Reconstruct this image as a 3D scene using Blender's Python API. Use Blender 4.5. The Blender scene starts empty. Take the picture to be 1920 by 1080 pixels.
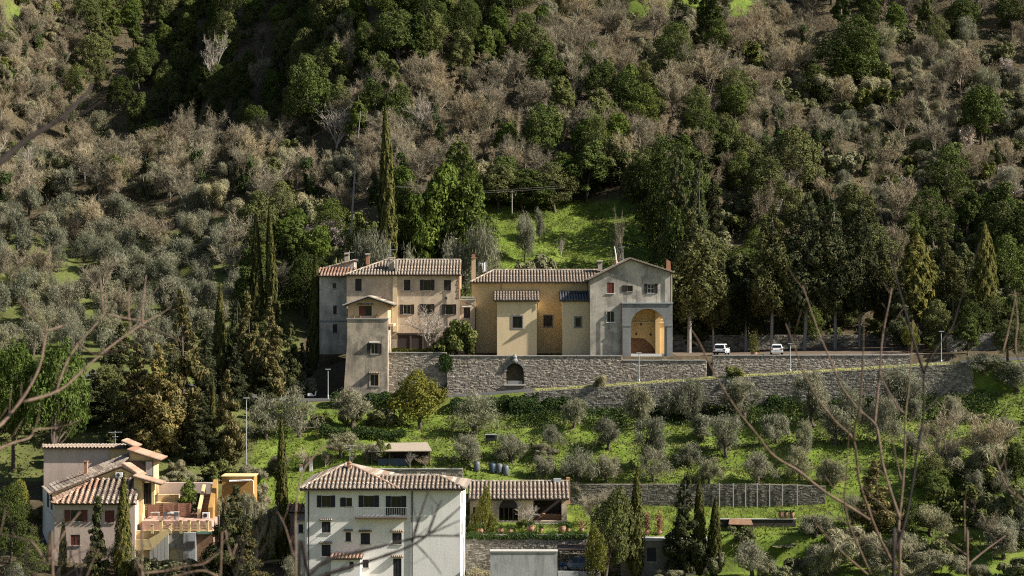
import bpy, math, random
import numpy as np
from mathutils import Vector, Matrix

# ------------------------------------------------------------------ camera, sky, sun, exposure
scene = bpy.context.scene
F = 4160.0                                    # focal length in pixels of a 1920 wide frame
cam_d = bpy.data.cameras.new('camera')
cam = bpy.data.objects.new('camera', cam_d)
scene.collection.objects.link(cam)
cam.location = (0, 0, 0)
cam.rotation_euler = (math.radians(90), 0, 0)
cam_d.sensor_width = 36.0
cam_d.lens = 36.0 * F / 1920.0
cam_d.clip_start = 0.1
cam_d.clip_end = 3000
cam_d.dof.use_dof = True
cam_d.dof.focus_distance = 300
cam_d.dof.aperture_fstop = 7.5
scene.camera = cam

SUN_EL = math.radians(37.0)
SUN_AZ = math.radians(10.0)                   # angle of the sun off +X, towards the viewer when positive
sun_dir = Vector((math.cos(SUN_EL) * math.cos(SUN_AZ), -math.cos(SUN_EL) * math.sin(SUN_AZ), math.sin(SUN_EL)))
world = bpy.data.worlds.new('World')
scene.world = world
world.use_nodes = True
wn = world.node_tree
bg = wn.nodes['Background']
sky = wn.nodes.new('ShaderNodeTexSky')
sky.sky_type = 'NISHITA'
sky.sun_disc = False
sky.sun_elevation = SUN_EL
sky.sun_rotation = math.atan2(sun_dir.x, sun_dir.y)
sky.air_density = 1.0
sky.dust_density = 1.5
sky.ozone_density = 1.0
wn.links.new(sky.outputs[0], bg.inputs[0])
bg.inputs[1].default_value = 0.05
sun_d = bpy.data.lights.new('sun', 'SUN')
sun_d.energy = 5.0
sun_d.angle = math.radians(0.5)
sun_d.color = (1.0, 0.945, 0.85)
sun = bpy.data.objects.new('sun', sun_d)
scene.collection.objects.link(sun)
sun.rotation_euler = sun_dir.to_track_quat('Z', 'Y').to_euler()
sun.location = (100, 0, 120)

scene.view_settings.view_transform = 'Standard'
scene.view_settings.look = 'None'
scene.view_settings.gamma = 1.0
scene.view_settings.exposure = 1.15
scene.view_settings.use_curve_mapping = False
scene.render.engine = 'CYCLES'
scene.cycles.max_bounces = 5
scene.cycles.diffuse_bounces = 2
scene.cycles.glossy_bounces = 2
scene.cycles.transmission_bounces = 2
scene.cycles.filter_width = 1.15
scene.cycles.use_denoising = False
scene.cycles.denoiser = 'OPENIMAGEDENOISE'
scene.cycles.denoising_input_passes = 'RGB_ALBEDO_NORMAL'
scene.cycles.denoising_prefilter = 'ACCURATE'

col = scene.collection
rng = np.random.default_rng(7)
random.seed(7)

# ------------------------------------------------------------------ coordinates
def P(px, py, Y):
    return ((px - 960.0) * Y / F, Y, -(py - 540.0) * Y / F)
def XP(px, Y): return (px - 960.0) * Y / F
def ZP(py, Y): return -(py - 540.0) * Y / F
def to_px(x, y, z): return 960 + x * F / y, 540 - z * F / y

# ------------------------------------------------------------------ node helpers
def new_mat(name, rough=0.8, spec=0.2):
    m = bpy.data.materials.new(name)
    m.use_nodes = True
    b = m.node_tree.nodes['Principled BSDF']
    b.inputs['Roughness'].default_value = rough
    b.inputs['Specular IOR Level'].default_value = spec
    return m, m.node_tree, b
def N(nt, t, **kw):
    n = nt.nodes.new(t)
    for k, v in kw.items():
        if k.startswith('i_'): n.inputs[k[2:].replace('_', ' ')].default_value = v
        else: setattr(n, k, v)
    return n
def L(nt, a, b): nt.links.new(a, b)
def rgba(c): return (c[0], c[1], c[2], 1.0)
def mixc(nt, fac, a, b, blend='MIX'):
    n = nt.nodes.new('ShaderNodeMix'); n.data_type = 'RGBA'; n.blend_type = blend
    for sock, v in ((n.inputs[0], fac), (n.inputs[6], a), (n.inputs[7], b)):
        if isinstance(v, (int, float)): sock.default_value = v
        elif isinstance(v, tuple): sock.default_value = rgba(v)
        else: L(nt, v, sock)
    return n.outputs[2]
def ramp(nt, fac, stops):
    r = nt.nodes.new('ShaderNodeValToRGB')
    e = r.color_ramp.elements
    while len(e) > len(stops): e.remove(e[-1])
    while len(e) < len(stops): e.new(0.5)
    for i, (p, c) in enumerate(stops):
        e[i].position = p; e[i].color = rgba(c) if len(c) == 3 else c
    L(nt, fac, r.inputs[0])
    return r.outputs[0]
def noise(nt, vec, scale, detail=4, rough=0.55):
    n = N(nt, 'ShaderNodeTexNoise'); n.inputs['Scale'].default_value = scale
    n.inputs['Detail'].default_value = detail; n.inputs['Roughness'].default_value = rough
    if vec is not None: L(nt, vec, n.inputs['Vector'])
    return n.outputs['Fac']
def gpos(nt):
    return N(nt, 'ShaderNodeNewGeometry').outputs['Position']
def stretch(nt, vec, s):
    m = N(nt, 'ShaderNodeMapping'); m.inputs['Scale'].default_value = s
    L(nt, vec, m.inputs['Vector']); return m.outputs[0]
def bump(nt, b, h, strength=0.3, dist=0.05):
    n = N(nt, 'ShaderNodeBump'); n.inputs['Strength'].default_value = strength; n.inputs['Distance'].default_value = dist
    L(nt, h, n.inputs['Height']); L(nt, n.outputs[0], b.inputs['Normal'])

def plaster(name, c, stain, amount=0.5, streak=0.5, rough=0.9):
    m, nt, b = new_mat(name, rough, 0.1)
    g = gpos(nt)
    n1 = noise(nt, g, 0.35, 6, 0.65)
    n2 = noise(nt, stretch(nt, g, (1.6, 1.6, 0.22)), 1.0, 5, 0.6)
    n3 = noise(nt, g, 5.0, 4)
    f1 = ramp(nt, n1, [(0.40, (0, 0, 0)), (0.68, (amount,) * 3)])
    f2 = ramp(nt, n2, [(0.50, (0, 0, 0)), (0.74, (streak,) * 3)])
    cc = mixc(nt, f1, c, stain)
    cc = mixc(nt, f2, cc, tuple(x * 0.62 for x in stain))
    n4 = noise(nt, g, 0.8, 9, 0.7)
    cc = mixc(nt, ramp(nt, n4, [(0.555, (0, 0, 0)), (0.585, (amount * 0.55,) * 3)]), cc, tuple(min(0.8, x * 1.12 + 0.03) for x in c))
    n5 = noise(nt, stretch(nt, g, (5.0, 5.0, 0.3)), 1.0, 6, 0.65)
    cc = mixc(nt, ramp(nt, n5, [(0.56, (0, 0, 0)), (0.70, (streak * 0.7,) * 3)]), cc, tuple(x * 0.7 for x in stain))
    cc = mixc(nt, ramp(nt, n3, [(0.3, (0.88,) * 3), (0.7, (1.06,) * 3)]), cc, cc)
    cc2 = mixc(nt, 1.0, cc, ramp(nt, n3, [(0.3, (0.86,) * 3), (0.7, (1.0,) * 3)]), 'MULTIPLY')
    L(nt, cc2, b.inputs['Base Color'])
    bump(nt, b, n3, 0.25, 0.03)
    return m
def flat(name, c, rough=0.7, spec=0.2, metal=0.0, var=0.12, scale=6.0):
    m, nt, b = new_mat(name, rough, spec)
    b.inputs['Metallic'].default_value = metal
    n = noise(nt, gpos(nt), scale, 4)
    L(nt, mixc(nt, 1.0, c, ramp(nt, n, [(0.3, (1 - var,) * 3), (0.7, (1 + 0.0,) * 3)]), 'MULTIPLY'), b.inputs['Base Color'])
    return m
def island(name, cols, rough=0.85, spec=0.15, nscale=3.0, nvar=0.2, obj_var=0.0):
    m, nt, b = new_mat(name, rough, spec)
    ge = N(nt, 'ShaderNodeNewGeometry')
    st = [((i + 0.5) / len(cols), c) for i, c in enumerate(cols)]
    cc = ramp(nt, ge.outputs['Random Per Island'], st)
    n = noise(nt, ge.outputs['Position'], nscale, 5, 0.65)
    cc = mixc(nt, 1.0, cc, ramp(nt, n, [(0.3, (1 - nvar,) * 3), (0.75, (1,) * 3)]), 'MULTIPLY')
    L(nt, cc, b.inputs['Base Color'])
    return m
def leafmat(name, cols, trans=0.25, obj_dark=0.55, hue=0.02, rough=0.6, warm=None, patch=None):
    """foliage: colour differs from leaf to leaf and from plant to plant"""
    m, nt, b = new_mat(name, 0.75, 0.04)
    ge = N(nt, 'ShaderNodeNewGeometry'); oi = N(nt, 'ShaderNodeObjectInfo')
    st = [((i + 0.5) / len(cols), c) for i, c in enumerate(cols)]
    cc = ramp(nt, ge.outputs['Random Per Island'], st)
    tone = ramp(nt, oi.outputs['Random'], [(0.0, (obj_dark,) * 3), (0.6, (1.0, 1.0, 1.0)), (1.0, (1.22, 1.15, 1.0))])
    cc = mixc(nt, 1.0, cc, tone, 'MULTIPLY')
    if warm:
        mm = N(nt, 'ShaderNodeMath', operation='MULTIPLY'); mm.inputs[1].default_value = 7.31
        fr = N(nt, 'ShaderNodeMath', operation='FRACT')
        L(nt, oi.outputs['Random'], mm.inputs[0]); L(nt, mm.outputs[0], fr.inputs[0])
        cc = mixc(nt, ramp(nt, fr.outputs[0], [(0.45, (0, 0, 0)), (1.0, (0.75,) * 3)]), cc, warm)
    if patch:
        pn = noise(nt, ge.outputs['Position'], 0.32, 5, 0.65)
        cc = mixc(nt, ramp(nt, pn, [(0.44, (0, 0, 0)), (0.62, (0.9,) * 3)]), cc, patch)
        pn2 = noise(nt, ge.outputs['Position'], 0.11, 3, 0.5)
        cc = mixc(nt, ramp(nt, pn2, [(0.5, (0, 0, 0)), (0.66, (0.7,) * 3)]), cc, (0.07, 0.105, 0.018))  # large darker green patches, painted as shade on the grass
    L(nt, cc, b.inputs['Base Color'])
    t = N(nt, 'ShaderNodeBsdfTranslucent'); L(nt, cc, t.inputs['Color'])
    mx = N(nt, 'ShaderNodeMixShader'); mx.inputs[0].default_value = trans
    L(nt, b.outputs[0], mx.inputs[1]); L(nt, t.outputs[0], mx.inputs[2])
    L(nt, mx.outputs[0], nt.nodes['Material Output'].inputs['Surface'])
    return m

M = {}
M['oak'] = leafmat('oak_leaves', [(0.040, 0.060, 0.015), (0.078, 0.102, 0.025), (0.125, 0.148, 0.040), (0.055, 0.075, 0.020)], 0.08, 0.5, warm=(0.125, 0.125, 0.05))
M['bay'] = leafmat('bay_leaves', [(0.06, 0.09, 0.018), (0.09, 0.13, 0.028), (0.13, 0.165, 0.035)], 0.25, 0.7)
M['olive'] = leafmat('olive_leaves', [(0.16, 0.17, 0.105), (0.24, 0.24, 0.165), (0.12, 0.13, 0.07), (0.31, 0.30, 0.22)], 0.3, 0.75, warm=(0.25, 0.23, 0.16))
M['cypress'] = leafmat('cypress_sprays', [(0.050, 0.060, 0.018), (0.085, 0.086, 0.026), (0.125, 0.112, 0.036)], 0.12, 0.7)
M['conifer'] = leafmat('conifer_sprays', [(0.075, 0.075, 0.027), (0.15, 0.125, 0.05), (0.23, 0.18, 0.08), (0.065, 0.068, 0.028)], 0.12, 0.6)
M['olivecon'] = leafmat('olive_conifer_sprays', [(0.05, 0.058, 0.022), (0.10, 0.10, 0.036), (0.155, 0.145, 0.055), (0.055, 0.06, 0.025)], 0.1, 0.65)
M['straw'] = leafmat('straw_grass', [(0.42, 0.40, 0.17), (0.50, 0.46, 0.23), (0.30, 0.33, 0.09)], 0.3, 0.95)
M['darkcon'] = leafmat('dark_conifer_sprays', [(0.030, 0.042, 0.022), (0.060, 0.070, 0.032), (0.09, 0.085, 0.035)], 0.12, 0.6)
M['shrub'] = leafmat('shrub_leaves', [(0.06, 0.08, 0.022), (0.11, 0.125, 0.035), (0.16, 0.16, 0.055)], 0.10, 0.55, warm=(0.19, 0.18, 0.11))
M['drybush'] = leafmat('dry_scrub_twigs', [(0.19, 0.175, 0.11), (0.26, 0.24, 0.155), (0.33, 0.305, 0.205), (0.125, 0.13, 0.065)], 0.1, 0.6)
M['twig'] = leafmat('bare_twigs', [(0.225, 0.19, 0.13), (0.295, 0.255, 0.175), (0.38, 0.335, 0.24)], 0.0, 0.55, warm=(0.27, 0.21, 0.135))
M['paletwig'] = leafmat('pale_twigs', [(0.34, 0.30, 0.25), (0.42, 0.37, 0.31), (0.30, 0.25, 0.2)], 0.0, 0.8)
M['blossom'] = leafmat('blossom', [(0.55, 0.47, 0.43), (0.68, 0.60, 0.55), (0.45, 0.36, 0.31)], 0.3, 0.8)
M['pine'] = leafmat('pine_needles', [(0.055, 0.085, 0.018), (0.085, 0.125, 0.026), (0.12, 0.16, 0.038)], 0.25, 0.85)
M['yellowleaf'] = leafmat('yellow_green_leaves', [(0.13, 0.135, 0.028), (0.19, 0.18, 0.042), (0.085, 0.095, 0.022)], 0.25, 0.85)
M['ivy'] = leafmat('ivy_leaves', [(0.025, 0.045, 0.014), (0.045, 0.075, 0.022), (0.07, 0.10, 0.03)], 0.2, 0.7)
M['grass'] = leafmat('grass_blades', [(0.12, 0.165, 0.020), (0.16, 0.21, 0.028), (0.215, 0.235, 0.045), (0.08, 0.105, 0.02)], 0.35, 0.95, patch=(0.19, 0.185, 0.07))
M['under'] = leafmat('undergrowth_leaves', [(0.035, 0.048, 0.018), (0.075, 0.075, 0.03), (0.14, 0.11, 0.065), (0.05, 0.06, 0.025)], 0.15, 1.0)
M['flower'] = leafmat('red_leaves', [(0.22, 0.10, 0.075), (0.28, 0.16, 0.12), (0.16, 0.11, 0.05)], 0.2, 0.9)
M['bark'] = flat('bark', (0.12, 0.095, 0.075), 0.95, 0.1, 0, 0.45, 5)
M['palebark'] = flat('pale_bark', (0.42, 0.375, 0.31), 0.95, 0.1, 0, 0.35, 5)
M['sapbark'] = flat('sapling_bark', (0.17, 0.115, 0.082), 0.85, 0.2, 0, 0.5, 60)
M['shadebark'] = flat('silhouette_bark', (0.022, 0.016, 0.013), 0.85, 0.2, 0, 0.4, 40)  # sapling bark darkened so the stems look like unlit silhouettes
M['midbark'] = flat('grey_brown_bark', (0.29, 0.24, 0.185), 0.95, 0.1, 0, 0.35, 5)
M['greytrunk'] = flat('grey_trunk_bark', (0.26, 0.24, 0.225), 0.95, 0.1, 0, 0.35, 4)

M['ochre'] = plaster('ochre_plaster', (0.68, 0.49, 0.255), (0.50, 0.365, 0.20), 0.30, 0.25)
M['ochre_light'] = plaster('pale_ochre_plaster', (0.73, 0.575, 0.36), (0.58, 0.455, 0.285), 0.28, 0.25)
M['tan'] = plaster('weathered_tan_plaster', (0.65, 0.505, 0.36), (0.37, 0.31, 0.24), 0.8, 0.55)
M['peach'] = plaster('peach_plaster', (0.62, 0.43, 0.27), (0.46, 0.33, 0.22), 0.35, 0.25)
M['grey_pl'] = plaster('old_grey_plaster', (0.55, 0.49, 0.405), (0.21, 0.195, 0.17), 0.85, 0.7)
M['tower_pl'] = plaster('stained_tower_plaster', (0.48, 0.40, 0.30), (0.17, 0.15, 0.125), 0.9, 0.7)
M['pietra'] = plaster('grey_sandstone', (0.255, 0.255, 0.25), (0.17, 0.17, 0.165), 0.6, 0.4)
M['darkplaster'] = plaster('dark_stone_render', (0.20, 0.18, 0.15), (0.13, 0.12, 0.10), 0.7, 0.5)
M['white_pl'] = plaster('white_plaster', (0.80, 0.775, 0.725), (0.66, 0.63, 0.57), 0.35, 0.25)
M['pink_pl'] = plaster('pale_pink_plaster', (0.60, 0.47, 0.39), (0.46, 0.36, 0.30), 0.45, 0.3)
M['yellow_pl'] = plaster('yellow_plaster', (0.66, 0.50, 0.26), (0.5, 0.36, 0.18), 0.35, 0.3)
M['orange_pl'] = plaster('orange_plaster', (0.40, 0.225, 0.075), (0.30, 0.17, 0.06), 0.4, 0.3)
M['concrete'] = plaster('concrete_render', (0.42, 0.42, 0.41), (0.26, 0.26, 0.255), 0.6, 0.7)
M['loggia_pl'] = plaster('loggia_yellow_plaster', (0.72, 0.52, 0.27), (0.58, 0.40, 0.2), 0.35, 0.25)
M['mortar'] = flat('lime_mortar', (0.29, 0.255, 0.205), 0.95, 0.1, 0, 0.4, 3)
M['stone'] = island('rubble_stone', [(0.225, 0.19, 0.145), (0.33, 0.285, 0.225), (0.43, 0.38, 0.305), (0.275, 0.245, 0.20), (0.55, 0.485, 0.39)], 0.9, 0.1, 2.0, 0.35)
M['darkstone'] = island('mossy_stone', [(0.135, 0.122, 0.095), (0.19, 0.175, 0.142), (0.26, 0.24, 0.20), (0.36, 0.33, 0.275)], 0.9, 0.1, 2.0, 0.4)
M['shadystone'] = island('shade_darkened_stone', [(0.08, 0.072, 0.058), (0.12, 0.11, 0.09), (0.165, 0.15, 0.125), (0.22, 0.20, 0.165)], 0.9, 0.1, 2.0, 0.4)  # wall stone darkened to carry the shade over the grove wall
M['tile'] = island('old_clay_tile', [(0.27, 0.205, 0.15), (0.35, 0.28, 0.215), (0.45, 0.38, 0.305), (0.15, 0.125, 0.10), (0.39, 0.325, 0.26), (0.50, 0.46, 0.38), (0.30, 0.21, 0.15)], 0.85, 0.15, 4.0, 0.3)
M['tilebase'] = flat('clay_pan_tiles', (0.105, 0.078, 0.062), 0.9, 0.1, 0, 0.35, 3)
M['redtile'] = island('red_clay_tile', [(0.36, 0.205, 0.14), (0.43, 0.265, 0.185), (0.50, 0.35, 0.26), (0.30, 0.18, 0.125)], 0.85, 0.15, 4.0, 0.25)
M['greytile'] = island('lichen_clay_tile', [(0.25, 0.19, 0.145), (0.33, 0.26, 0.20), (0.42, 0.35, 0.28), (0.20, 0.155, 0.125)], 0.9, 0.1, 6.0, 0.35)
M['darktile'] = island('shaded_clay_tile', [(0.10, 0.11, 0.125), (0.14, 0.15, 0.165), (0.18, 0.185, 0.20)], 0.85, 0.15, 5.0, 0.3)  # clay tile coloured for a roof lying in the gabled house's shade
M['orangetile'] = island('orange_flat_tile', [(0.34, 0.19, 0.125), (0.39, 0.235, 0.16), (0.44, 0.30, 0.215)], 0.85, 0.15, 4.0, 0.2)
M['brown'] = flat('dark_brown_wood', (0.038, 0.026, 0.021), 0.6, 0.3)
M['redwood'] = flat('dark_red_shutter', (0.165, 0.045, 0.030), 0.6, 0.3)
M['navy'] = flat('blackish_shutter', (0.022, 0.021, 0.024), 0.6, 0.3)
M['wood'] = flat('fence_wood', (0.30, 0.155, 0.105), 0.8, 0.2, 0, 0.3, 5)
M['frame'] = flat('pale_window_frame', (0.42, 0.40, 0.36), 0.6, 0.3)
M['brownframe'] = flat('brown_window_frame', (0.10, 0.068, 0.048), 0.6, 0.3)
M['sillstone'] = flat('pale_stone_sill', (0.42, 0.40, 0.36), 0.85, 0.15, 0, 0.25, 5)
M['iron'] = flat('dark_iron', (0.030, 0.030, 0.034), 0.5, 0.4, 0.3)
M['zinc'] = flat('galvanised_metal', (0.45, 0.47, 0.48), 0.45, 0.4, 0.4)
M['copper'] = flat('brown_gutter', (0.075, 0.055, 0.05), 0.5, 0.4, 0.2)
M['brick'] = flat('brick_chimney', (0.45, 0.235, 0.135), 0.9, 0.1, 0, 0.35, 6)
M['palechim'] = plaster('pale_chimney_render', (0.46, 0.40, 0.33), (0.30, 0.25, 0.2), 0.6, 0.4)
M['terracotta'] = flat('terracotta', (0.34, 0.19, 0.125), 0.85, 0.15, 0, 0.25, 6)
M['soil'] = flat('bare_soil', (0.15, 0.115, 0.085), 0.95, 0.05, 0, 0.4, 2)
M['gravel'] = flat('pale_gravel', (0.36, 0.30, 0.23), 0.95, 0.05, 0, 0.3, 4)
M['asphalt'] = flat('asphalt', (0.085, 0.085, 0.088), 0.9, 0.15, 0, 0.3, 3)
M['pavers'] = flat('pink_pavers', (0.52, 0.33, 0.25), 0.85, 0.15, 0, 0.25, 3)
M['white'] = flat('white_paint', (0.75, 0.74, 0.72), 0.5, 0.3, 0, 0.08, 3)
M['cloth'] = flat('white_cloth', (0.80, 0.78, 0.74), 0.9, 0.1, 0, 0.1, 3)
M['bluebarrel'] = flat('dark_blue_plastic', (0.035, 0.06, 0.085), 0.45, 0.4)
M['greybarrel'] = flat('grey_plastic', (0.10, 0.115, 0.125), 0.45, 0.4)
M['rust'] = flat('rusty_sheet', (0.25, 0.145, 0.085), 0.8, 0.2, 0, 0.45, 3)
M['greenstone'] = flat('green_glazed_ledge', (0.16, 0.25, 0.20), 0.6, 0.3)
M['rubber'] = flat('tyre_rubber', (0.02, 0.02, 0.02), 0.8, 0.2)
M['redlamp'] = flat('red_lamp_glass', (0.35, 0.02, 0.015), 0.2, 0.5)
M['plate'] = flat('number_plate_white', (0.7, 0.7, 0.68), 0.5, 0.3)
def glassmat(name, c, rough):
    m, nt, b = new_mat(name, rough, 0.5)
    b.inputs['Base Color'].default_value = rgba(c); return m
M['pane'] = glassmat('dark_window_glass', (0.012, 0.013, 0.016), 0.08)
M['void'] = flat('interior_shade', (0.06, 0.05, 0.045), 0.95, 0.05)  # near-black colour standing in for the shade inside rooms and openings
def paint(name, c):
    m, nt, b = new_mat(name, 0.3, 0.5)
    b.inputs['Base Color'].default_value = rgba(c); b.inputs['Coat Weight'].default_value = 0.6; b.inputs['Coat Roughness'].default_value = 0.08
    return m
M['carwhite'] = paint('white_car_paint', (0.72, 0.72, 0.71))
M['carblue'] = paint('deep_blue_car_paint', (0.012, 0.045, 0.12))
M['carglass'] = glassmat('tinted_car_glass', (0.01, 0.011, 0.013), 0.05)
M['alloy'] = flat('alloy_rim', (0.4, 0.4, 0.41), 0.35, 0.5, 0.7)

# ------------------------------------------------------------------ mesh building
class MB:
    def __init__(s): s.v = []; s.f = []
    def add(s, vs, fs):
        o = len(s.v); s.v.extend([tuple(map(float, p)) for p in vs]); s.f.extend([tuple(i + o for i in f) for f in fs]); return s
    def box(s, x0, x1, y0, y1, z0, z1):
        if x0 > x1: x0, x1 = x1, x0
        if y0 > y1: y0, y1 = y1, y0
        if z0 > z1: z0, z1 = z1, z0
        return s.add([(x0, y0, z0), (x1, y0, z0), (x1, y1, z0), (x0, y1, z0), (x0, y0, z1), (x1, y0, z1), (x1, y1, z1), (x0, y1, z1)],
                     [(0, 3, 2, 1), (4, 5, 6, 7), (0, 1, 5, 4), (1, 2, 6, 5), (2, 3, 7, 6), (3, 0, 4, 7)])
    def poly(s, pts): return s.add(pts, [tuple(range(len(pts)))])
    def slab(s, pts, t):
        """polygon thickened downwards along its normal"""
        p = [Vector(q) for q in pts]
        n = (p[1] - p[0]).cross(p[2] - p[0]).normalized()
        if n.z < 0: n = -n
        k = len(p); lo = [q - n * t for q in p]
        fs = [tuple(range(k)), tuple(range(2 * k - 1, k - 1, -1))] + [(i, k + i, k + (i + 1) % k, (i + 1) % k) for i in range(k)]
        return s.add(p + lo, fs)
    def wallpoly(s, pts, dy):
        """polygon in a plane facing the viewer, thickened backwards by dy"""
        k = len(pts); bk = [(x, y + dy, z) for x, y, z in pts]
        return s.add(list(pts) + bk, [tuple(range(k)), tuple(range(2 * k - 1, k - 1, -1))] + [(i, k + i, k + (i + 1) % k, (i + 1) % k) for i in range(k)])
    def tube(s, path, radii, n=6, cap=True):
        p = [Vector(q) for q in path]; o = len(s.v); k = len(p)
        ref = Vector((0, 0, 1)) if abs((p[-1] - p[0]).normalized().z) < 0.9 else Vector((0, 1, 0))
        for i in range(k):
            d = (p[min(i + 1, k - 1)] - p[max(i - 1, 0)])
            d = d.normalized() if d.length > 1e-9 else Vector((0, 0, 1))
            a = d.cross(ref).normalized(); b = d.cross(a)
            r = radii[i] if hasattr(radii, '__len__') else radii
            for j in range(n):
                t = 2 * math.pi * j / n
                q = p[i] + (a * math.cos(t) + b * math.sin(t)) * r
                s.v.append((q.x, q.y, q.z))
        for i in range(k - 1):
            for j in range(n):
                s.f.append((o + i * n + j, o + i * n + (j + 1) % n, o + (i + 1) * n + (j + 1) % n, o + (i + 1) * n + j))
        if cap:
            s.f.append(tuple(o + j for j in range(n))[::-1]); s.f.append(tuple(o + (k - 1) * n + j for j in range(n)))
        return s
    def lathe(s, c, prof, n=12):
        """prof: [(radius, z)] turned about the vertical through c"""
        o = len(s.v); k = len(prof)
        for r, z in prof:
            for j in range(n):
                t = 2 * math.pi * j / n
                s.v.append((c[0] + r * math.cos(t), c[1] + r * math.sin(t), c[2] + z))
        for i in range(k - 1):
            for j in range(n):
                s.f.append((o + i * n + j, o + i * n + (j + 1) % n, o + (i + 1) * n + (j + 1) % n, o + (i + 1) * n + j))
        s.f.append(tuple(o + j for j in range(n))[::-1]); s.f.append(tuple(o + (k - 1) * n + j for j in range(n)))
        return s
    def cells(s, x0, x1, z0, z1, y, holes, depth):
        """a wall face with rectangular openings and their reveals"""
        xs = sorted({x0, x1, *[h[0] for h in holes], *[h[1] for h in holes]}); zs = sorted({z0, z1, *[h[2] for h in holes], *[h[3] for h in holes]})
        xs = [x for x in xs if x0 <= x <= x1]; zs = [z for z in zs if z0 <= z <= z1]
        for i in range(len(xs) - 1):
            for j in range(len(zs) - 1):
                cx, cz = (xs[i] + xs[i + 1]) / 2, (zs[j] + zs[j + 1]) / 2
                if any(h[0] < cx < h[1] and h[2] < cz < h[3] for h in holes): continue
                s.poly([(xs[i], y, zs[j]), (xs[i + 1], y, zs[j]), (xs[i + 1], y, zs[j + 1]), (xs[i], y, zs[j + 1])])
        for a, b, c, d in holes:
            e = y + depth
            s.poly([(a, y, c), (a, y, d), (a, e, d), (a, e, c)]); s.poly([(b, y, d), (b, y, c), (b, e, c), (b, e, d)])
            s.poly([(a, y, d), (b, y, d), (b, e, d), (a, e, d)]); s.poly([(b, y, c), (a, y, c), (a, e, c), (b, e, c)])
        return s

ORG = {}
def link(o): col.objects.link(o); return o
def thing(name, label, cat, loc, group=None):
    o = link(bpy.data.objects.new(name, None)); o.location = loc; o.empty_display_size = 0.5
    o['label'] = label; o['category'] = cat
    if group: o['group'] = group
    ORG[o.name] = Vector(loc); return o
def obj(name, mb, mat, parent=None, smooth=False, kind=None, label=None):
    me = bpy.data.meshes.new(name)
    org = ORG[parent.name] if parent is not None else Vector((0, 0, 0))
    me.from_pydata([(x - org.x, y - org.y, z - org.z) for x, y, z in mb.v], [], mb.f)
    me.materials.append(M[mat] if isinstance(mat, str) else mat)
    if smooth: me.polygons.foreach_set('use_smooth', [True] * len(me.polygons))
    me.update()
    o = link(bpy.data.objects.new(name, me))
    if parent is not None: o.parent = parent
    ORG[o.name] = org
    if kind: o['kind'] = kind
    if label: o['label'] = label
    return o
def single(name, mb, mat, label, cat, group=None, smooth=False):
    c = np.array(mb.v); loc = (float((c[:, 0].min() + c[:, 0].max()) / 2), float((c[:, 1].min() + c[:, 1].max()) / 2), float(c[:, 2].min()))
    mb.v = [(x - loc[0], y - loc[1], z - loc[2]) for x, y, z in mb.v]
    o = obj(name, mb, mat, None, smooth); o.location = loc; ORG[o.name] = Vector(loc)
    o['label'] = label; o['category'] = cat
    if group: o['group'] = group
    return o
def struct(name, mb, mat, smooth=False):
    return obj(name, mb, mat, None, smooth, 'structure')
def fast_mesh(name, V, Fq, mats, smooth=False):
    """mesh from numpy: V (n,3), Fq (m,4) quads or (m,3) triangles"""
    me = bpy.data.meshes.new(name)
    V = np.asarray(V, dtype=np.float32); Fq = np.asarray(Fq, dtype=np.int32); k = Fq.shape[1]
    me.vertices.add(len(V)); me.vertices.foreach_set('co', V.ravel())
    me.loops.add(Fq.size); me.loops.foreach_set('vertex_index', Fq.ravel())
    me.polygons.add(len(Fq)); me.polygons.foreach_set('loop_start', np.arange(0, Fq.size, k, dtype=np.int32))
    if smooth: me.polygons.foreach_set('use_smooth', np.ones(len(Fq), dtype=bool))
    for m in (mats if isinstance(mats, list) else [mats]): me.materials.append(M[m] if isinstance(m, str) else m)
    me.update(calc_edges=True); me.validate()
    return me
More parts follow.
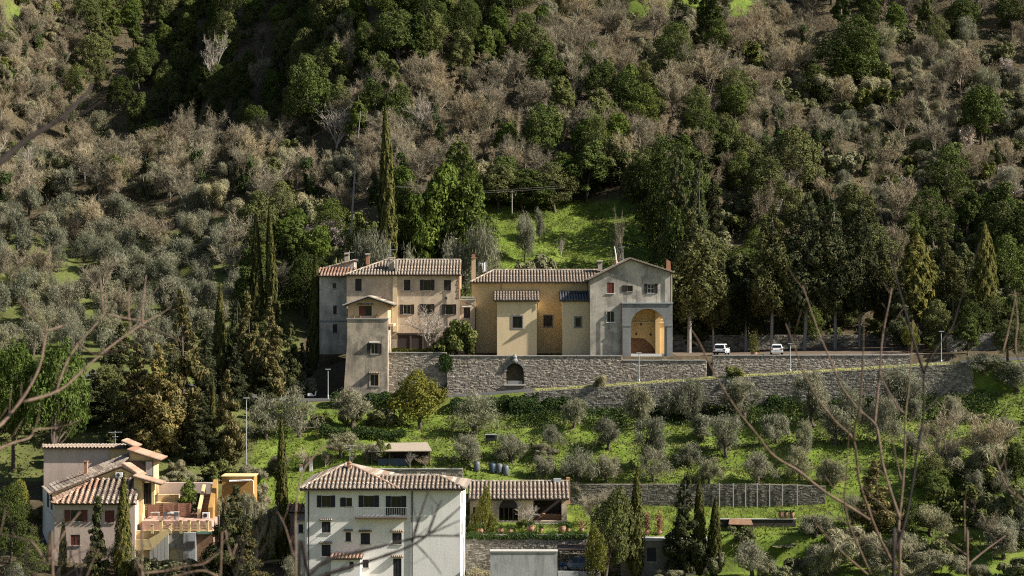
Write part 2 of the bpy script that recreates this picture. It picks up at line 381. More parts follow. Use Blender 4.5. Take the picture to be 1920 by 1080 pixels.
# ------------------------------------------------------------------ terrain
COLX = [-220, -85, -58, -31, -19, -9, 3, 32, 61, 90, 220]
def rep(v): return [v] * 11
def ext(a): return [a[0]] + a + [a[-1]]
TN = [  # (Y per column, z per column): the valley side, from behind the camera up to the top of the hill
 (rep(-40), rep(6)), (rep(0), rep(-1.75)), (rep(6), rep(-2.7)), (rep(14), rep(-4.8)), (rep(60), rep(-23)), (rep(170), rep(-52)), (rep(232), rep(-46)),
 (rep(250), ext([-35, -35, -36.5, -37, -37, -37, -36, -34.5, -33])),
 (ext([256, 256, 257, 257, 257, 257, 261, 258, 258]), ext([-32, -31.8, -33.5, -35.2, -35.2, -34.9, -33.6, -32.5, -31.5])),
 (ext([270, 270, 272, 273, 272, 264, 263.9, 268, 268]), ext([-28.5, -29, -31, -33, -34.2, -34.5, -33.5, -29.7, -29])),
 (ext([271, 271, 273, 274, 273, 264.7, 264.5, 269, 269]), ext([-27, -26, -28, -29, -29, -29.35, -29.6, -29.3, -28.5])),
 (ext([280, 280, 283, 283, 283, 282, 282, 282, 282]), ext([-22.5, -22.5, -25, -24.6, -24.6, -27.6, -27.9, -26.6, -26])),
 (ext([280.6, 280.6, 283.6, 283.6, 283.6, 282.6, 282.6, 282.6, 282.6]), ext([-22, -22, -24.2, -23.2, -23.2, -25.2, -25.2, -26.0, -25.5])),
 (rep(293), ext([-17.5, -17.8, -20.2, -20.2, -20.2, -21.0, -20.7, -20.3, -19.5])),
 (rep(306), ext([-13, -13.5, -17, -17.3, -17.4, -17.2, -16.4, -14.9, -13.2])),
 (ext([307, 307, 308, 308, 307.5, 306.6, 306.6, 306.6, 306.6]), ext([-12.6, -13.2, -16, -15.6, -15.3, -14.4, -12.4, -10.6, -8.9])),
 (ext([316, 316, 320, 317.2, 316.5, 316.4, 316.4, 316.4, 316.4]), ext([-11.2, -11.8, -15.6, -15.5, -15.2, -14.3, -12.3, -10.5, -8.8])),
 (ext([317, 317, 327, 318.4, 317.2, 317.2, 317.2, 317.2, 317.2]), ext([-11, -11.5, -13, -9.6, -9.8, -9.9, -9.8, -9.65, -8.5])),
 (ext([340, 340, 340, 341, 341, 342, 343, 343, 340]), ext([-8, -8.2, -9, -9, -9, -9, -9.7, -8.5, -6])),
 (rep(352), ext([-4, -4, -2, -0.5, 0, 0, -4, -3, -1])),
 (rep(378), ext([6, 6.5, 12, 14, 14.5, 14.5, 12, 10, 10])),
 (rep(420), ext([26, 27, 34, 36, 36, 36, 34, 33, 33])),
 (rep(475), ext([57, 57, 62, 64, 64, 64, 63, 62, 62])),
 (rep(560), rep(104)), (rep(760), rep(165)), (rep(1200), rep(215))]
TNY = np.array([n[0] for n in TN], float); TNZ = np.array([n[1] for n in TN], float)
CX = np.array(COLX, float)
def sstep(a, b, t):
    t = np.clip((t - a) / (b - a), 0, 1); return t * t * (3 - 2 * t)
_ph = rng.uniform(0, 6.28, 12)
def tz(X, Y):
    """ground height, vectorised"""
    X = np.atleast_1d(np.asarray(X, float)); Y = np.atleast_1d(np.asarray(Y, float))
    i = np.clip(np.searchsorted(CX, X) - 1, 0, len(CX) - 2)
    t = np.clip((X - CX[i]) / (CX[i + 1] - CX[i]), 0, 1)
    ny = TNY[:, i] * (1 - t) + TNY[:, i + 1] * t
    nz = TNZ[:, i] * (1 - t) + TNZ[:, i + 1] * t
    z = np.empty_like(X); z[:] = nz[-1]
    for k in range(len(TN) - 1):
        m = (Y >= ny[k]) & (Y < ny[k + 1])
        if m.any():
            u = (Y[m] - ny[k][m]) / (ny[k + 1][m] - ny[k][m])
            z[m] = nz[k][m] * (1 - u) + nz[k + 1][m] * u
    m = Y < ny[0]; z[m] = nz[0][m]
    # the wooded hollow and spur on the upper slope, deepened and stepped for shade
    up = sstep(414, 442, Y)
    z = z - up * (21 * (1 - sstep(-47, -36, X)) + 20 * (1 - sstep(-76, -65, X))) * (1 - 0.88 * (1 - sstep(-140, -104, X)))
    z = z + 13 * up * np.exp(-((X + 25) / 11) ** 2)
    # natural unevenness of the slopes
    w = sstep(346, 372, Y) + 0.35 * sstep(283.2, 287, Y) * (1 - sstep(302, 305.5, Y)) + 0.8 * (1 - sstep(200, 240, Y)) * sstep(20, 60, Y)
    z = z + w * (0.9 * np.sin(X * 0.17 + _ph[0] + Y * 0.05) + 0.7 * np.sin(Y * 0.21 + X * 0.09 + _ph[1]) + 0.35 * np.sin(X * 0.55 + Y * 0.31 + _ph[2]) + 0.3 * np.sin(Y * 0.7 - X * 0.23 + _ph[3]))
    # small grassed terraces in the olive grove
    gg = sstep(283.2, 286, Y) * (1 - sstep(302, 305.5, Y)) + sstep(346, 352, Y) * (1 - sstep(388, 396, Y))
    z = z + gg * (0.22 * np.sin(X * 1.15 + 1.7 * np.sin(Y * 0.6)) * np.sin(Y * 0.95 + 0.8 * np.sin(X * 0.45)) + 0.14 * np.sin(X * 2.3 + Y * 1.1) * np.sin(Y * 1.9 - X * 0.7))
    g = sstep(284, 287, Y) * (1 - sstep(301, 304, Y)) * sstep(-32, -26, X)
    z = z + g * 0.55 * np.sin((Y - 284) * 2 * math.pi / 6.2 + X * 0.02)
    return z
def tz1(x, y): return float(tz(x, y)[0])
def ground_px(px, py, y0=246.0, y1=560.0):
    """where the line of sight through a pixel meets the ground"""
    Y = np.arange(y0, y1, 0.4); zz = tz((px - 960) * Y / F, Y); zl = -(py - 540) * Y / F
    i = np.argmax(zz >= zl)
    if zz[i] < zl[i]: i = len(Y) - 1
    return float((px - 960) * Y[i] / F), float(Y[i])

def grid_axis(parts): return np.unique(np.round(np.concatenate([np.arange(a, b, s) for a, b, s in parts] + [[parts[-1][1]]]), 3))
gx = grid_axis([(-420, -140, 20), (-140, -90, 4), (-90, 90, 1.0), (90, 140, 4), (140, 420, 20)])
gy = grid_axis([(-40, 0, 4), (0, 30, 1), (30, 240, 5), (240, 262, 1), (262, 286, 0.3), (286, 305, 0.6), (305, 319, 0.3), (319, 480, 1.1), (480, 600, 4), (600, 1200, 25)])
GX, GY = np.meshgrid(gx, gy); GZ = tz(GX.ravel(), GY.ravel()).reshape(GX.shape)
nxg, nyg = len(gx), len(gy)
idx = np.arange(nxg * nyg).reshape(nyg, nxg)
quads = np.stack([idx[:-1, :-1], idx[:-1, 1:], idx[1:, 1:], idx[1:, :-1]], -1).reshape(-1, 4)
gm, nt, b = new_mat('hillside_ground', 0.95, 0.1)
g = gpos(nt)
att = N(nt, 'ShaderNodeAttribute'); att.attribute_name = 'cover'
n1 = noise(nt, g, 0.25, 5, 0.6); n2 = noise(nt, g, 1.6, 5, 0.65)
grass_c = ramp(nt, n1, [(0.32, (0.065, 0.09, 0.018)), (0.5, (0.115, 0.165, 0.024)), (0.7, (0.17, 0.205, 0.04))])
grass_c = mixc(nt, ramp(nt, n2, [(0.5, (0, 0, 0)), (0.72, (0.75,) * 3)]), grass_c, (0.085, 0.09, 0.03))  # dark olive patches put shade into the turf colour
litter_c = ramp(nt, n2, [(0.3, (0.045, 0.04, 0.022)), (0.55, (0.09, 0.07, 0.042)), (0.75, (0.12, 0.095, 0.058))])
L(nt, mixc(nt, att.outputs['Fac'], litter_c, grass_c), b.inputs['Base Color'])
bump(nt, b, n2, 0.6, 0.25)
GP = np.stack([GX.ravel(), GY.ravel(), GZ.ravel()], 1)
me = fast_mesh('ground', GP, quads, [gm], True)
ppx = 960 + GP[:, 0] * F / np.maximum(GP[:, 1], 1); ppy = 540 - GP[:, 2] * F / np.maximum(GP[:, 1], 1)
def grassy(X, Y, px, py):
    c = np.zeros_like(X)
    c = np.maximum(c, ((X > -34) & (Y > 264) & (Y < 306.4)) * 1.0)
    c = np.maximum(c, ((X > -34) & (Y >= 306.4) & (Y < 309)) * 0.7)
    lawn = (np.abs((px - 1070) / 175.0) < 1) & (py > 375) & (py < 540) & (Y > 343) & (Y < 392)
    c = np.maximum(c, lawn * 1.0)
    c = np.maximum(c, ((Y > 343) & (Y < 356) & (px > 640) & (px < 1240)) * 0.9)
    ol = (X < -32) & (Y > 318) & (Y < 384); c = np.maximum(c, ol * 0.5)
    c = np.maximum(c, ((X < -32) & (Y > 276) & (Y <= 318)) * 0.45)
    gl = (px > 1165) & (px < 1450) & (py > -2) & (py < 30) & (Y > 400); c = np.maximum(c, gl * 1.0)
    gl = (px < 70) & (py > 12) & (py < 42) & (Y > 400); c = np.maximum(c, gl * 1.0)
    c = np.maximum(c, ((X > 18) & (Y > 243) & (Y <= 264)) * 1.0)
    c = np.maximum(c, (Y < 240) * 0.6)
    return c
cov = grassy(GP[:, 0], GP[:, 1], ppx, ppy).astype(np.float32)
a_ = me.attributes.new('cover', 'FLOAT', 'POINT'); a_.data.foreach_set('value', cov)
ground = link(bpy.data.objects.new('ground', me)); ground['kind'] = 'structure'

def ribbon(name, front, back, mat, lift=0.02):
    """sheet laid between two lines of (x, y) points, following the ground"""
    mb = MB(); n = len(front); K = 4
    pts = []
    for (ax, ay), (bx, by) in zip(front, back):
        row = []
        for k in range(K + 1):
            t = k / K; x, y = ax + (bx - ax) * t, ay + (by - ay) * t
            row.append((x, y, max(tz1(ax, ay + 0.25) * (1 - t) + tz1(bx, by - 0.25) * t, tz1(x, y)) + lift))
        pts.append(row)
    vs = [p for r in pts for p in r]; fs = [(i * (K + 1) + k, (i + 1) * (K + 1) + k, (i + 1) * (K + 1) + k + 1, i * (K + 1) + k + 1) for i in range(n - 1) for k in range(K)]
    mb.add(vs, fs)
    return struct(name, mb, mat)
xs = np.arange(-60, 90, 2.0)
ribbon('road', [(x, 308.6 if x > -8 else 310.0) for x in xs], [(x, 315.0 if x > -26 else 316) for x in xs], 'asphalt', 0.03)
xs = np.arange(24, 56, 2.0)
ribbon('car_park', [(x, 318.0) for x in np.arange(23.6, 60, 2.0)], [(x, 340.0) for x in np.arange(23.6, 60, 2.0)], 'soil', 0.03)
ribbon('drive', [(x, 258.2) for x in np.arange(-5.2, 14, 1.2)], [(x, 263.0) for x in np.arange(-5.2, 14, 1.2)], 'gravel', 0.05)

# ------------------------------------------------------------------ rubble walls
def rubble(pts, zt, zb, size=(0.42, 0.24), rnd=None, proud=(0.006, 0.05), skip=None):
    """stones over a wall front: pts [(x,y)], zt/zb top and bottom heights at each point"""
    r = rnd or np.random.default_rng(3)
    seg = [0.0]
    for i in range(1, len(pts)): seg.append(seg[-1] + math.dist(pts[i], pts[i - 1]))
    seg = np.array(seg); px_ = np.array([p[0] for p in pts]); py_ = np.array([p[1] for p in pts])
    zt = np.array(zt, float); zb = np.array(zb, float)
    V = []; Q = []
    H = float((zt - zb).max()); zmax = float(zt.max()); z = float(zb.min())
    while z < zmax:
        size = (size[0], size[1]); h = size[1] * r.uniform(0.6, 1.45); s = -r.uniform(0, size[0])
        while s < seg[-1]:
            w = size[0] * r.uniform(0.45, 1.7)
            a, b_ = max(s + 0.015, 0), min(s + w - 0.015, seg[-1]); s += w
            if b_ - a < 0.08: continue
            mid = (a + b_) / 2; top = np.interp(mid, seg, zt); bot = np.interp(mid, seg, zb)
            z0, z1 = max(z + r.uniform(-0.03, 0.05), bot), min(z + h - r.uniform(-0.03, 0.05), top)
            if z1 - z0 < 0.05: continue
            xa, ya, xb, yb = np.interp(a, seg, px_), np.interp(a, seg, py_), np.interp(b_, seg, px_), np.interp(b_, seg, py_)
            if skip and skip((xa + xb) / 2, (z0 + z1) / 2): continue
            d = r.uniform(*proud); c = 0.035
            dx, dy = xb - xa, yb - ya; ln = math.hypot(dx, dy); ux, uy = dx / ln, dy / ln; nx, ny = uy, -ux
            if ny > 0: nx, ny = -nx, -ny
            o = len(V)
            for (q, zz) in ((0, z0), (1, z0), (1, z1), (0, z1)):
                V.append(((xa if q == 0 else xb), (ya if q == 0 else yb), zz))
            for (q, zz, sg) in ((0, z0 + c, 1), (1, z0 + c, -1), (1, z1 - c, -1), (0, z1 - c, 1)):
                j = r.uniform(-0.015, 0.015)
                bx, by = (xa, ya) if q == 0 else (xb, yb)
                V.append((bx + ux * c * sg + nx * (d + j), by + uy * c * sg + ny * (d + j), zz))
            Q += [(o + 4, o + 5, o + 6, o + 7), (o, o + 1, o + 5, o + 4), (o + 1, o + 2, o + 6, o + 5), (o + 2, o + 3, o + 7, o + 6), (o + 3, o, o + 4, o + 7)]
        z += h
    return V, Q
def stone_wall(name, label, pts, zt, zb, thick=0.55, mat='stone', size=(0.42, 0.24), coping=None, seed=1, skip=None, group=None, core_holes=None, cat='wall'):
    o = thing(name, label, cat, (pts[0][0], pts[0][1], min(zb)), group)
    mb = MB(); n = len(pts)
    if core_holes:
        x0, x1 = pts[0][0], pts[-1][0]
        mb.cells(x0, x1, min(zb), min(zt), pts[0][1], core_holes, 1.2)
        mb.poly([(x0, pts[0][1], zt[0]), (x1, pts[0][1], zt[-1]), (x1, pts[0][1] + thick, zt[-1]), (x0, pts[0][1] + thick, zt[0])])
    else:
        for i in range(n - 1):
            (xa, ya), (xb, yb) = pts[i], pts[i + 1]
            mb.add([(xa, ya, zb[i]), (xb, yb, zb[i + 1]), (xb, yb + thick, zb[i + 1]), (xa, ya + thick, zb[i]), (xa, ya, zt[i]), (xb, yb, zt[i + 1]), (xb, yb + thick, zt[i + 1]), (xa, ya + thick, zt[i])],
                   [(4, 5, 6, 7), (0, 1, 5, 4), (2, 3, 7, 6)] + ([(3, 0, 4, 7)] if i == 0 else []) + ([(1, 2, 6, 5)] if i == n - 2 else []))
    obj('core', mb, 'mortar', o)
    V, Q = rubble(pts, zt, zb, size, np.random.default_rng(seed), skip=skip)
    sb = MB(); sb.v = V; sb.f = Q
    obj('stones', sb, mat, o, kind='stuff')
    if coping:
        r = np.random.default_rng(seed + 50)
        for i in range(n - 1):
            (xa, ya), (xb, yb) = pts[i], pts[i + 1]
            k = max(1, int(math.dist(pts[i], pts[i + 1]) / coping))
            for j in range(k):
                t0, t1 = j / k + 0.012 / k, (j + 1) / k - 0.012 / k
                x0, x1 = xa + (xb - xa) * t0, xa + (xb - xa) * t1; y0 = ya + (yb - ya) * (t0 + t1) / 2
                za = zt[i] + (zt[i + 1] - zt[i]) * (t0 + t1) / 2
                hh = r.uniform(0.09, 0.15)
                obj('coping_stone', MB().box(x0, x1, y0 - 0.10 - r.uniform(0, 0.05), y0 + thick, za + 0.003, za + hh), 'sillstone', o)
    return o
# ------------------------------------------------------------------ tree kit
def leaf_quads(pts, nrm, lw, ll, r, up=0.0, spread=1.0, droop=0.0):
    """one small quad per point: long axis along a random direction leaning up"""
    n = len(pts)
    nn = nrm + r.normal(0, spread * 0.42, (n, 3)); nn /= np.linalg.norm(nn, axis=1)[:, None] + 1e-9
    t = r.normal(0, 1, (n, 3)); t[:, 2] += up
    t -= nn * (t * nn).sum(1)[:, None]; t /= np.linalg.norm(t, axis=1)[:, None] + 1e-9
    bt = np.cross(nn, t)
    s = r.uniform(0.65, 1.35, (n, 1))
    a = t * (ll * 0.5) * s; c = bt * (lw * 0.5) * s
    V = np.stack([pts - a, pts + c * 1.0 - a * 0.1, pts + a, pts - c * 1.0 + a * 0.1], 1).reshape(-1, 3)
    return V, np.arange(4 * n).reshape(-1, 4)
def lobes_points(lobes, n, r, shell=0.55, sq=1.0, bottom=-0.35):
    """points through the outer shells of a set of blobs, thinned where blobs overlap"""
    lobes = np.array(lobes); w = lobes[:, 3] ** 2; k = r.choice(len(lobes), n * 3, p=w / w.sum())
    d = r.normal(0, 1, (n * 3, 3)); d /= np.linalg.norm(d, axis=1)[:, None]
    rad = lobes[k, 3] * (shell + (1.08 - shell) * r.random(n * 3) ** 0.7)
    p = lobes[k, :3] + d * rad[:, None] * np.array([1, 1, sq])
    keep = np.ones(n * 3, bool)
    for j, lo in enumerate(lobes):
        dd = np.linalg.norm((p - lo[:3]) / np.array([1, 1, sq]), axis=1)
        keep &= ~((dd < lo[3] * 0.62) & (k != j))
    keep &= d[:, 2] > bottom - 0.5 * r.random(n * 3)
    # clumps: drop points where a coarse pattern is low
    cl = np.sin(p[:, 0] * 2.3 + 1) * np.sin(p[:, 1] * 2.7 + 2) * np.sin(p[:, 2] * 2.5) + 0.5 * np.sin(p[:, 0] * 5.1) * np.sin(p[:, 2] * 4.7 + p[:, 1] * 3)
    keep &= cl > -0.45 + r.normal(0, 0.15, n * 3)
    p, d = p[keep][:n], d[keep][:n]
    return p, d
def limb(mb, p0, p1, r0, r1, r, bend=0.12, n=5, k=4):
    p0, p1 = np.array(p0, float), np.array(p1, float); ln = np.linalg.norm(p1 - p0)
    off = r.normal(0, bend * ln, 3)
    pts = [tuple(p0 + (p1 - p0) * t + off * math.sin(t * math.pi)) for t in np.linspace(0, 1, k)]
    mb.tube(pts, list(np.linspace(r0, r1, k)), n, cap=False); return np.array(pts)
def mbmesh(name, mb, mat, smooth=True):
    me = bpy.data.meshes.new(name); me.from_pydata(mb.v, [], mb.f); me.materials.append(M[mat])
    if smooth: me.polygons.foreach_set('use_smooth', [True] * len(me.polygons))
    me.update(); return me
KIT = {}     # kind -> list of dict(trunk mesh, crown mesh, [ivy], H, W)
def kit(kind, trunk, crown, H, W, extra=None): KIT.setdefault(kind, []).append(dict(trunk=trunk, crown=crown, H=H, W=W, extra=extra or []))

def make_oak(kind, seed, mat, H=9.0, W=8.5, n=14000, lw=0.15, ll=0.24, trunk_mat='bark', low=0.14, nl=34):
    r = np.random.default_rng(seed); lobes = []
    for i in range(nl):
        a = r.uniform(0, 6.28); t = r.random() ** 0.8
        zc = H * (low + (0.86 - low) * t); prof = math.sin(math.pi * min(1, 0.25 + 0.72 * t)) ** 0.7
        rr = W * 0.5 * prof * r.uniform(0.35, 0.78)
        lobes.append((rr * math.cos(a), rr * math.sin(a), zc, W * r.uniform(0.08, 0.19)))
    lobes.append((0, 0, H * 0.6, W * 0.27)); lobes.append((r.normal(0, 0.4), r.normal(0, 0.4), H * 0.82, W * 0.17))
    sub = []
    for lo in lobes:
        for j in range(7):
            d_ = r.normal(0, 1, 3); d_[2] = abs(d_[2]) * 1.1 - 0.25; d_ /= np.linalg.norm(d_)
            sub.append((lo[0] + d_[0] * lo[3] * 0.85, lo[1] + d_[1] * lo[3] * 0.85, lo[2] + d_[2] * lo[3] * 1.0, lo[3] * r.uniform(0.28, 0.55)))
    p, d = lobes_points(sub + lobes, n, r, 0.6, 1.0)
    V, Q = leaf_quads(p, d, lw, ll, r, 0.3, 0.9)
    mb = MB(); top = limb(mb, (0, 0, -0.4), (r.normal(0, 0.3), r.normal(0, 0.3), H * 0.5), W * 0.035, W * 0.018, r, 0.05, 7, 5)
    for lo in lobes[::2]: limb(mb, top[r.integers(2, 5)], lo[:3], W * 0.014, W * 0.004, r)
    kit(kind, mbmesh(kind + '_trunk', mb, trunk_mat), fast_mesh(kind + '_crown', V, Q, mat), H, W)
def make_olive(seed, n=5600, H=5.0, W=4.6):
    r = np.random.default_rng(seed); lobes = []
    for i in range(19):
        a = r.uniform(0, 6.28); t = r.random(); rr = W * 0.5 * r.uniform(0.2, 0.9) * (1 - 0.35 * t)
        lobes.append((rr * math.cos(a), rr * math.sin(a), H * (0.26 + 0.62 * t), W * r.uniform(0.08, 0.17)))
    p, d = lobes_points(lobes, n, r, 0.1, 1.35, -0.9)
    p = p + r.normal(0, 0.10, p.shape) * (1 + 2.2 * (r.random((len(p), 1)) < 0.25))
    V, Q = leaf_quads(p, d, 0.06, 0.40, r, 1.7, 2.0)
    mb = MB(); forks = []
    base = limb(mb, (0, 0, -0.3), (r.normal(0, 0.15), r.normal(0, 0.15), H * 0.24), 0.24, 0.17, r, 0.06, 7, 4)
    for lo in lobes[:9]:
        q = limb(mb, base[-1], np.array(lo[:3]) * 0.95, 0.09, 0.02, r, 0.14)
    kit('olive_tree', mbmesh('olive_trunk', mb, 'bark'), fast_mesh('olive_crown', V, Q, 'olive'), H, W)
def make_cypress(kind, seed, mat, H=14.0, W=2.5, n=5000, low=0.02, trunk_mat='bark', bulge=0.55):
    r = np.random.default_rng(seed)
    t = r.random(n * 2) ** 0.9; a = r.uniform(0, 6.28, n * 2)
    prof = (1 - t ** (2.2 if bulge < 0.6 else 3.2)) ** 0.85 * np.minimum(1, (t + 0.03) / (0.16 if bulge < 0.6 else 0.4)) ** 0.6
    prof = np.maximum(prof, 0.04)
    fl = 0.82 + 0.18 * np.sin(a * 5 + t * 9 + seed) * np.cos(t * 23 + a * 2) + 0.12 * np.sin(a * 9 - t * 31)
    keep = r.random(n * 2) < 0.25 + 0.85 * prof; t, a, prof, fl = t[keep][:n], a[keep][:n], prof[keep][:n], fl[keep][:n]
    rad = W * 0.5 * prof / 0.92 * fl * (0.72 + 0.28 * r.random(len(t)) ** 0.5)
    p = np.stack([rad * np.cos(a), rad * np.sin(a), H * (low + (1 - low) * t)], 1)
    d = np.stack([np.cos(a), np.sin(a), 0.25 + 0 * a], 1)
    V, Q = leaf_quads(p, d, 0.16, 0.55, r, 2.4, 0.8)
    mb = MB(); limb(mb, (0, 0, -0.4), (0, 0, H * 0.92), W * 0.075, 0.03, r, 0.004, 7, 4)
    kit(kind, mbmesh(kind + '_trunk', mb, trunk_mat), fast_mesh(kind + '_crown', V, Q, mat), H, W)
def make_conifer(kind, seed, mat, H=13.0, W=6.0, n=6000, low=0.08, trunk_mat='bark', tiers=26, taper=0.8, flat_=0.8):
    r = np.random.default_rng(seed); lobes = []
    for i in range(tiers):
        t = (i + r.random()) / tiers; a = r.uniform(0, 6.28)
        R = W * 0.5 * (1 - t) ** taper * min(1, 0.45 + t * 3)
        rr = R * r.uniform(0.3, 1.0)
        lobes.append((rr * math.cos(a), rr * math.sin(a), H * (low + (0.97 - low) * t), max(0.35, R * r.uniform(0.26, 0.5))))
    p, d = lobes_points(lobes, n, r, 0.4, flat_, -0.7)
    V, Q = leaf_quads(p, d, 0.16, 0.42, r, 1.2, 0.9)
    mb = MB(); limb(mb, (0, 0, -0.4), (r.normal(0, 0.2), r.normal(0, 0.2), H * 0.95), W * 0.035, 0.03, r, 0.008, 7, 5)
    for lo in lobes[::3]: limb(mb, (0, 0, lo[2] - 0.3), lo[:3], 0.07, 0.02, r)
    kit(kind, mbmesh(kind + '_trunk', mb, trunk_mat), fast_mesh(kind + '_crown', V, Q, mat), H, W)
def twig_strips(A, B, w, r):
    """thin strips from A to B (n,3)"""
    d = B - A; s = r.normal(0, 1, A.shape); c = np.cross(d, s); c /= np.linalg.norm(c, axis=1)[:, None] + 1e-9
    w = np.asarray(w).reshape(-1, 1)
    V = np.stack([A - c * w, A + c * w, B + c * w * 0.35, B - c * w * 0.35], 1).reshape(-1, 3)
    return V, np.arange(4 * len(A)).reshape(-1, 4)
def make_bare(kind, seed, H=9.0, W=7.0, mat='twig', trunk_mat='palebark', dens=1.0, ivy=False, blossom=False, vase=0.55):
    r = np.random.default_rng(seed); mb = MB()
    lean = r.normal(0, 0.05, 2)
    base = limb(mb, (0, 0, -0.4), (lean[0] * H, lean[1] * H, H * 0.34), 0.15, 0.10, r, 0.04, 6, 4)
    tips = []; A = []; B = []; Wd = []
    for i in range(9):
        a = 6.28 * i / 9 + r.uniform(-0.4, 0.4); el = r.uniform(0.7, 1.4); ln = H * r.uniform(0.30, 0.5)
        s = base[r.integers(1, 4)]
        e = s + np.array([math.cos(a) * math.cos(el) * W / H * vase * 2, math.sin(a) * math.cos(el) * W / H * vase * 2, math.sin(el)]) * ln
        q = limb(mb, s, e, 0.085, 0.035, r, 0.08, 5, 4)
        for j in range(7):
            u = r.uniform(0.25, 1.0); k = min(2, int(u * 3)); s2 = q[k] + (q[k + 1] - q[k]) * (u * 3 - k)
            dd = (q[k + 1] - q[k]); dd = dd / np.linalg.norm(dd) + r.normal(0, 0.55, 3); dd[2] += 0.6; dd /= np.linalg.norm(dd)
            e2 = s2 + dd * H * r.uniform(0.10, 0.24); A.append(s2); B.append(e2); Wd.append(0.035)
            for m in range(int(9 * dens)):
                u2 = r.uniform(0.15, 1.0); s3 = s2 + (e2 - s2) * u2
                d3 = dd + r.normal(0, 0.6, 3); d3[2] += 0.45; d3 /= np.linalg.norm(d3); e3 = s3 + d3 * H * r.uniform(0.05, 0.13)
                A.append(s3); B.append(e3); Wd.append(0.022)
                for k3 in range(int(5 * dens)):
                    s4 = s3 + (e3 - s3) * r.uniform(0.2, 1.0); d4 = d3 + r.normal(0, 0.7, 3); d4 /= np.linalg.norm(d4)
                    A.append(s4); B.append(s4 + d4 * H * r.uniform(0.03, 0.08)); Wd.append(0.014)
    A = np.array(A); B = np.array(B); V, Q = twig_strips(A, B, np.array(Wd), r)
    extra = []
    if ivy:
        lobes = []
        for t in np.linspace(0.04, 0.62, 9):
            lobes.append((lean[0] * H * t + r.normal(0, 0.35), lean[1] * H * t + r.normal(0, 0.35), H * t, r.uniform(0.5, 1.15)))
        p, d = lobes_points(lobes, 1800, r, 0.55, 1.2, -0.9); Vi, Qi = leaf_quads(p, d, 0.26, 0.32, r, 0.2, 0.9)
        extra.append(('ivy', fast_mesh(kind + '_ivy', Vi, Qi, 'ivy')))
    if blossom:
        k = r.choice(len(B), 2600); p = B[k] + r.normal(0, 0.12, (2600, 3)); Vi, Qi = leaf_quads(p, r.normal(0, 1, (2600, 3)), 0.16, 0.18, r, 0, 1)
        extra.append(('blossom', fast_mesh(kind + '_blossom', Vi, Qi, 'blossom')))
    kit(kind, mbmesh(kind + '_trunk', mb, trunk_mat), fast_mesh(kind + '_crown', V, Q, mat), H, W, extra)
def make_shrub(kind, seed, mat, H=2.6, W=3.4, n=3400, lw=0.15, ll=0.24, up=0.4):
    r = np.random.default_rng(seed); lobes = []
    for i in range(16):
        a = r.uniform(0, 6.28); rr = W * 0.5 * r.uniform(0.2, 0.85)
        lobes.append((rr * math.cos(a), rr * math.sin(a), H * r.uniform(0.15, 0.75), W * r.uniform(0.08, 0.18)))
    p, d = lobes_points(lobes, n, r, 0.5, 1.0, -0.4); V, Q = leaf_quads(p, d, lw, ll, r, up, 1.0)
    mb = MB()
    for lo in lobes[:6]: limb(mb, (r.normal(0, 0.15), r.normal(0, 0.15), -0.2), lo[:3], 0.05, 0.015, r)
    kit(kind, mbmesh(kind + '_stems', mb, 'bark'), fast_mesh(kind + '_crown', V, Q, mat), H, W)
for s in range(8): make_oak('evergreen_oak', 100 + s, 'oak', 9.0 + (s % 4) * 0.9, (8.6, 5.2, 7.4, 9.6, 4.6, 8.0, 6.2, 10.0)[s], nl=(34, 24, 30, 36, 20, 26, 24, 40)[s])
for s in range(3): make_oak('bay_tree', 120 + s, 'bay', 8.5, 6.5, 7500, 0.18, 0.32, low=0.08)
for s in range(2): make_oak('yellow_green_tree', 130 + s, 'yellowleaf', 8.0, 8.0, 7500, 0.18, 0.28, low=0.24)
for s in range(9): make_olive(140 + s, (5600, 4200, 6400)[s % 3], 4.6 + (s % 4) * 0.3, 4.0 + (s * 0.7) % 1.8)
for s in range(4): make_cypress('cypress', 150 + s, 'cypress')
for s in range(2): make_cypress('standard_cypress', 156 + s, 'cypress', 13.0, 4.2, 5200, 0.24, 'greytrunk', 0.7)
for s in range(4): make_conifer('brown_conifer', 160 + s, 'conifer', 13.0, 6.0, 10000, 0.04, 'bark', 70)
for s in range(3): make_conifer('dark_conifer', 170 + s, 'darkcon', 15.0, 7.0, 11000, 0.05, 'bark', 80)
for s in range(4): make_conifer('tall_conifer', 180 + s, 'darkcon' if s % 2 else 'olivecon', 20.0, 7.5, 13000, 0.26, 'greytrunk', 80, 0.7, 1.5)
make_conifer('spruce', 190, 'darkcon', 8.0, 3.6, 8000, 0.03, 'bark', 80, 0.9, 0.5)
for s in range(6): make_bare('bare_tree', 200 + s, 9.0 + s % 2, 7.0 + s % 3, dens=1.4, trunk_mat='midbark')
for s in range(4): make_bare('ivy_clad_tree', 210 + s, 9.5, 6.5, ivy=True, trunk_mat='midbark', dens=1.2)
for s in range(3): make_bare('pale_bare_tree', 220 + s, 9.5, 7.0, 'paletwig', 'palebark', 0.75)
for s in range(3): make_bare('blossom_tree', 230 + s, 6.0, 6.0, 'paletwig', 'palebark', 0.9, blossom=True)
for s in range(5): make_shrub('shrub', 240 + s, 'shrub')
for s in range(4): make_shrub('dry_bush', 250 + s, 'drybush', 3.0, 3.8, 5000, 0.04, 0.55, 1.2)
for s in range(2): make_oak('stone_pine', 260 + s, 'pine', 9.5, 9.0, 6500, 0.16, 0.42, low=0.38)
TREES = []       # every plant with its place, for the labels
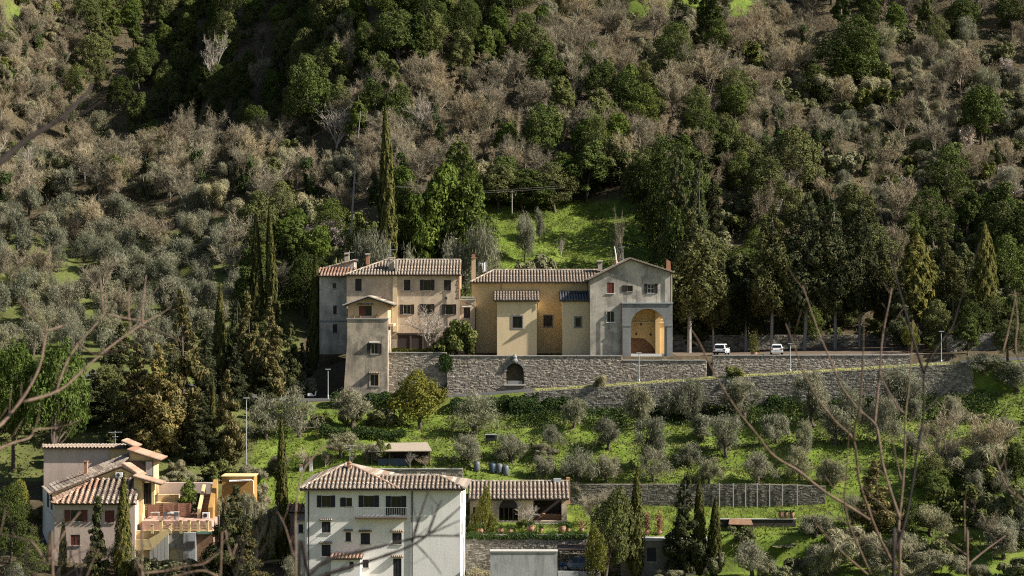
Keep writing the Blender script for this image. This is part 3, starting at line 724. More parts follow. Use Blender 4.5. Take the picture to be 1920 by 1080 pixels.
def plant(kind, X, Y, h=None, w=None, label=None, group=None, seed=None, rz=None, name=None, cat='tree', dz=0.0, z=None):
    v = KIT[kind]; r = random.Random(seed if seed is not None else int(X * 131 + Y * 977)); k = v[r.randrange(len(v))]
    sz = (h / k['H']) if h else r.uniform(0.75, 1.2); sx = (w / k['W']) if w else sz * r.uniform(0.88, 1.12)
    o = link(bpy.data.objects.new(name or kind, None)); o.location = (X, Y, (tz1(X, Y) if z is None else z) + dz); o.empty_display_size = 0.3
    lean_ = 0.02 if 'cypress' in kind or 'conifer' in kind else 0.08
    o.rotation_euler = (r.gauss(0, lean_), r.gauss(0, lean_), r.uniform(0, 6.28) if rz is None else rz); q_ = r.uniform(0.88, 1.12); o.scale = (sx * q_, sx / q_, sz)
    o['category'] = cat; o['label'] = label or ''
    if group: o['group'] = group
    for nm, me_ in [('trunk' if kind not in ('shrub', 'dry_bush') else 'stem', k['trunk']), ('crown', k['crown'])] + k['extra']:
        c = link(bpy.data.objects.new(nm, me_)); c.parent = o
    q = to_px(X, Y, o.location.z + 0.55 * (h or k['H'] * sz)); TREES.append((o, kind, q[0], q[1], k['H'] * sz, k['W'] * sx)); return o
def hero(kind, px, ytop, ybase, wpx, label, Y=None, name=None, group=None, seed=None, cat='tree', z=None):
    """a plant whose foot and top are at given heights in the picture; its foot stands on the ground"""
    if Y is None: X, Y = ground_px(px, ybase)
    else: X = XP(px, Y)
    zb = tz1(X, Y) if z is None else z
    return plant(kind, X, Y, ZP(ytop, Y) - zb, wpx * Y / F, label, group, seed, name=name, cat=cat, z=z)
# ------------------------------------------------------------------ building kit
def hole_of(w, Y):
    hw = w['w'] / 2 * (0.5 if w.get('s') == 'open' else 1.0)
    return (XP(w['x'] - hw, Y), XP(w['x'] + hw, Y), ZP(w['y'] + w['h'] / 2, Y), ZP(w['y'] - w['h'] / 2, Y))
def shutter_mesh(x0, x1, y, z0, z1, t=0.05):
    mb = MB(); f = 0.055
    mb.box(x0, x0 + f, y - t, y, z0, z1); mb.box(x1 - f, x1, y - t, y, z0, z1)
    mb.box(x0 + f, x1 - f, y - t, y, z1 - f, z1); mb.box(x0 + f, x1 - f, y - t, y, z0, z0 + f)
    n = max(4, int((z1 - z0) / 0.13)); h = (z1 - z0 - 2 * f) / n
    for i in range(n):
        a = z0 + f + i * h
        mb.add([(x0 + f, y - t * 0.8, a), (x1 - f, y - t * 0.8, a), (x1 - f, y - t * 0.2, a + h * 0.95), (x0 + f, y - t * 0.2, a + h * 0.95)], [(0, 1, 2, 3)])
    mb.box(x0 + f, x1 - f, y - 0.008, y - 0.002, z0 + f, z1 - f)
    return mb
def barrel(mb, p0, p1, nrm, r0, r1, n=4, cap=True):
    """half-round tile lying from p0 (low end) to p1, bulging along nrm"""
    p0, p1, nrm = Vector(p0), Vector(p1), Vector(nrm); d = (p1 - p0).normalized(); s = d.cross(nrm).normalized(); o = len(mb.v)
    for p, r in ((p0, r0), (p1, r1)):
        for i in range(n + 1):
            t = math.pi * i / n; q = p + s * math.cos(t) * r + nrm * math.sin(t) * r; mb.v.append((q.x, q.y, q.z))
    for i in range(n): mb.f.append((o + i, o + i + 1, o + n + 2 + i, o + n + 1 + i))
    if cap: mb.f.append(tuple(o + i for i in range(n + 1)))
def window(house, Y, w, frame='brownframe', depth=0.22):
    a, b, c, d = hole_of(w, Y); s = w.get('s', 'glass'); mat = w.get('m', 'brown'); yy = Y + depth
    t = 0.06; fb = MB()
    fb.box(a, a + t, yy - 0.05, yy, c, d); fb.box(b - t, b, yy - 0.05, yy, c, d); fb.box(a + t, b - t, yy - 0.05, yy, d - t, d); fb.box(a + t, b - t, yy - 0.05, yy, c, c + t)
    if b - a > 0.75: fb.box((a + b) / 2 - t * 0.6, (a + b) / 2 + t * 0.6, yy - 0.055, yy - 0.005, c + t, d - t)
    if w.get('bar'): fb.box(a + t, b - t, yy - 0.05, yy - 0.006, (c + d) / 2 - 0.02, (c + d) / 2 + 0.02)
    o = obj('door' if w.get('door') else 'window', fb, w.get('f', frame), house)
    if s != 'closed': obj('pane', MB().box(a, b, yy + 0.005, yy + 0.02, c, d), 'pane', o)
    else: obj('pane', MB().box(a, b, yy + 0.005, yy + 0.02, c, d), 'void', o)
    if s == 'open':
        ww = (b - a) * 0.5
        obj('shutter', shutter_mesh(a - ww, a - 0.015, Y - 0.015, c - 0.03, d + 0.03), mat, o); obj('shutter', shutter_mesh(b + 0.015, b + ww, Y - 0.015, c - 0.03, d + 0.03), mat, o)
    elif s == 'closed':
        m_ = (a + b) / 2
        obj('shutter', shutter_mesh(a + 0.01, m_ - 0.005, Y + 0.09, c + 0.01, d - 0.01), mat, o); obj('shutter', shutter_mesh(m_ + 0.005, b - 0.01, Y + 0.09, c + 0.01, d - 0.01), mat, o)
    elif s == 'half':
        m_ = (a + b) / 2
        obj('shutter', shutter_mesh(a + 0.01, m_ - 0.005, Y + 0.09, c + 0.01, d - 0.01), mat, o)
    elif s == 'leftopen':
        ww = (b - a); obj('shutter', shutter_mesh(a - ww, a - 0.015, Y - 0.015, c - 0.03, d + 0.03), mat, o)
    if w.get('sill', True): obj('sill', MB().box(a - 0.12, b + 0.12, Y - 0.10, Y + 0.14, c - 0.09, c - 0.001), w.get('sm', 'sillstone'), o)
    if w.get('sur'):
        k = w['sur']; sb = MB()
        sb.box(a - k, a - 0.002, Y - 0.05, Y + 0.02, c - k, d + k); sb.box(b + 0.002, b + k, Y - 0.05, Y + 0.02, c - k, d + k)
        sb.box(a, b, Y - 0.048, Y + 0.02, d + 0.002, d + k); sb.box(a, b, Y - 0.048, Y + 0.02, c - k, c - 0.002)
        obj('surround', sb, w.get('sum', 'pietra'), o)
    if w.get('bars'):
        gb = MB(); k = max(2, int((b - a) / 0.16))
        for i in range(1, k): gb.box(a + (b - a) * i / k - 0.012, a + (b - a) * i / k + 0.012, Y + 0.03, Y + 0.054, c, d)
        gb.box(a, b, Y + 0.028, Y + 0.056, (c + d) / 2 - 0.015, (c + d) / 2 + 0.015)
        obj('grille', gb, 'iron', o)
    if w.get('hood'):
        hz = d + 0.32; hb = MB(); e = 0.22
        hb.slab([(a - e, Y - 0.42, hz - 0.13), (b + e, Y - 0.42, hz - 0.13), (b + e, Y + 0.02, hz), (a - e, Y + 0.02, hz)], 0.06)
        if w['hood'] == 'tile':
            n = max(4, int((b - a + 2 * e) / 0.22))
            for i in range(n):
                x = a - e + (b - a + 2 * e) * (i + 0.5) / n
                barrel(hb, (x, Y - 0.46, hz - 0.12), (x, Y + 0.0, hz + 0.02), (0, -0.28, 0.96), 0.085, 0.075)
        obj('hood', hb, w.get('hm', 'tile'), o)
    return o
def roof_plane(house, poly, pitch=0.44, mat='tile', base='tilebase', rad=0.16, tl=0.42, thick=0.16, courses=True, seed=0, mat2=None, overhang=0.10, label=None):
    """a tiled roof slope: poly starts with its eave (two points)"""
    r = random.Random(seed + int(abs(poly[0][0]) * 10)); p = [Vector(q) for q in poly]
    u = (p[1] - p[0]).normalized(); n = None
    for i in range(2, len(p)):
        c = u.cross(p[i] - p[0])
        if c.length > 1e-4: n = c.normalized(); break
    if n.z < 0: n = -n
    v = n.cross(u).normalized()
    if v.z < 0: v = -v
    ro = obj('roof', MB().slab(poly, thick), base, house, label=label)
    if not courses: return ro
    q2 = [((q - p[0]).dot(u), (q - p[0]).dot(v)) for q in p]
    umin, umax = min(a for a, _ in q2), max(a for a, _ in q2); m = max(1, int((umax - umin) / pitch))
    for i in range(m):
        uu = umin + (umax - umin) * (i + 0.5) / m; vs = []
        for k in range(len(q2)):
            (a0, b0), (a1, b1) = q2[k], q2[(k + 1) % len(q2)]
            if (a0 - uu) * (a1 - uu) < 0: vs.append(b0 + (b1 - b0) * (uu - a0) / (a1 - a0))
        if len(vs) < 2: continue
        v0, v1 = min(vs), max(vs)
        if v1 - v0 < 0.25: continue
        if v0 < 0.05: v0 -= overhang
        mb = MB(); k = max(1, int(round((v1 - v0) / tl)))
        for j in range(k):
            a = v0 + (v1 - v0) * j / k; b = v0 + (v1 - v0) * (j + 1.12) / k
            jit = r.uniform(-0.032, 0.032)
            P0 = p[0] + u * (uu + jit) + v * a + n * (0.030 + r.uniform(0, 0.012)); P1 = p[0] + u * (uu + jit * 0.5 + r.uniform(-0.01, 0.01)) + v * b + n * 0.004
            barrel(mb, P0, P1, n, rad * r.uniform(0.95, 1.05), rad * 0.84)
        obj('tile_course', mb, (mat2[1] if mat2 and uu < mat2[0] else mat), ro)
    return ro
def ridge_tiles(house, a, b, mat='tile', rad=0.15, tl=0.42):
    a, b = Vector(a), Vector(b); k = max(1, int((b - a).length / tl)); mb = MB()
    d = (b - a).normalized(); n = Vector((0, 0, 1)); n = (n - d * n.dot(d)).normalized()
    for j in range(k):
        t0, t1 = j / k, (j + 1.12) / k
        barrel(mb, a + (b - a) * t0 + n * 0.05, a + (b - a) * min(t1, 1) + n * 0.03, n, rad, rad * 0.88)
    obj('ridge_course', mb, mat, house)
def chimney(house, cx, cy, X0, X1, Y0, Y1, z0, z1, mat='palechim', cap='tile', name='chimney'):
    c = obj(name, MB().box(X0, X1, Y0, Y1, z0, z1), mat, house)
    m = MB(); e = 0.09; m.box(X0 - e, X1 + e, Y0 - e, Y1 + e, z1 + 0.22, z1 + 0.30)
    m.slab([(X0 - e, Y0 - e, z1 + 0.305), (X1 + e, Y0 - e, z1 + 0.305), (X1 + e, (Y0 + Y1) / 2, z1 + 0.50), (X0 - e, (Y0 + Y1) / 2, z1 + 0.50)], 0.05)
    m.slab([(X0 - e, Y1 + e, z1 + 0.305), (X1 + e, Y1 + e, z1 + 0.305), (X1 + e, (Y0 + Y1) / 2, z1 + 0.50), (X0 - e, (Y0 + Y1) / 2, z1 + 0.50)], 0.05)
    for sx in (X0, X1 - 0.1):
        for sy in (Y0, Y1 - 0.1): m.box(sx, sx + 0.1, sy, sy + 0.1, z1, z1 + 0.22)
    obj('cap', m, cap, c)
    return c
def pipe(house, pts, r=0.055, mat='copper', name='downpipe'):
    return obj(name, MB().tube(pts, r, 6), mat, house)
def antenna(label, px, ytop, ybase, Y, arms, mat='zinc'):
    o = thing('antenna', label, 'antenna', P(px, ybase, Y))
    x, _, zb = P(px, ybase, Y); zt = ZP(ytop, Y)
    obj('mast', MB().tube([(x, Y, zb - 0.2), (x, Y, zt)], 0.035, 6), mat, o)
    for (f, half, n) in arms:
        z = zb + (zt - zb) * f; mb = MB(); mb.tube([(x - half, Y - 0.04, z), (x + half, Y - 0.04, z + 0.05)], 0.028, 5)
        for i in range(n):
            t = -half + 2 * half * i / max(1, n - 1); mb.tube([(x + t, Y - 0.35, z + 0.02), (x + t, Y + 0.3, z + 0.02)], 0.018, 4)
        obj('aerial', mb, mat, o)
    return o
def sidewalls(mb, xa, xb, Y0, Y1, z0, z1, sides='LRB'):
    if 'L' in sides: mb.poly([(xa, Y1, z0), (xa, Y0, z0), (xa, Y0, z1), (xa, Y1, z1)])
    if 'R' in sides: mb.poly([(xb, Y0, z0), (xb, Y1, z0), (xb, Y1, z1), (xb, Y0, z1)])
    if 'B' in sides: mb.poly([(xb, Y1, z0), (xa, Y1, z0), (xa, Y1, z1), (xb, Y1, z1)])
def block(house, Y, x0, x1, ytop, ybot, depth, mat, wins, sides='LRB', name='wall', frame='brownframe', zb=None):
    xa, xb, zt = XP(x0, Y), XP(x1, Y), ZP(ytop, Y); zb = ZP(ybot, Y) if zb is None else zb
    mb = MB(); mb.cells(xa, xb, zb, zt, Y, [hole_of(w, Y) for w in wins], 0.24); sidewalls(mb, xa, xb, Y, Y + depth, zb, zt, sides)
    o = obj(name, mb, mat, house)
    for w in wins: window(house, Y, w, frame)
    return xa, xb, zb, zt
def D(x, y, w, h, s='glass', **k): return dict(x=x, y=y, w=w, h=h, s=s, **k)

# ------------------------------------------------------------------ convent: the long house on the west
Y = 324.0
H = thing('convent_house', 'weathered tan plaster house with tiled roof and pale chimney breast, behind the front tower', 'house', P(755, 660, Y))
block(H, Y, 650, 862, 514, 664, 10, 'tan', [D(672, 534, 12, 23, 'closed', sill=True), D(763.5, 534.5, 12, 20, 'closed'), D(801, 534.5, 27, 19, 'open'), D(839, 535, 13, 20, 'closed'),
      D(763, 580, 27, 17.5, 'open', f='frame'), D(801, 579.5, 27, 18.5, 'open'), D(842, 580, 27, 18.5, 'open')], 'R')
# ground-floor loggia under a beam, its shaded opening painted as a dark sheet
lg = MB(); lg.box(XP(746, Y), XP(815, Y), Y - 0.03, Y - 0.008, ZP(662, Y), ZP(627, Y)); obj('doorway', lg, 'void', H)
for px in (770, 793): obj('post', MB().box(XP(px - 1.6, Y), XP(px + 1.6, Y), Y - 0.12, Y - 0.035, ZP(662, Y), ZP(629, Y)), 'brownframe', H)
obj('lintel', MB().box(XP(744, Y), XP(817, Y), Y - 0.14, Y - 0.005, ZP(628.5, Y), ZP(624.5, Y)), 'brown', H)
obj('balcony_beam', MB().box(XP(745, Y), XP(862, Y), Y - 0.06, Y - 0.004, ZP(514.5, Y), ZP(517, Y)), 'brownframe', H)
# chimney breast running up the facade and through the roof
xa, xb = XP(736.5, Y), XP(745, Y)
obj('chimney_breast', MB().box(xa, xb, Y - 0.30, Y - 0.004, ZP(622, Y), ZP(516, Y)), 'ochre_light', H)
rf = roof_plane(H, [P(647.5, 515.5, 323.4), P(864.5, 515.5, 323.4), P(864.5, 488, 329.2), P(724, 488, 329.2)])
roof_plane(H, [(XP(647.5, 323.4), 334.5, ZP(515.5, 323.4)), P(647.5, 515.5, 323.4), P(724, 488, 329.2)])
roof_plane(H, [(XP(864.5, 323.4), 335, ZP(515.5, 323.4)), (XP(647.5, 323.4), 335, ZP(515.5, 323.4)), P(724, 488, 329.2), P(864.5, 488, 329.2)], courses=False)
ridge_tiles(H, P(724, 487.5, 329.2), P(864.5, 487.5, 329.2)); ridge_tiles(H, P(647.5, 515, 323.4), P(724, 487.5, 329.2))
c = chimney(H, 0, 0, XP(728.5, 325.5), XP(738.5, 325.5), 325.0, 326.3, ZP(512, 325), ZP(488, 325), 'grey_pl')
obj('chimney', MB().wallpoly([P(740.5, 512, 324.4), P(745.5, 512, 324.4), P(745.5, 489, 324.4), P(743, 486, 324.4), P(740.5, 489, 324.4)], 1.4), 'palechim', H)
for k in range(7): obj('quoin', MB().box(XP(856.5 + (k % 2) * 1.5, Y), XP(861.7, Y), Y - 0.05, Y - 0.006, ZP(559 - k * 6.2, Y), ZP(555.2 - k * 6.2, Y)), 'brick', H)
pipe(H, [P(861, 516, 323.6), P(861, 661, 323.7)])
obj('wall_lamp', MB().box(XP(835, Y), XP(838.5, Y), Y - 0.35, Y - 0.01, ZP(561, Y), ZP(557, Y)), 'iron', H)
# west wing
Hw = thing('convent_wing', 'grey stained wing with three small stacked windows beside the tall house', 'house', P(624, 660, 325.5))
Yw = 325.5
block(Hw, Yw, 599, 650.6, 517, 664, 8, 'grey_pl', [D(627, 536, 6.5, 10, 'glass'), D(628, 581, 6.5, 16, 'closed'), D(628, 616, 8, 16, 'closed')], 'L')
obj('string_course', MB().box(XP(598.6, Yw), XP(650, Yw), Yw - 0.07, Yw - 0.004, ZP(603.5, Yw), ZP(601, Yw)), 'pietra', Hw)
roof_plane(Hw, [P(597, 517.5, 325.0), P(651, 517.5, 325.0), P(668, 502, 330), P(598, 507.5, 330)], mat='redtile')
bw = MB(); bw.wallpoly([P(600, 512, 330.2), P(664, 512, 330.2), P(664, 489, 330.2), P(600, 505, 330.2)], 5.0); obj('back_wall', bw, 'grey_pl', Hw)
roof_plane(Hw, [(XP(598, 330), 336, ZP(505.5, 330)), P(598, 505.5, 330), P(666, 487.5, 330), (XP(666, 330), 336, ZP(487.5, 330))])
chimney(Hw, 0, 0, XP(646, 331), XP(654, 331), 331, 332, ZP(497, 331), ZP(480, 331), 'palechim')
chimney(Hw, 0, 0, XP(686, 333), XP(692, 333), 333, 333.8, ZP(496, 333), ZP(481, 333), 'brick')
# front tower
Yt = 314.6
T = thing('front_tower', 'battered tall tower block with gabled top room, rising from the lower road', 'house', P(688, 745, Yt))
def tower_wall():
    wins = [D(702, 654, 27, 19, 'open', f='frame'), D(702, 713, 15, 21, 'glass', bars=True, sur=0.16, sum='peach')]
    xa, xb, zt, zb = XP(651, Yt), XP(727, Yt), ZP(597, Yt), ZP(746, Yt)
    mb = MB(); mb.cells(xa, xb, zb - 1.0, zt, Yt, [hole_of(w, Yt) for w in wins], 0.24); sidewalls(mb, xa, xb, Yt, Yt + 9, zb - 1.0, zt, 'LR')
    mb.poly([(xa, Yt, zt), (xb, Yt, zt), (xb, Yt + 9, zt), (xa, Yt + 9, zt)])
    # battered skirt on the west corner
    mb.add([(xa - 0.62, Yt + 0.002, zb - 1), (xa, Yt + 0.002, zb - 1), (xa, Yt + 0.002, ZP(640, Yt)), (xa - 0.62, Yt + 9, zb - 1), (xa, Yt + 9, ZP(640, Yt))], [(0, 1, 2), (0, 2, 4, 3)])
    obj('wall', mb, 'tower_pl', T)
    wins[0]['hood'] = 'slab'; wins[0]['hm'] = 'sillstone'; wins[1]['hood'] = 'tile'
    for w in wins: window(T, Yt, w, 'frame')
tower_wall()
obj('ledge', MB().box(XP(650, Yt), XP(729, Yt), Yt - 0.12, Yt + 0.6, ZP(598.5, Yt), ZP(596.3, Yt)), 'sillstone', T)
Yu = 315.2
w = D(685, 583, 24, 18.5, 'half', m='redwood', hood='tile')
u = MB(); u.cells(XP(652.5, Yu), XP(727, Yu), ZP(596.5, Yu), ZP(571, Yu), Yu, [hole_of(w, Yu)], 0.24)
u.poly([P(652.5, 571, Yu), P(727, 571, Yu), P(690, 557.5, Yu)]); sidewalls(u, XP(652.5, Yu), XP(727, Yu), Yu, Yu + 8.5, ZP(596.5, Yu), ZP(571, Yu), 'LR'); obj('gable_room', u, 'peach', T)
window(T, Yu, w)
ax, ay, az = P(690, 556, 314.5)
roof_plane(T, [(XP(643.5, 314.5), 323.8, ZP(573, 314.5)), P(643.5, 573, 314.5), (ax, ay, az), (ax, 323.8, az)], mat='tile')
roof_plane(T, [P(738, 572, 314.5), (XP(738, 314.5), 323.8, ZP(572, 314.5)), (ax, 323.8, az), (ax, ay, az)], mat='tile')
for q0, q1 in (((643.5, 573), (690, 556)), ((690, 556), (738, 572))):
    obj('barge_course', MB().wallpoly([P(q0[0], q0[1], 314.4), P(q1[0], q1[1], 314.4), P(q1[0], q1[1] - 2, 314.4), P(q0[0], q0[1] - 2, 314.4)], 0.35), 'sillstone', T)
obj('side_balcony', MB().box(XP(727.5, Yt), XP(737, Yt), 315.6, 322, ZP(612, 316), ZP(607, 316)), 'peach', T)
for yy in (316.2, 319.5): obj('balcony_post', MB().box(XP(734, yy), XP(736.3, yy), yy, yy + 0.2, ZP(607.3, 316), ZP(574, 316)), 'ochre', T)
for px, r_ in ((664, 0.13), (675, 0.1), (706, 0.14)):
    p = thing('flower_pot', {664: 'small clay pot at the west end of the tower ledge', 675: 'small clay pot just below the shuttered tower window', 706: 'larger clay pot at the east end of the tower ledge'}[px], 'pot', P(px, 596.3, 314.85))
    x0, y0, z0 = P(px, 596.2, 314.85)
    obj('bowl', MB().lathe((x0, y0, z0), [(r_ * 0.7, 0), (r_, 0.2), (r_ * 1.1, 0.24), (r_ * 0.9, 0.24)], 10), 'terracotta', p)
    rr = np.random.default_rng(px); pp = rr.normal(0, 0.10, (70, 3)) + np.array([x0, y0, z0 + 0.32]); V, Q = leaf_quads(pp, rr.normal(0, 1, (70, 3)), 0.07, 0.14, rr)
    mb = MB(); mb.v = [tuple(q) for q in V]; mb.f = [tuple(q) for q in Q]; obj('foliage', mb, 'yellowleaf', p)
# low link block between house and church
Yl = 325.2
K = thing('link_block', 'small flat-roofed link with one dark window between house and church', 'house', P(876, 664, Yl))
block(K, Yl, 862.3, 892, 563, 664, 7, 'tan', [D(875.5, 587, 12, 19, 'closed', hood='slab', hm='sillstone')], 'R')
obj('roof', MB().box(XP(858, Yl), XP(892, Yl), Yl - 0.2, Yl + 7, ZP(563, Yl) + 0.003, ZP(560.5, Yl)), 'sillstone', K)
pf = MB()
pf.box(XP(862.2, 326), XP(864, 326), 326, 326.15, ZP(560, 326), ZP(492, 326)); obj('pergola_post', pf, 'peach', K)
obj('railing', MB().box(XP(864.2, 325.3), XP(890, 325.3), 325.3, 325.38, ZP(558.2, 325.3), ZP(556, 325.3)), 'sillstone', K)
pipe(K, [P(872, 566, 325.0), P(888, 573, 325.0), P(891.5, 578, 325.0), P(891.5, 664, 325.0)], 0.075)
# ------------------------------------------------------------------ convent church
Yc = 326.0
C = thing('church', 'ochre plastered church with long tiled roof and two side chapels', 'church', P(1000, 668, Yc))
block(C, Yc, 885, 1107.5, 529, 670, 10, 'ochre', [D(1027.5, 602, 16, 21, 'closed', sur=0.14)], 'LR')
roof_plane(C, [P(881.5, 529.5, 325.3), P(1113, 529.5, 325.3), P(1128, 507, 331.2), P(926, 507, 331.2)])
roof_plane(C, [(XP(881.5, 325.3), 336.5, ZP(529.5, 325.3)), P(881.5, 529.5, 325.3), P(926, 507, 331.2)])
ridge_tiles(C, P(926, 506.5, 331.2), P(1128, 506.5, 331.2)); ridge_tiles(C, P(881.5, 529, 325.3), P(926, 506.5, 331.2))
obj('cornice', MB().box(XP(885, Yc), XP(1107, Yc), Yc - 0.22, Yc - 0.004, ZP(533, Yc), ZP(529.6, Yc)), 'ochre_light', C)
def chapel(x0, x1, rx0, rx1, wx, ww, wh, mat, rmat, Yf=320.6, sill=0.18):
    zb = ZP(668.5, Yf)
    wl = block(C, Yf, x0, x1, 563.5, 668.5, Yc - Yf - 0.01, mat, [D(wx, 604, ww, wh, 'glass', bars=True, sur=sill, sill=False)], 'LR', 'chapel_wall')
    roof_plane(C, [P(rx0, 563.5, Yf - 0.45), P(rx1, 563.5, Yf - 0.45), (XP(rx1, Yf - 0.45), 325.9, ZP(546.5, 325.9)), (XP(rx0, Yf - 0.45), 325.9, ZP(546.5, 325.9))], mat=rmat, pitch=0.40)
chapel(932, 1006.5, 925, 1012, 970, 18, 21.5, 'ochre_light', 'tile')
chapel(1054.5, 1106.5, 1049, 1107, 1084, 10, 17, 'ochre_light', 'darktile', 321.0, 0.2)
pipe(C, [P(1010, 565, 320.2), P(1007.8, 569, 320.5), P(1007.8, 578, 320.5)]); pipe(C, [P(939.5, 532, 325.8), P(939.5, 548, 325.8)], 0.045); pipe(C, [P(1101, 532, 325.8), P(1101, 548, 325.8)], 0.045)
chimney(C, 0, 0, XP(1121, 330), XP(1129, 330), 329.5, 330.6, ZP(508, 330), ZP(494, 330), 'palechim')
tc = thing('tall_chimney', 'slender orange brick chimney rising between the house and the church', 'chimney', P(888, 530, 328))
obj('shaft', MB().box(XP(884.2, 328), XP(891.5, 328), 327.6, 328.2, ZP(560, 328), ZP(484, 328)), 'peach', tc)
obj('cap', MB().box(XP(882.8, 328), XP(893, 328), 327.5, 328.3, ZP(484, 328) + 0.003, ZP(482, 328)), 'brick', tc); obj('pot', MB().box(XP(885, 328), XP(891, 328), 327.7, 328.1, ZP(482, 328) + 0.003, ZP(476.5, 328)), 'terracotta', tc)
# ------------------------------------------------------------------ gabled house with the arched loggia
Yg = 319.0
G = thing('gabled_house', 'grey stained gabled house with an arched sunlit loggia at its corner', 'house', P(1180, 675, Yg))
wins = [D(1144.7, 540, 13, 20, 'closed', m='redwood', sm='white'), D(1181.5, 541, 10, 11, 'leftopen'), D(1220.5, 541, 25, 17, 'open', f='white', bar=True), D(1145, 594, 14, 20, 'glass', bars=True, f='white', sm='white', sur=0.1, sum='sillstone')]
gw = MB()
LX0, LX1 = XP(1167, Yg), XP(1260.5, Yg)
gw.cells(XP(1106.5, Yg), LX1, ZP(674, Yg), ZP(523.5, Yg), Yg, [hole_of(w, Yg) for w in wins] + [(LX0, LX1, ZP(674, Yg), ZP(569, Yg))], 0.24)
gw.poly([P(1106.5, 523.5, Yg), P(1260.5, 523.5, Yg), P(1260.5, 510, Yg), P(1182, 486.5, Yg)])
xa, xb = XP(1106.5, Yg), LX1
gw.poly([(xa, 332, ZP(674, Yg)), (xa, Yg, ZP(674, Yg)), (xa, Yg, ZP(523.5, Yg)), (xa, 332, ZP(523.5, Yg))])
gw.poly([(xb, Yg, ZP(569, Yg)), (xb, 332, ZP(569, Yg)), (xb, 332, ZP(510, Yg)), (xb, Yg, ZP(510, Yg))])
gw.poly([(xb, 323.9, ZP(674, Yg)), (xb, 332, ZP(674, Yg)), (xb, 332, ZP(569, Yg)), (xb, 323.9, ZP(569, Yg))])
gw.poly([(xb, 332, ZP(674, Yg)), (xa, 332, ZP(674, Yg)), (xa, 332, ZP(523.5, Yg)), (xb, 332, ZP(510, Yg))])
obj('wall', gw, 'grey_pl', G)
for w in wins: window(G, Yg, w)
rx, ry, rz_ = P(1182, 484.8, 318.5)
roof_plane(G, [(XP(1103, 318.5), 332.4, ZP(525, 318.5)), P(1103, 525, 318.5), (rx, ry, rz_), (rx, 332.4, rz_)])
roof_plane(G, [P(1263, 511, 318.5), (XP(1263, 318.5), 332.4, ZP(511, 318.5)), (rx, 332.4, rz_), (rx, ry, rz_)])
ridge_tiles(G, (rx, ry, rz_), (rx, 332.4, rz_))
for q0, q1 in (((1103, 525), (1182, 484.8)), ((1182, 484.8), (1263, 511))):
    obj('verge_course', MB().wallpoly([P(q0[0], q0[1] + 0.3, 318.42), P(q1[0], q1[1] + 0.3, 318.42), P(q1[0], q1[1] - 2.2, 318.42), P(q0[0], q0[1] - 2.2, 318.42)], 0.3), 'tile', G)
# loggia: front wall with an arch, open also to the east
Yf = 318.55
def arch_wall(mb, X0, X1, Z0, Z1, y, ax0, ax1, zs, n=14, depth=0.55, axis='x', rise=1.0):
    """wall face with a round-headed opening; axis 'x' faces the viewer, 'y' faces east"""
    cx, R = (ax0 + ax1) / 2, (ax1 - ax0) / 2
    def q(a, z, d=0.0): return (a, y + d, z) if axis == 'x' else (y - d, a, z)
    arc = [(cx - R * math.cos(math.pi * i / n), zs + R * rise * math.sin(math.pi * i / n)) for i in range(n + 1)]
    for d in (0.0, depth):
        mb.poly([q(X0, Z0, d), q(ax0, Z0, d), q(ax0, zs, d), q(X0, zs, d)]); mb.poly([q(ax1, Z0, d), q(X1, Z0, d), q(X1, zs, d), q(ax1, zs, d)])
        mb.poly([q(X0, zs, d), q(ax0, zs, d), q(ax0, Z1, d), q(X0, Z1, d)]); mb.poly([q(ax1, zs, d), q(X1, zs, d), q(X1, Z1, d), q(ax1, Z1, d)])
        for i in range(n):
            (a, za), (b, zb_) = arc[i], arc[i + 1]; mb.poly([q(a, za, d), q(b, zb_, d), q(b, Z1, d), q(a, Z1, d)])
    edge = [(ax0, Z0)] + arc + [(ax1, Z0)]
    for i in range(len(edge) - 1):
        (a, za), (b, zb_) = edge[i], edge[i + 1]; mb.poly([q(a, za, 0), q(b, zb_, 0), q(b, zb_, depth), q(a, za, depth)])
    mb.poly([q(X0, Z0, 0), q(X0, Z1, 0), q(X0, Z1, depth), q(X0, Z0, depth)]); mb.poly([q(X1, Z0, 0), q(X1, Z1, 0), q(X1, Z1, depth), q(X1, Z0, depth)]); mb.poly([q(X0, Z1, 0), q(X1, Z1, 0), q(X1, Z1, depth), q(X0, Z1, depth)])
lf = MB(); zs = ZP(610, Yf); Z0, Z1 = ZP(675.5, Yf), ZP(569.3, Yf)
arch_wall(lf, XP(1167, Yf), XP(1261, Yf), Z0, Z1, Yf, XP(1183, Yf), XP(1246, Yf), zs)
obj('loggia_front', lf, 'pietra', G)
ls = MB(); arch_wall(ls, Yf + 0.56, 323.85, Z0, Z1 - 0.01, XP(1261, Yf), 319.3, 323.8, ZP(592, Yf), depth=0.45, axis='y', rise=0.5); obj('loggia_side', ls, 'loggia_pl', G)
li = MB(); xl, xr = XP(1168, Yf), XP(1259, Yf); Yb = 323.86
li.box(xl, xr, Yb, Yb + 0.2, Z0, Z1); li.box(xl - 0.1, xl, Yf + 0.57, Yb, Z0, Z1); li.box(xl, xr, Yf + 0.57, Yb - 0.004, Z1 - 0.16, Z1 - 0.02)
obj('loggia_room', li, 'loggia_pl', G)
obj('loggia_floor', MB().box(xl, xr, Yf + 0.57, Yb - 0.005, Z0 - 0.3, ZP(670, Yf)), 'pavers', G)
obj('loggia_cornice', MB().box(xl, xr, Yb - 0.16, Yb - 0.003, ZP(606, Yb), ZP(603.2, Yb)), 'ochre_light', G); obj('loggia_cornice', MB().box(xl, xr, Yb - 0.10, Yb - 0.003, ZP(600.5, Yb), ZP(599, Yb)), 'ochre_light', G)
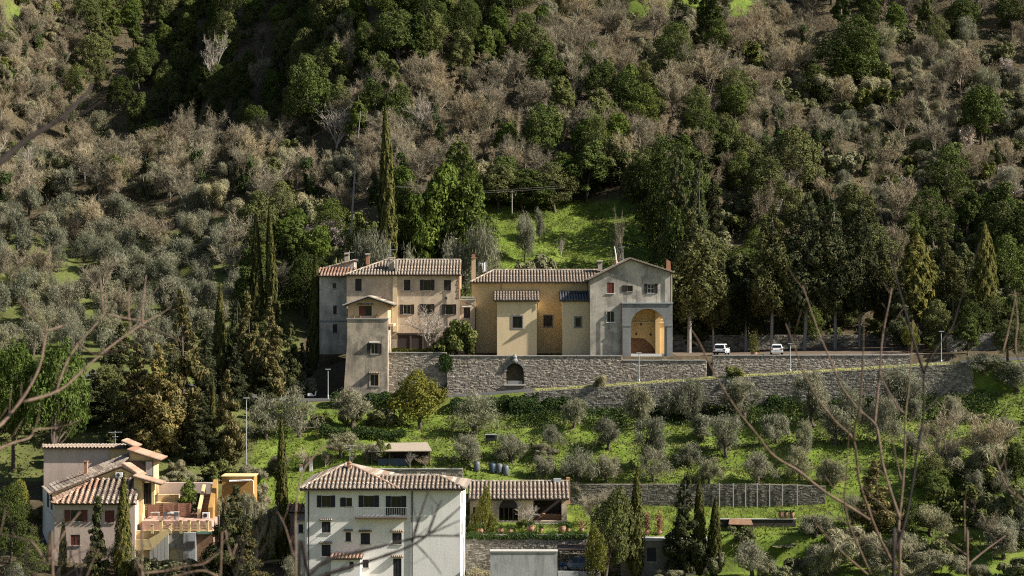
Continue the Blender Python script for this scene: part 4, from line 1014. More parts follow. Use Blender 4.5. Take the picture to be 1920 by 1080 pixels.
obj('dado_and_shadow', MB().wallpoly([P(1172, 668, Yb - 0.02), P(1240, 668, Yb - 0.02), P(1232, 661, Yb - 0.02), P(1221, 646, Yb - 0.02), P(1208, 634.5, Yb - 0.02), P(1172, 633, Yb - 0.02)], 0.016), 'rust', G)  # brown dado stain, its diagonal edge cut to the shape of a cast shadow
for px, py in ((1202, 607.5), (1193, 626), (1220, 627)): obj('putlog_hole', MB().box(XP(px - 1.6, Yb), XP(px + 1.6, Yb), Yb - 0.03, Yb - 0.004, ZP(py + 2.4, Yb), ZP(py - 2.4, Yb)), 'void', G)
obj('pilaster', MB().box(XP(1229, 323), XP(1237, 323), 323.0, Yb - 0.005, Z0, Z1 - 0.17), 'loggia_pl', G)
obj('parapet', MB().box(XP(1183.3, Yf), XP(1245.7, Yf), Yf + 0.06, Yf + 0.36, ZP(675.5, Yf), ZP(663.5, Yf)), 'white_pl', G)
for a, b in ((1168, 1182.7), (1246.3, 1260.5)): obj('impost', MB().box(XP(a - 0.8, Yf), XP(b + 0.8, Yf), Yf - 0.10, Yf - 0.003, ZP(612, Yf), ZP(608.5, Yf)), 'pietra', G)
for a, b in ((1167.6, 1179), (1250, 1260.4)): obj('pier_face', MB().box(XP(a, Yf), XP(b, Yf), Yf - 0.06, Yf - 0.004, ZP(674, Yf), ZP(612.4, Yf)), 'pietra', G)
obj('flashing', MB().box(XP(1165.5, Yf), XP(1262, Yf), Yf - 0.14, Yg - 0.01, ZP(569.2, Yf), ZP(567.2, Yf)), 'zinc', G)
pipe(G, [P(1166.3, 569, 318.4), P(1166.3, 676, 318.4)], 0.06); pipe(G, [P(1257.5, 512, 318.8), P(1257.5, 567, 318.8)], 0.06)
obj('chimney', MB().wallpoly([P(1249, 512, 322), P(1258.5, 514, 322), P(1257, 490, 322), P(1250, 486, 322)], 0.8), 'brick', G)
# poles and pots on the church roofs
rp = thing('vent_pipe', 'pale bent vent pipe with red cowl on the gabled roof', 'vent pipe', P(1154, 500, 324))
obj('tube', MB().tube([P(1155.5, 500, 324), P(1154.5, 478, 324), P(1152, 462, 324)], [0.1, 0.1, 0.06], 6), 'white', rp); obj('cowl', MB().lathe(P(1155.5, 500, 323.9), [(0.42, 0), (0.3, 0.5), (0.1, 1.0)], 8), 'redtile', rp)
antenna('thin aerial pole standing on the gable beside the vent pipe', 1168, 462, 492, 323, [(0.95, 0.3, 3)])
antenna('cross shaped television aerial on the tan house ridge', 731.5, 455, 486, 328.6, [(0.55, 0.95, 5), (0.2, 0.25, 3)])
antenna('bent aerial above the grey wing chimney', 655, 470, 489, 331.5, [(0.8, 0.6, 4)])
# laundry and satellite dish on the terrace
cl = thing('laundry_line', 'white sheet hung between posts behind the tall chimney', 'laundry', P(909, 506, 331))
obj('post', MB().tube([P(913, 520, 331), P(913, 488, 331)], 0.04, 5), 'zinc', cl); obj('post', MB().tube([P(898, 520, 331), P(898, 492, 331)], 0.04, 5), 'zinc', cl)
obj('line', MB().tube([P(898, 492, 331), P(906, 494, 331), P(913, 488, 331)], 0.015, 4), 'zinc', cl)
sh = MB()
for i in range(9):
    t0, t1 = i / 9, (i + 1) / 9
    f = lambda t: (901 + 10 * t, 493.5 - 2 * t * t * 2 + 1.5 * math.sin(t * 3)); g_ = lambda t: (904 + 7.0 * t, 512 - 4 * t)
    d0, d1 = 0.18 * math.sin(i * 1.7), 0.18 * math.sin((i + 1) * 1.7)
    sh.poly([P(*f(t0), 331 + d0), P(*f(t1), 331 + d1), P(*g_(t1), 331 + d1 * 1.5), P(*g_(t0), 331 + d0 * 1.5)])
obj('sheet', sh, 'cloth', cl)

# ------------------------------------------------------------------ walls under the convent and along the road
Ywall = 316.2
nx0, nx1 = XP(949, Ywall), XP(982, Ywall)
def in_niche(x, z): return nx0 - 0.05 < x < nx1 + 0.05 and z < ZP(679, Ywall) and z > ZP(722, Ywall) and (z < ZP(697, Ywall) or (x - (nx0 + nx1) / 2) ** 2 + (z - ZP(697, Ywall)) ** 2 < 1.35 ** 2)
W1 = stone_wall('retaining_wall', 'tall rubble wall with an arched niche carrying the church terrace', [(XP(838, Ywall), Ywall), (XP(1167, Ywall), Ywall)], [ZP(668, Ywall)] * 2, [ZP(745, Ywall)] * 2, 0.5, 'stone', (0.30, 0.17), 0.9, 5, in_niche,
                core_holes=[(nx0, nx1, ZP(722, Ywall), ZP(681, Ywall))])
nb = MB(); n = 10; cx, R = (nx0 + nx1) / 2, (nx1 - nx0) / 2; zc = ZP(697, Ywall)
for i in range(n):
    t0, t1 = math.pi * i / n + 0.02, math.pi * (i + 1) / n - 0.02
    a = [(cx + (R + k) * math.cos(t), zc + (R + k) * math.sin(t)) for t in (t0, t1) for k in (-0.02, 0.32)]
    obj('voussoir', MB().wallpoly([(a[0][0], Ywall - 0.13, a[0][1]), (a[1][0], Ywall - 0.13, a[1][1]), (a[3][0], Ywall - 0.13, a[3][1]), (a[2][0], Ywall - 0.13, a[2][1])], 0.16), 'pietra', W1)
obj('niche_back', MB().box(nx0 - 0.02, nx1 + 0.02, Ywall + 0.9, Ywall + 1.0, ZP(722, Ywall), ZP(679, Ywall)), 'darkstone', W1)
obj('niche_basin', MB().box(nx0 + 0.2, nx1 - 0.2, Ywall + 0.1, Ywall + 0.8, ZP(722, Ywall), ZP(714, Ywall)), 'pietra', W1)
obj('niche_sill', MB().box(nx0 - 0.35, nx1 + 0.35, Ywall - 0.4, Ywall + 0.05, ZP(723, Ywall), ZP(720.5, Ywall)), 'sillstone', W1)
obj('finial', MB().lathe(P(965, 679, Ywall - 0.1), [(0.35, 0), (0.45, 0.25), (0.3, 0.5), (0.38, 0.75), (0.12, 1.15)], 8), 'pietra', W1)
stone_wall('garden_wall', 'shaded rubble wall below the small garden between tower and church', [(XP(727, 316.75), 316.75), (XP(838, 316.75), 316.75)], [ZP(662, 316.75)] * 2, [ZP(748, 316.75)] * 2, 0.5, 'stone', (0.30, 0.17), 0.9, 6)
stone_wall('terrace_wall', 'rubble wall carrying the gabled house and its loggia', [(XP(1167.5, 316.22), 316.22), (XP(1325, 316.22), 316.22)], [ZP(676, 317.0)] * 2, [ZP(730, 317)] * 2, 0.5, 'stone', (0.30, 0.16), 0.9, 7)
stone_wall('car_park_wall', 'long rubble wall below the parked white cars', [(XP(1336, 316.2), 316.2), (XP(1708, 316.2), 316.2)], [ZP(667, 317), ZP(666, 317)], [ZP(716, 317), ZP(700, 317)], 0.5, 'stone', (0.30, 0.16), 0.9, 8)
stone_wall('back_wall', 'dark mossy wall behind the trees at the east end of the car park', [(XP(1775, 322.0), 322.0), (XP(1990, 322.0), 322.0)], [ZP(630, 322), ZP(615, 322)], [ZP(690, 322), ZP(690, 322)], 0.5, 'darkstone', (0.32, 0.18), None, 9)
stone_wall('yard_wall', 'low dark wall along the back of the shaded car park', [(XP(1262, 341), 341), (XP(1770, 341), 341)], [ZP(628, 341), ZP(628, 341)], [ZP(666, 341), ZP(666, 341)], 0.4, 'darkstone', (0.5, 0.28), None, 10)
Yr = 305.95
pxs = list(range(985, 1830, 30)); pts = [(XP(p, Yr), Yr) for p in pxs]
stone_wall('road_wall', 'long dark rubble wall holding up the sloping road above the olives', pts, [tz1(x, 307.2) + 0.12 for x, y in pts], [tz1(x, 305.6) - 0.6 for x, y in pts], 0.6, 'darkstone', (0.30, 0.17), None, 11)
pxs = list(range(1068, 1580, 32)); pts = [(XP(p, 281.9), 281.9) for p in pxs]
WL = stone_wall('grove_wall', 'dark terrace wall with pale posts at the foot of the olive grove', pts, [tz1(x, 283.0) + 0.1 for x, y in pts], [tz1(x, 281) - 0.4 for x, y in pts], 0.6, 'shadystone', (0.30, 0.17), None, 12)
for k, p in enumerate([1349, 1375, 1398, 1420, 1443, 1467, 1495]):
    x = XP(p, 281.6); obj('post', MB().box(x - 0.07, x + 0.07, 281.55, 281.7, tz1(x, 281) - 0.2, tz1(x, 283) + 0.25), 'sillstone', WL)
pts = [(XP(p, 283.2), 283.2) for p in (700, 760, 815, 868)]
stone_wall('low_stone_wall', 'low pale stone wall just behind the white house roof', pts, [ZP(880, 283.2)] * 4, [ZP(905, 283.2)] * 4, 0.5, 'stone', (0.5, 0.26), 0.7, 13)
pts = [(XP(p, 263.9), 263.9) for p in (874, 960, 1050, 1110, 1164)]
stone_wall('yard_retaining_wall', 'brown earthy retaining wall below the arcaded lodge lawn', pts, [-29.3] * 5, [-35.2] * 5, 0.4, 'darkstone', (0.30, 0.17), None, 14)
# ------------------------------------------------------------------ white house
Y = 258.0
Wh = thing('white_house', 'four-storey white house with dark shutters, iron balcony and hipped tile roof', 'house', P(717, 1105, Y))
wins = [D(611.5, 940, 34, 21, 'open', m='navy'), D(654.5, 941.5, 11, 16, 'leftopen', m='navy'), D(691.6, 940, 38, 21, 'open', m='navy'), D(742.6, 948, 38, 35, 'open', m='navy', door=True, sill=False, bar=True),
        D(611.5, 988.5, 16.5, 21, 'closed', m='navy', hood='tile'), D(653, 1006.5, 10, 17, 'closed', m='navy', hood='tile'), D(685, 1010, 17.5, 21, 'closed', m='navy', hood='tile'), D(744.4, 1010, 17.5, 21, 'closed', m='navy', hood='tile'),
        D(611.5, 1032, 17, 22, 'closed', m='navy', hood='tile'), D(685.6, 1057, 11, 15.5, 'closed', m='navy'), D(745, 1066, 15.5, 38, 'closed', m='navy', hood='tile', door=True, sill=False), D(614, 1078, 9, 10, 'glass')]
xa, xb, zt, zb = XP(571.7, Y), XP(863, Y), ZP(916.5, Y), -36.5
mb = MB(); mb.cells(xa, xb, zb, zt, Y, [hole_of(w, Y) for w in wins], 0.24)
xb2 = xb + 0.42
mb.poly([(xb, Y, zb), (xb2, 269, zb), (xb2, 269, zt), (xb, Y, zt)]); mb.poly([(xa, 274, zb), (xa, Y, zb), (xa, Y, zt), (xa, 274, zt)]); mb.poly([(xb2, 269, zb), (xa, 274, zb), (xa, 274, zt), (xb2, 269, zt)])
obj('wall', mb, 'white_pl', Wh)
for w in wins: window(Wh, Y, w, 'brownframe')
for py in (938, 997): obj('side_shutter', MB().add([(xb + 0.02 + 0.42 * t / 11, Y + t, ZP(py + s * 11, Y)) for t, s in ((2.2, 1), (4.2, 1), (4.2, -1), (2.2, -1))], [(0, 1, 2, 3)]), 'navy', Wh)
e0, e1 = P(561.5, 917, 257.3), P(872.5, 917, 257.3)
ra, rb = P(655, 892, 262.6), P(823, 892, 262.6)
roof_plane(Wh, [e0, e1, rb, ra], pitch=0.50, rad=0.165, seed=3)
bz = e0[2]
roof_plane(Wh, [e1, (e1[0] + 0.4, 269.5, bz), rb], pitch=0.5, rad=0.165)
roof_plane(Wh, [(e1[0] + 0.4, 269.5, bz), (e0[0], 269.5, bz), ra, rb], courses=False)
ridge_tiles(Wh, e1, rb, rad=0.17); ridge_tiles(Wh, ra, rb, rad=0.17)
ap = P(651, 868.5, 266.0); f1 = P(748, 917, 257.35); f0 = P(561.8, 917, 257.25)
f0 = (f0[0], f0[1], f0[2] + 0.02); f1 = (f1[0], f1[1], f1[2] + 0.02)
roof_plane(Wh, [f0, f1, ap], pitch=0.5, rad=0.165, seed=4)
roof_plane(Wh, [f1, (f1[0], 274.5, f1[2]), ap], pitch=0.5, rad=0.165)
roof_plane(Wh, [(f0[0], 274.5, f0[2]), f0, ap], pitch=0.5, rad=0.165)
roof_plane(Wh, [(f1[0], 274.5, f1[2]), (f0[0], 274.5, f0[2]), ap], courses=False)
ridge_tiles(Wh, f0, ap, rad=0.17); ridge_tiles(Wh, f1, ap, rad=0.17, mat='redtile')
oc = obj('chimney', MB().box(XP(652, 264), XP(659, 264), 263.8, 264.5, ZP(886, 264), ZP(873, 264)), 'peach', Wh)
obj('pot', MB().lathe(P(655.5, 873, 264.15), [(0.3, 0), (0.18, 0.2), (0.26, 0.35), (0.12, 0.5)], 8), 'terracotta', oc); obj('cap', MB().box(XP(651, 264), XP(660, 264), 263.7, 264.6, ZP(873, 264) + 0.003, ZP(872, 264) + 0.02), 'terracotta', oc)
gt = MB(); gt.box(xa - 0.5, xb + 0.4, 257.15, 257.27, e0[2] - 0.22, e0[2] - 0.1); obj('gutter', gt, 'copper', Wh)
pipe(Wh, [P(578.5, 918.5, 257.4), P(578.5, 922, 257.9), P(578.5, 1105, 257.9)], 0.065, 'iron'); pipe(Wh, [P(774.5, 918.5, 257.4), P(772.7, 923, 257.9), P(772.7, 1105, 257.9)], 0.075, 'iron')
bs = obj('balcony', MB().box(XP(667, Y), XP(764, Y), 256.9, Y - 0.005, ZP(972, Y), ZP(969, Y)), 'brownframe', Wh)  # slab coloured dark for its shaded underside and the shadow below
rl = MB(); y_ = 256.95
rl.box(XP(668, y_), XP(763, y_), y_, y_ + 0.04, ZP(952, y_), ZP(951.2, y_))
for p in np.arange(668.5, 763, 3.4): rl.box(XP(p, y_) - 0.012, XP(p, y_) + 0.012, y_ + 0.005, y_ + 0.03, ZP(969, y_), ZP(952, y_))
for p in (668, 762.5): rl.box(XP(p, y_), XP(p, y_) + 0.04, y_ + 0.042, Y - 0.01, ZP(952, y_), ZP(951.2, y_))
obj('balcony_railing', rl, 'zinc', bs)
# porch and annex of the white house
block(Wh, 255.6, 620.5, 675, 1046, 1100, 2.38, 'white_pl', [D(659, 1059, 8, 12, 'closed', m='navy')], 'LR', 'porch_wall')
roof_plane(Wh, [P(617, 1047, 255.2), P(679, 1047, 255.2), (XP(679, 255.2), 257.98, ZP(1038, 258)), (XP(617, 255.2), 257.98, ZP(1038, 258))], pitch=0.4, mat='redtile')
An = thing('annex', 'low white lean-to with one small dark window at the white house corner', 'house', P(562, 1105, 258.8))
block(An, 258.8, 553.5, 571.5, 976, 1105, 6, 'white_pl', [D(564, 991, 9, 16, 'closed', m='navy')], 'L', zb=-36)
An_r = obj('roof', MB().slab([P(552, 979, 258.5), P(571.4, 974, 258.5), (XP(571.4, 258.5), 265, ZP(974, 258.5)), (XP(552, 258.5), 265, ZP(979, 258.5))], 0.12), 'tile', An)
antenna('television aerial above the white house roof apex', 656, 834, 866, 267, [(0.93, 0.75, 6), (0.7, 0.25, 3)])
for px, t, bb, lb in ((583, 864, 890, 'white rendered chimney with clay top behind the white house'), (564.5, 874, 893, 'shorter grey chimney stub behind the white house')):
    o = thing('garden_chimney', lb, 'chimney', P(px, bb, 284.2))
    x0, x1 = XP(px - 3, 284.2), XP(px + 3, 284.2)
    obj('shaft', MB().box(x0, x1, 284.2, 284.65, tz1((x0 + x1) / 2, 284.2) - 0.2, ZP(t, 284.2)), 'white_pl', o); obj('cap', MB().box(x0 - 0.05, x1 + 0.05, 284.15, 284.7, ZP(t, 284.2) + 0.003, ZP(t, 284.2) + 0.2), 'terracotta', o)
# roof of an outbuilding left of the white house
ob = thing('outhouse', 'low tiled outhouse between the slim cypress and the white house', 'house', P(556, 985, 266))
obj('wall', MB().box(XP(543, 266), XP(570, 266), 266, 270, -34, ZP(958, 266)), 'pink_pl', ob)
roof_plane(ob, [P(541, 960, 265.6), P(571, 960, 265.6), P(571, 945, 270), P(541, 945, 270)], mat='redtile')

# ------------------------------------------------------------------ arcaded lodge
Yl = 271.0
Lo = thing('lodge', 'low stone lodge with arched openings and red tiled roof on the lawn', 'house', P(972, 985, Yl))
zb, zt = -29.4, ZP(935, Yl)
mb = MB(); ops = [(887, 919, 951, 977), (936, 971, 952, 976), (1000, 1053, 936.5, 976)]
mb.cells(XP(881, Yl), XP(1063, Yl), zb, zt, Yl, [(XP(a, Yl), XP(b, Yl), ZP(d, Yl), ZP(c, Yl)) for a, b, c, d in ops], 0.4); sidewalls(mb, XP(881, Yl), XP(1063, Yl), Yl, Yl + 7, zb, zt)
obj('wall', mb, 'tan', Lo)
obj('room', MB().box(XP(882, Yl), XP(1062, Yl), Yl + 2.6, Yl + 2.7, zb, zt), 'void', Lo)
cx, R = XP(953.5, Yl), (XP(971, Yl) - XP(936, Yl)) / 2
a = MB(); zs = ZP(952, Yl)
for i in range(12):
    t0, t1 = math.pi * i / 12, math.pi * (i + 1) / 12
    obj('voussoir', MB().wallpoly([(cx + (R + k) * math.cos(t), Yl - 0.05, zs + (R * 0.95 + k) * math.sin(t)) for t, k in ((t0, 0.0), (t0, 0.22), (t1, 0.22), (t1, 0.0))], 0.05), 'sillstone', Lo)
ad = MB(); ad.wallpoly([(cx + (R - 0.01) * math.cos(math.pi * i / 14), Yl - 0.012, zs + (R * 0.93) * math.sin(math.pi * i / 14)) for i in range(15)], 0.008); obj('arch_head', ad, 'void', Lo)
for x0, x1 in ((919.5, 935.5), (971.5, 999.5)): obj('pier', MB().box(XP(x0, Yl), XP(x1, Yl), Yl - 0.06, Yl - 0.004, ZP(977, Yl), ZP(953, Yl)), 'tan', Lo)
obj('parapet', MB().box(XP(880, Yl), XP(1064, Yl), Yl - 0.12, Yl - 0.015, zb, ZP(977.5, Yl)), 'mortar', Lo)
obj('bench', MB().box(XP(1003, Yl), XP(1050, Yl), Yl - 0.5, Yl - 0.13, ZP(983, Yl), ZP(980.8, Yl)), 'sillstone', Lo)
for p in (892, 898, 904, 911): obj('glazing_bar', MB().box(XP(p, Yl) - 0.04, XP(p, Yl) + 0.04, Yl + 0.25, Yl + 0.32, ZP(977, Yl), ZP(951, Yl)), 'brownframe', Lo)
for p in (945, 953.5, 962): obj('glazing_bar', MB().box(XP(p, Yl) - 0.05, XP(p, Yl) + 0.05, Yl + 0.25, Yl + 0.32, ZP(976, Yl), ZP(952, Yl)), 'brownframe', Lo)
obj('plinth_shelf', MB().box(XP(1001, Yl), XP(1052, Yl), Yl + 1.5, Yl + 2.5, zb, ZP(966, Yl)), 'brick', Lo)
roof_plane(Lo, [P(878, 936, 270.4), P(1066.5, 936, 270.4), P(1066.5, 903, 276.2), P(878, 903, 276.2)], pitch=0.5, rad=0.165, mat='tile')
roof_plane(Lo, [(XP(1066.5, 270.4), 281, ZP(938, 270.4)), (XP(878, 270.4), 281, ZP(938, 270.4)), P(878, 903, 276.2), P(1066.5, 903, 276.2)], courses=False)
ridge_tiles(Lo, P(878, 902.5, 276.2), P(1066.5, 902.5, 276.2))
sk = obj('skylight', MB().box(XP(1038, 276), XP(1052, 276), 275.6, 276.6, ZP(904, 276), ZP(897.5, 276)), 'zinc', Lo)
obj('chimney', MB().box(XP(1062, 277), XP(1069, 277), 277, 277.8, -27, ZP(896, 277)), 'brick', Lo)
# garden things
def pot(px, py, Y, r, label, plantmat='ivy', h=None, ph=0.5, mat='terracotta', group='clay pots along the lodge lawn'):
    x, _, z = P(px, py, Y); z = z if group.startswith('three') else tz1(x, Y) if z < tz1(x, Y) + 2.5 else z
    o = thing('garden_pot', label, 'pot', (x, Y, z), group); h = h or r * 1.7
    obj('jar', MB().lathe((x, Y, z - 0.03), [(r * 0.55, 0), (r * 0.95, h * 0.45), (r, h * 0.7), (r * 0.8, h * 0.92), (r * 0.9, h), (r * 0.7, h)], 12), mat, o, True)
    rr = np.random.default_rng(int(px)); n = 160 if ph < 2 else 700; pp = rr.normal(0, 1, (n, 3)) * np.array([r * 0.6 * (1 + 0.2 * (ph > 2.4)), r * 0.6, ph * 0.30]) + np.array([x, Y, z + h + ph * 0.4]); V, Q = leaf_quads(pp, rr.normal(0, 1, (n, 3)), 0.10, 0.2, rr)
    mb = MB(); mb.v = [tuple(q) for q in V]; mb.f = [tuple(q) for q in Q]; obj('foliage', mb, plantmat, o); return o
pot(995, 1003, 265.6, 0.52, 'largest round clay jar at the middle of the lodge lawn edge'); pot(1054, 1002, 265.6, 0.48, 'clay jar on the lawn edge below the lodge right corner')
pot(939, 1000, 265.5, 0.36, 'clay pot on the lawn edge below the middle of the lodge arch'); pot(956, 1001, 265.5, 0.34, 'clay pot on the lawn edge second from the white house'); pot(1014, 1003, 265.5, 0.3, 'small clay pot just right of the largest round jar')
pot(1065, 1002, 265.8, 0.3, 'small clay pot beside the jar at the lodge right corner'); pot(901, 1000, 265.4, 0.34, 'clay pot on the lawn edge closest to the white house')
for i, p in enumerate((1464, 1474, 1485)): pot(p, 972.5, 269.75, 0.30, ['westernmost of three jars on the rusty shed wall', 'middle one of three jars on the rusty shed wall', 'easternmost of three jars on the rusty shed wall'][i], 'ivy', 0.9, 0.05, group='three jars on the shed wall')
pot(1213, 1012, 264.9, 0.32, 'clay pot with tall red shrub beside the dark cypress', 'flower', None, 2.2, group='potted red shrubs'); pot(1236, 1012, 264.9, 0.32, 'clay pot with tall red shrub farther from the dark cypress', 'flower', None, 2.2, group='potted red shrubs')
pot(1091, 1002, 265.9, 0.3, 'clay pot with low red shrub near the leafy dark tree', 'flower', None, 1.0, group='potted red shrubs')
pot(1414, 666, 318.6, 0.5, 'yellow green shrub in a pot between the two white cars', 'yellowleaf', 0.6, 2.7, group='car park planting')
for i, (p, m, lb) in enumerate(((894, 'greybarrel', 'grey water barrel standing apart behind the lodge roof'), (923, 'bluebarrel', 'blue water barrel between grey ones behind the lodge'), (936, 'greybarrel', 'grey water barrel right of the blue one behind the lodge'), (948, 'greybarrel', 'grey water barrel at the end of the row behind the lodge'))):
    x, yb_ = XP(p, 284.6), 284.6; zb_ = tz1(x, yb_)
    o = thing('water_barrel', lb, 'barrel', (x, yb_, zb_), 'water barrels behind the lodge'); h = ZP(880, 284.6) - zb_ + 0.05; h = max(1.2, min(h, 2.0))
    obj('drum', MB().lathe((x, yb_, zb_), [(0.36, 0), (0.42, 0.1), (0.43, h * 0.5), (0.42, h * 0.9), (0.34, h)], 14), m, o, True); obj('lid', MB().lathe((x, yb_, zb_ + h), [(0.30, 0.002), (0.30, 0.06), (0.1, 0.09)], 14), m, o)
sd = thing('garden_shed', 'open fronted dark shed with pale flat roof above the white house', 'shed', P(750, 874, 284.4))
x0, x1, zt_, zb_ = XP(695, 284.4), XP(806, 284.4), ZP(846, 284.4), ZP(880, 284.4)
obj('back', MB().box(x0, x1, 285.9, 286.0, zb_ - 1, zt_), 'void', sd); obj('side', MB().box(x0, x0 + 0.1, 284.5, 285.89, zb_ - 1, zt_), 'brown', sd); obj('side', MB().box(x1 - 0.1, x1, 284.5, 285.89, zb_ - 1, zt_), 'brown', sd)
for p in (697, 730, 768, 803): obj('post', MB().box(XP(p, 284.4) - 0.06, XP(p, 284.4) + 0.06, 284.4, 284.49, zb_ - 1, zt_), 'brownframe', sd)
obj('half_door', MB().box(XP(708, 284.4), XP(772, 284.4), 284.6, 284.66, zb_ - 0.5, ZP(860, 284.4)), 'bluebarrel', sd)
obj('roof', MB().slab([P(690, 846, 284.0), P(810, 845, 284.0), P(801, 829, 290), P(700, 831, 290)], 0.12), 'gravel', sd)
bx = thing('notice_box', 'small dark box on posts among the upper olives', 'box', P(921, 840, 293))
xq, zq = XP(921, 293), tz1(XP(921, 293), 293)
for s in (-0.55, 0.55): obj('post', MB().box(xq + s - 0.05, xq + s + 0.05, 293, 293.1, zq - 0.2, zq + 1.5), 'brownframe', bx)
obj('case', MB().box(xq - 0.75, xq + 0.75, 292.7, 293.4, zq + 0.7, zq + 1.5), 'navy', bx); obj('lid', MB().box(xq - 0.8, xq + 0.8, 292.6, 293.5, zq + 1.503, zq + 1.58), 'zinc', bx)
rs = thing('rusty_shed', 'rusty lean-to against a low dark wall on the east lawn', 'shed', P(1384, 995, 267))
zz = tz1(XP(1384, 267), 267)
obj('roof', MB().slab([P(1366, 983, 266.8), P(1412, 984, 266.8), P(1408, 973, 269.5), P(1368, 972, 269.5)], 0.08), 'rust', rs)
for p in (1368, 1411): obj('post', MB().box(XP(p, 267) - 0.06, XP(p, 267) + 0.06, 267.0, 267.12, zz - 0.4, ZP(983, 267)), 'brownframe', rs)
obj('back', MB().box(XP(1350, 269.6), XP(1492, 269.6), 269.6, 269.9, zz - 0.6, ZP(974, 269.6)), 'void', rs)
obj('coping', MB().box(XP(1349, 269.6), XP(1493, 269.6), 269.5, 270.0, ZP(974, 269.6) + 0.003, ZP(972.6, 269.6)), 'sillstone', rs)
# concrete garage box, low parapet, stone outbuilding
gb = thing('concrete_garage', 'pale concrete garage block in front of the parked blue car', 'garage', P(982, 1100, 256))
obj('wall', MB().box(XP(919.5, 256), XP(1045, 256), 256, 257.6, -36, ZP(1035.5, 256)), 'concrete', gb)
obj('coping', MB().box(XP(918.5, 256), XP(1046, 256), 255.92, 257.7, ZP(1035.5, 256) + 0.003, ZP(1033, 256)), 'sillstone', gb)
single('parapet_wall', MB().box(XP(1046.5, 256.4), XP(1084, 256.4), 256.4, 256.7, -36, ZP(1071, 256.4)), 'concrete', 'short low concrete parapet in front of the blue car', 'wall')
so = thing('stone_outbuilding', 'flat-topped stone outbuilding with two dark windows behind the dark cypresses', 'house', P(1245, 1080, 262.2))
block(so, 262.2, 1164, 1327, 1014, 1085, 2.2, 'darkplaster', [D(1221.5, 1040, 17, 26, 'closed', m='navy', sill=True), D(1290.6, 1042, 15, 26, 'closed', m='navy')], 'LR')
obj('roof', MB().box(XP(1162, 262), XP(1329, 262), 262.0, 265.2, ZP(1013.8, 262.2) + 0.003, ZP(1010.5, 262.2)), 'sillstone', so)
struct('parking_slab', MB().box(XP(1046.5, 257.9), XP(1126, 257.9), 257.9, 263.8, -36, ZP(1069, 260.2)), 'concrete')
cpt = thing('carport', 'dark timber carport sheltering the blue car', 'carport', P(1090, 1075, 260))
for p in (1048, 1118):
    for yy in (258.6, 263.2): obj('post', MB().box(XP(p, yy) - 0.08, XP(p, yy) + 0.08, yy, yy + 0.16, -35.2, ZP(1032, 259.0)), 'brown', cpt)
obj('roof', MB().box(XP(1046, 259), XP(1121, 259), 258.4, 263.6, ZP(1032, 259) + 0.003, ZP(1029.5, 259)), 'brown', cpt)
# ------------------------------------------------------------------ ochre and pink house with terrace
Y = 258.0
A = thing('villa', 'rambling pink and yellow villa with stepped clay roofs and red shutters', 'house', P(180, 1050, Y))
wins = [D(142.5, 967, 43, 21, 'open', m='redwood'), D(205.5, 968.5, 18, 23, 'closed', m='redwood'), D(141, 1012.6, 18, 20, 'closed', m='redwood')]
block(A, Y, 102, 253, 941, 1055, 9, 'pink_pl', wins, 'R', zb=-33)
xa = XP(102, Y)
mb = MB(); mb.poly([(XP(80, 268), 268, -33), (xa, Y, -33), (xa, Y, ZP(941, Y)), (XP(80, 268), 268, ZP(912, 268))]); obj('side_wall', mb, 'white_pl', A)
for t0, t1 in ((0.15, 0.3), (0.45, 0.6)):
    q = lambda t, pz: (xa + (XP(80, 268) - xa) * t - 0.03, Y + 10 * t, -26.0 + pz)
    obj('side_shutter', MB().add([q(t0, 0), q(t1, 0), q(t1, 1.7), q(t0, 1.7)], [(0, 1, 2, 3)]), 'navy', A)
r0, r1 = P(175, 901, 262.8), P(256, 897, 262.8)
e0, e1 = P(100, 944.5, 257.5), P(256, 944.5, 257.5)
roof_plane(A, [e0, e1, r1, r0], pitch=0.62, rad=0.19, mat='greytile', mat2=((174 - 100) * 257.5 / F, 'orangetile'))
roof_plane(A, [(XP(86, 265), 266, e0[2]), e0, r0], pitch=0.5, rad=0.16, mat='orangetile')
ridge_tiles(A, e0, r0, 'orangetile'); ridge_tiles(A, r0, r1, 'orangetile')
# middle block: gable towards the terrace, long slope down to the west
ga, gb_, gc = (95, 926), (226, 876), (262, 892)
obj('gable_wall', MB().wallpoly([P(97, 1000, 263), P(260, 1000, 263), P(260, 893, 263), P(226, 878, 263), P(97, 927, 263)], 0.3), 'yellow_pl', A)
pk = P(227, 873, 262.6); pkb = (pk[0] + 0.9, 269.5, pk[2] + 0.25)
roof_plane(A, [(XP(77, 268.5), 269.5, ZP(923, 262.6)), P(93, 925, 262.6), pk, pkb], pitch=0.42, mat='greytile')
roof_plane(A, [P(264, 893, 262.6), (XP(264, 262.6), 266.5, ZP(893, 262.6)), (pk[0] + 0.5, 266.5, pk[2]), pk], pitch=0.45, mat='orangetile')
obj('verge_course', MB().wallpoly([P(93, 926.5, 262.5), P(227, 874.5, 262.5), P(227, 872, 262.5), P(93, 924, 262.5)], 0.3), 'redtile', A)
c = obj('chimney', MB().box(XP(158, 266), XP(164, 266), 265.8, 266.4, ZP(890, 266), ZP(866, 266)), 'brick', A); obj('cap', MB().box(XP(157, 266), XP(165, 266), 265.7, 266.5, ZP(866, 266) + 0.003, ZP(864.5, 266)), 'terracotta', c)
ac = obj('cooling_unit', MB().box(XP(217, 262.6), XP(230, 262.6), 262.4, 262.9, ZP(895, 262.6), ZP(886, 262.6)), 'white', A)
obj('fan_grille', MB().tube([P(222, 890.5, 262.39), P(222, 890.5, 262.37)], 0.22, 12), 'iron', ac)
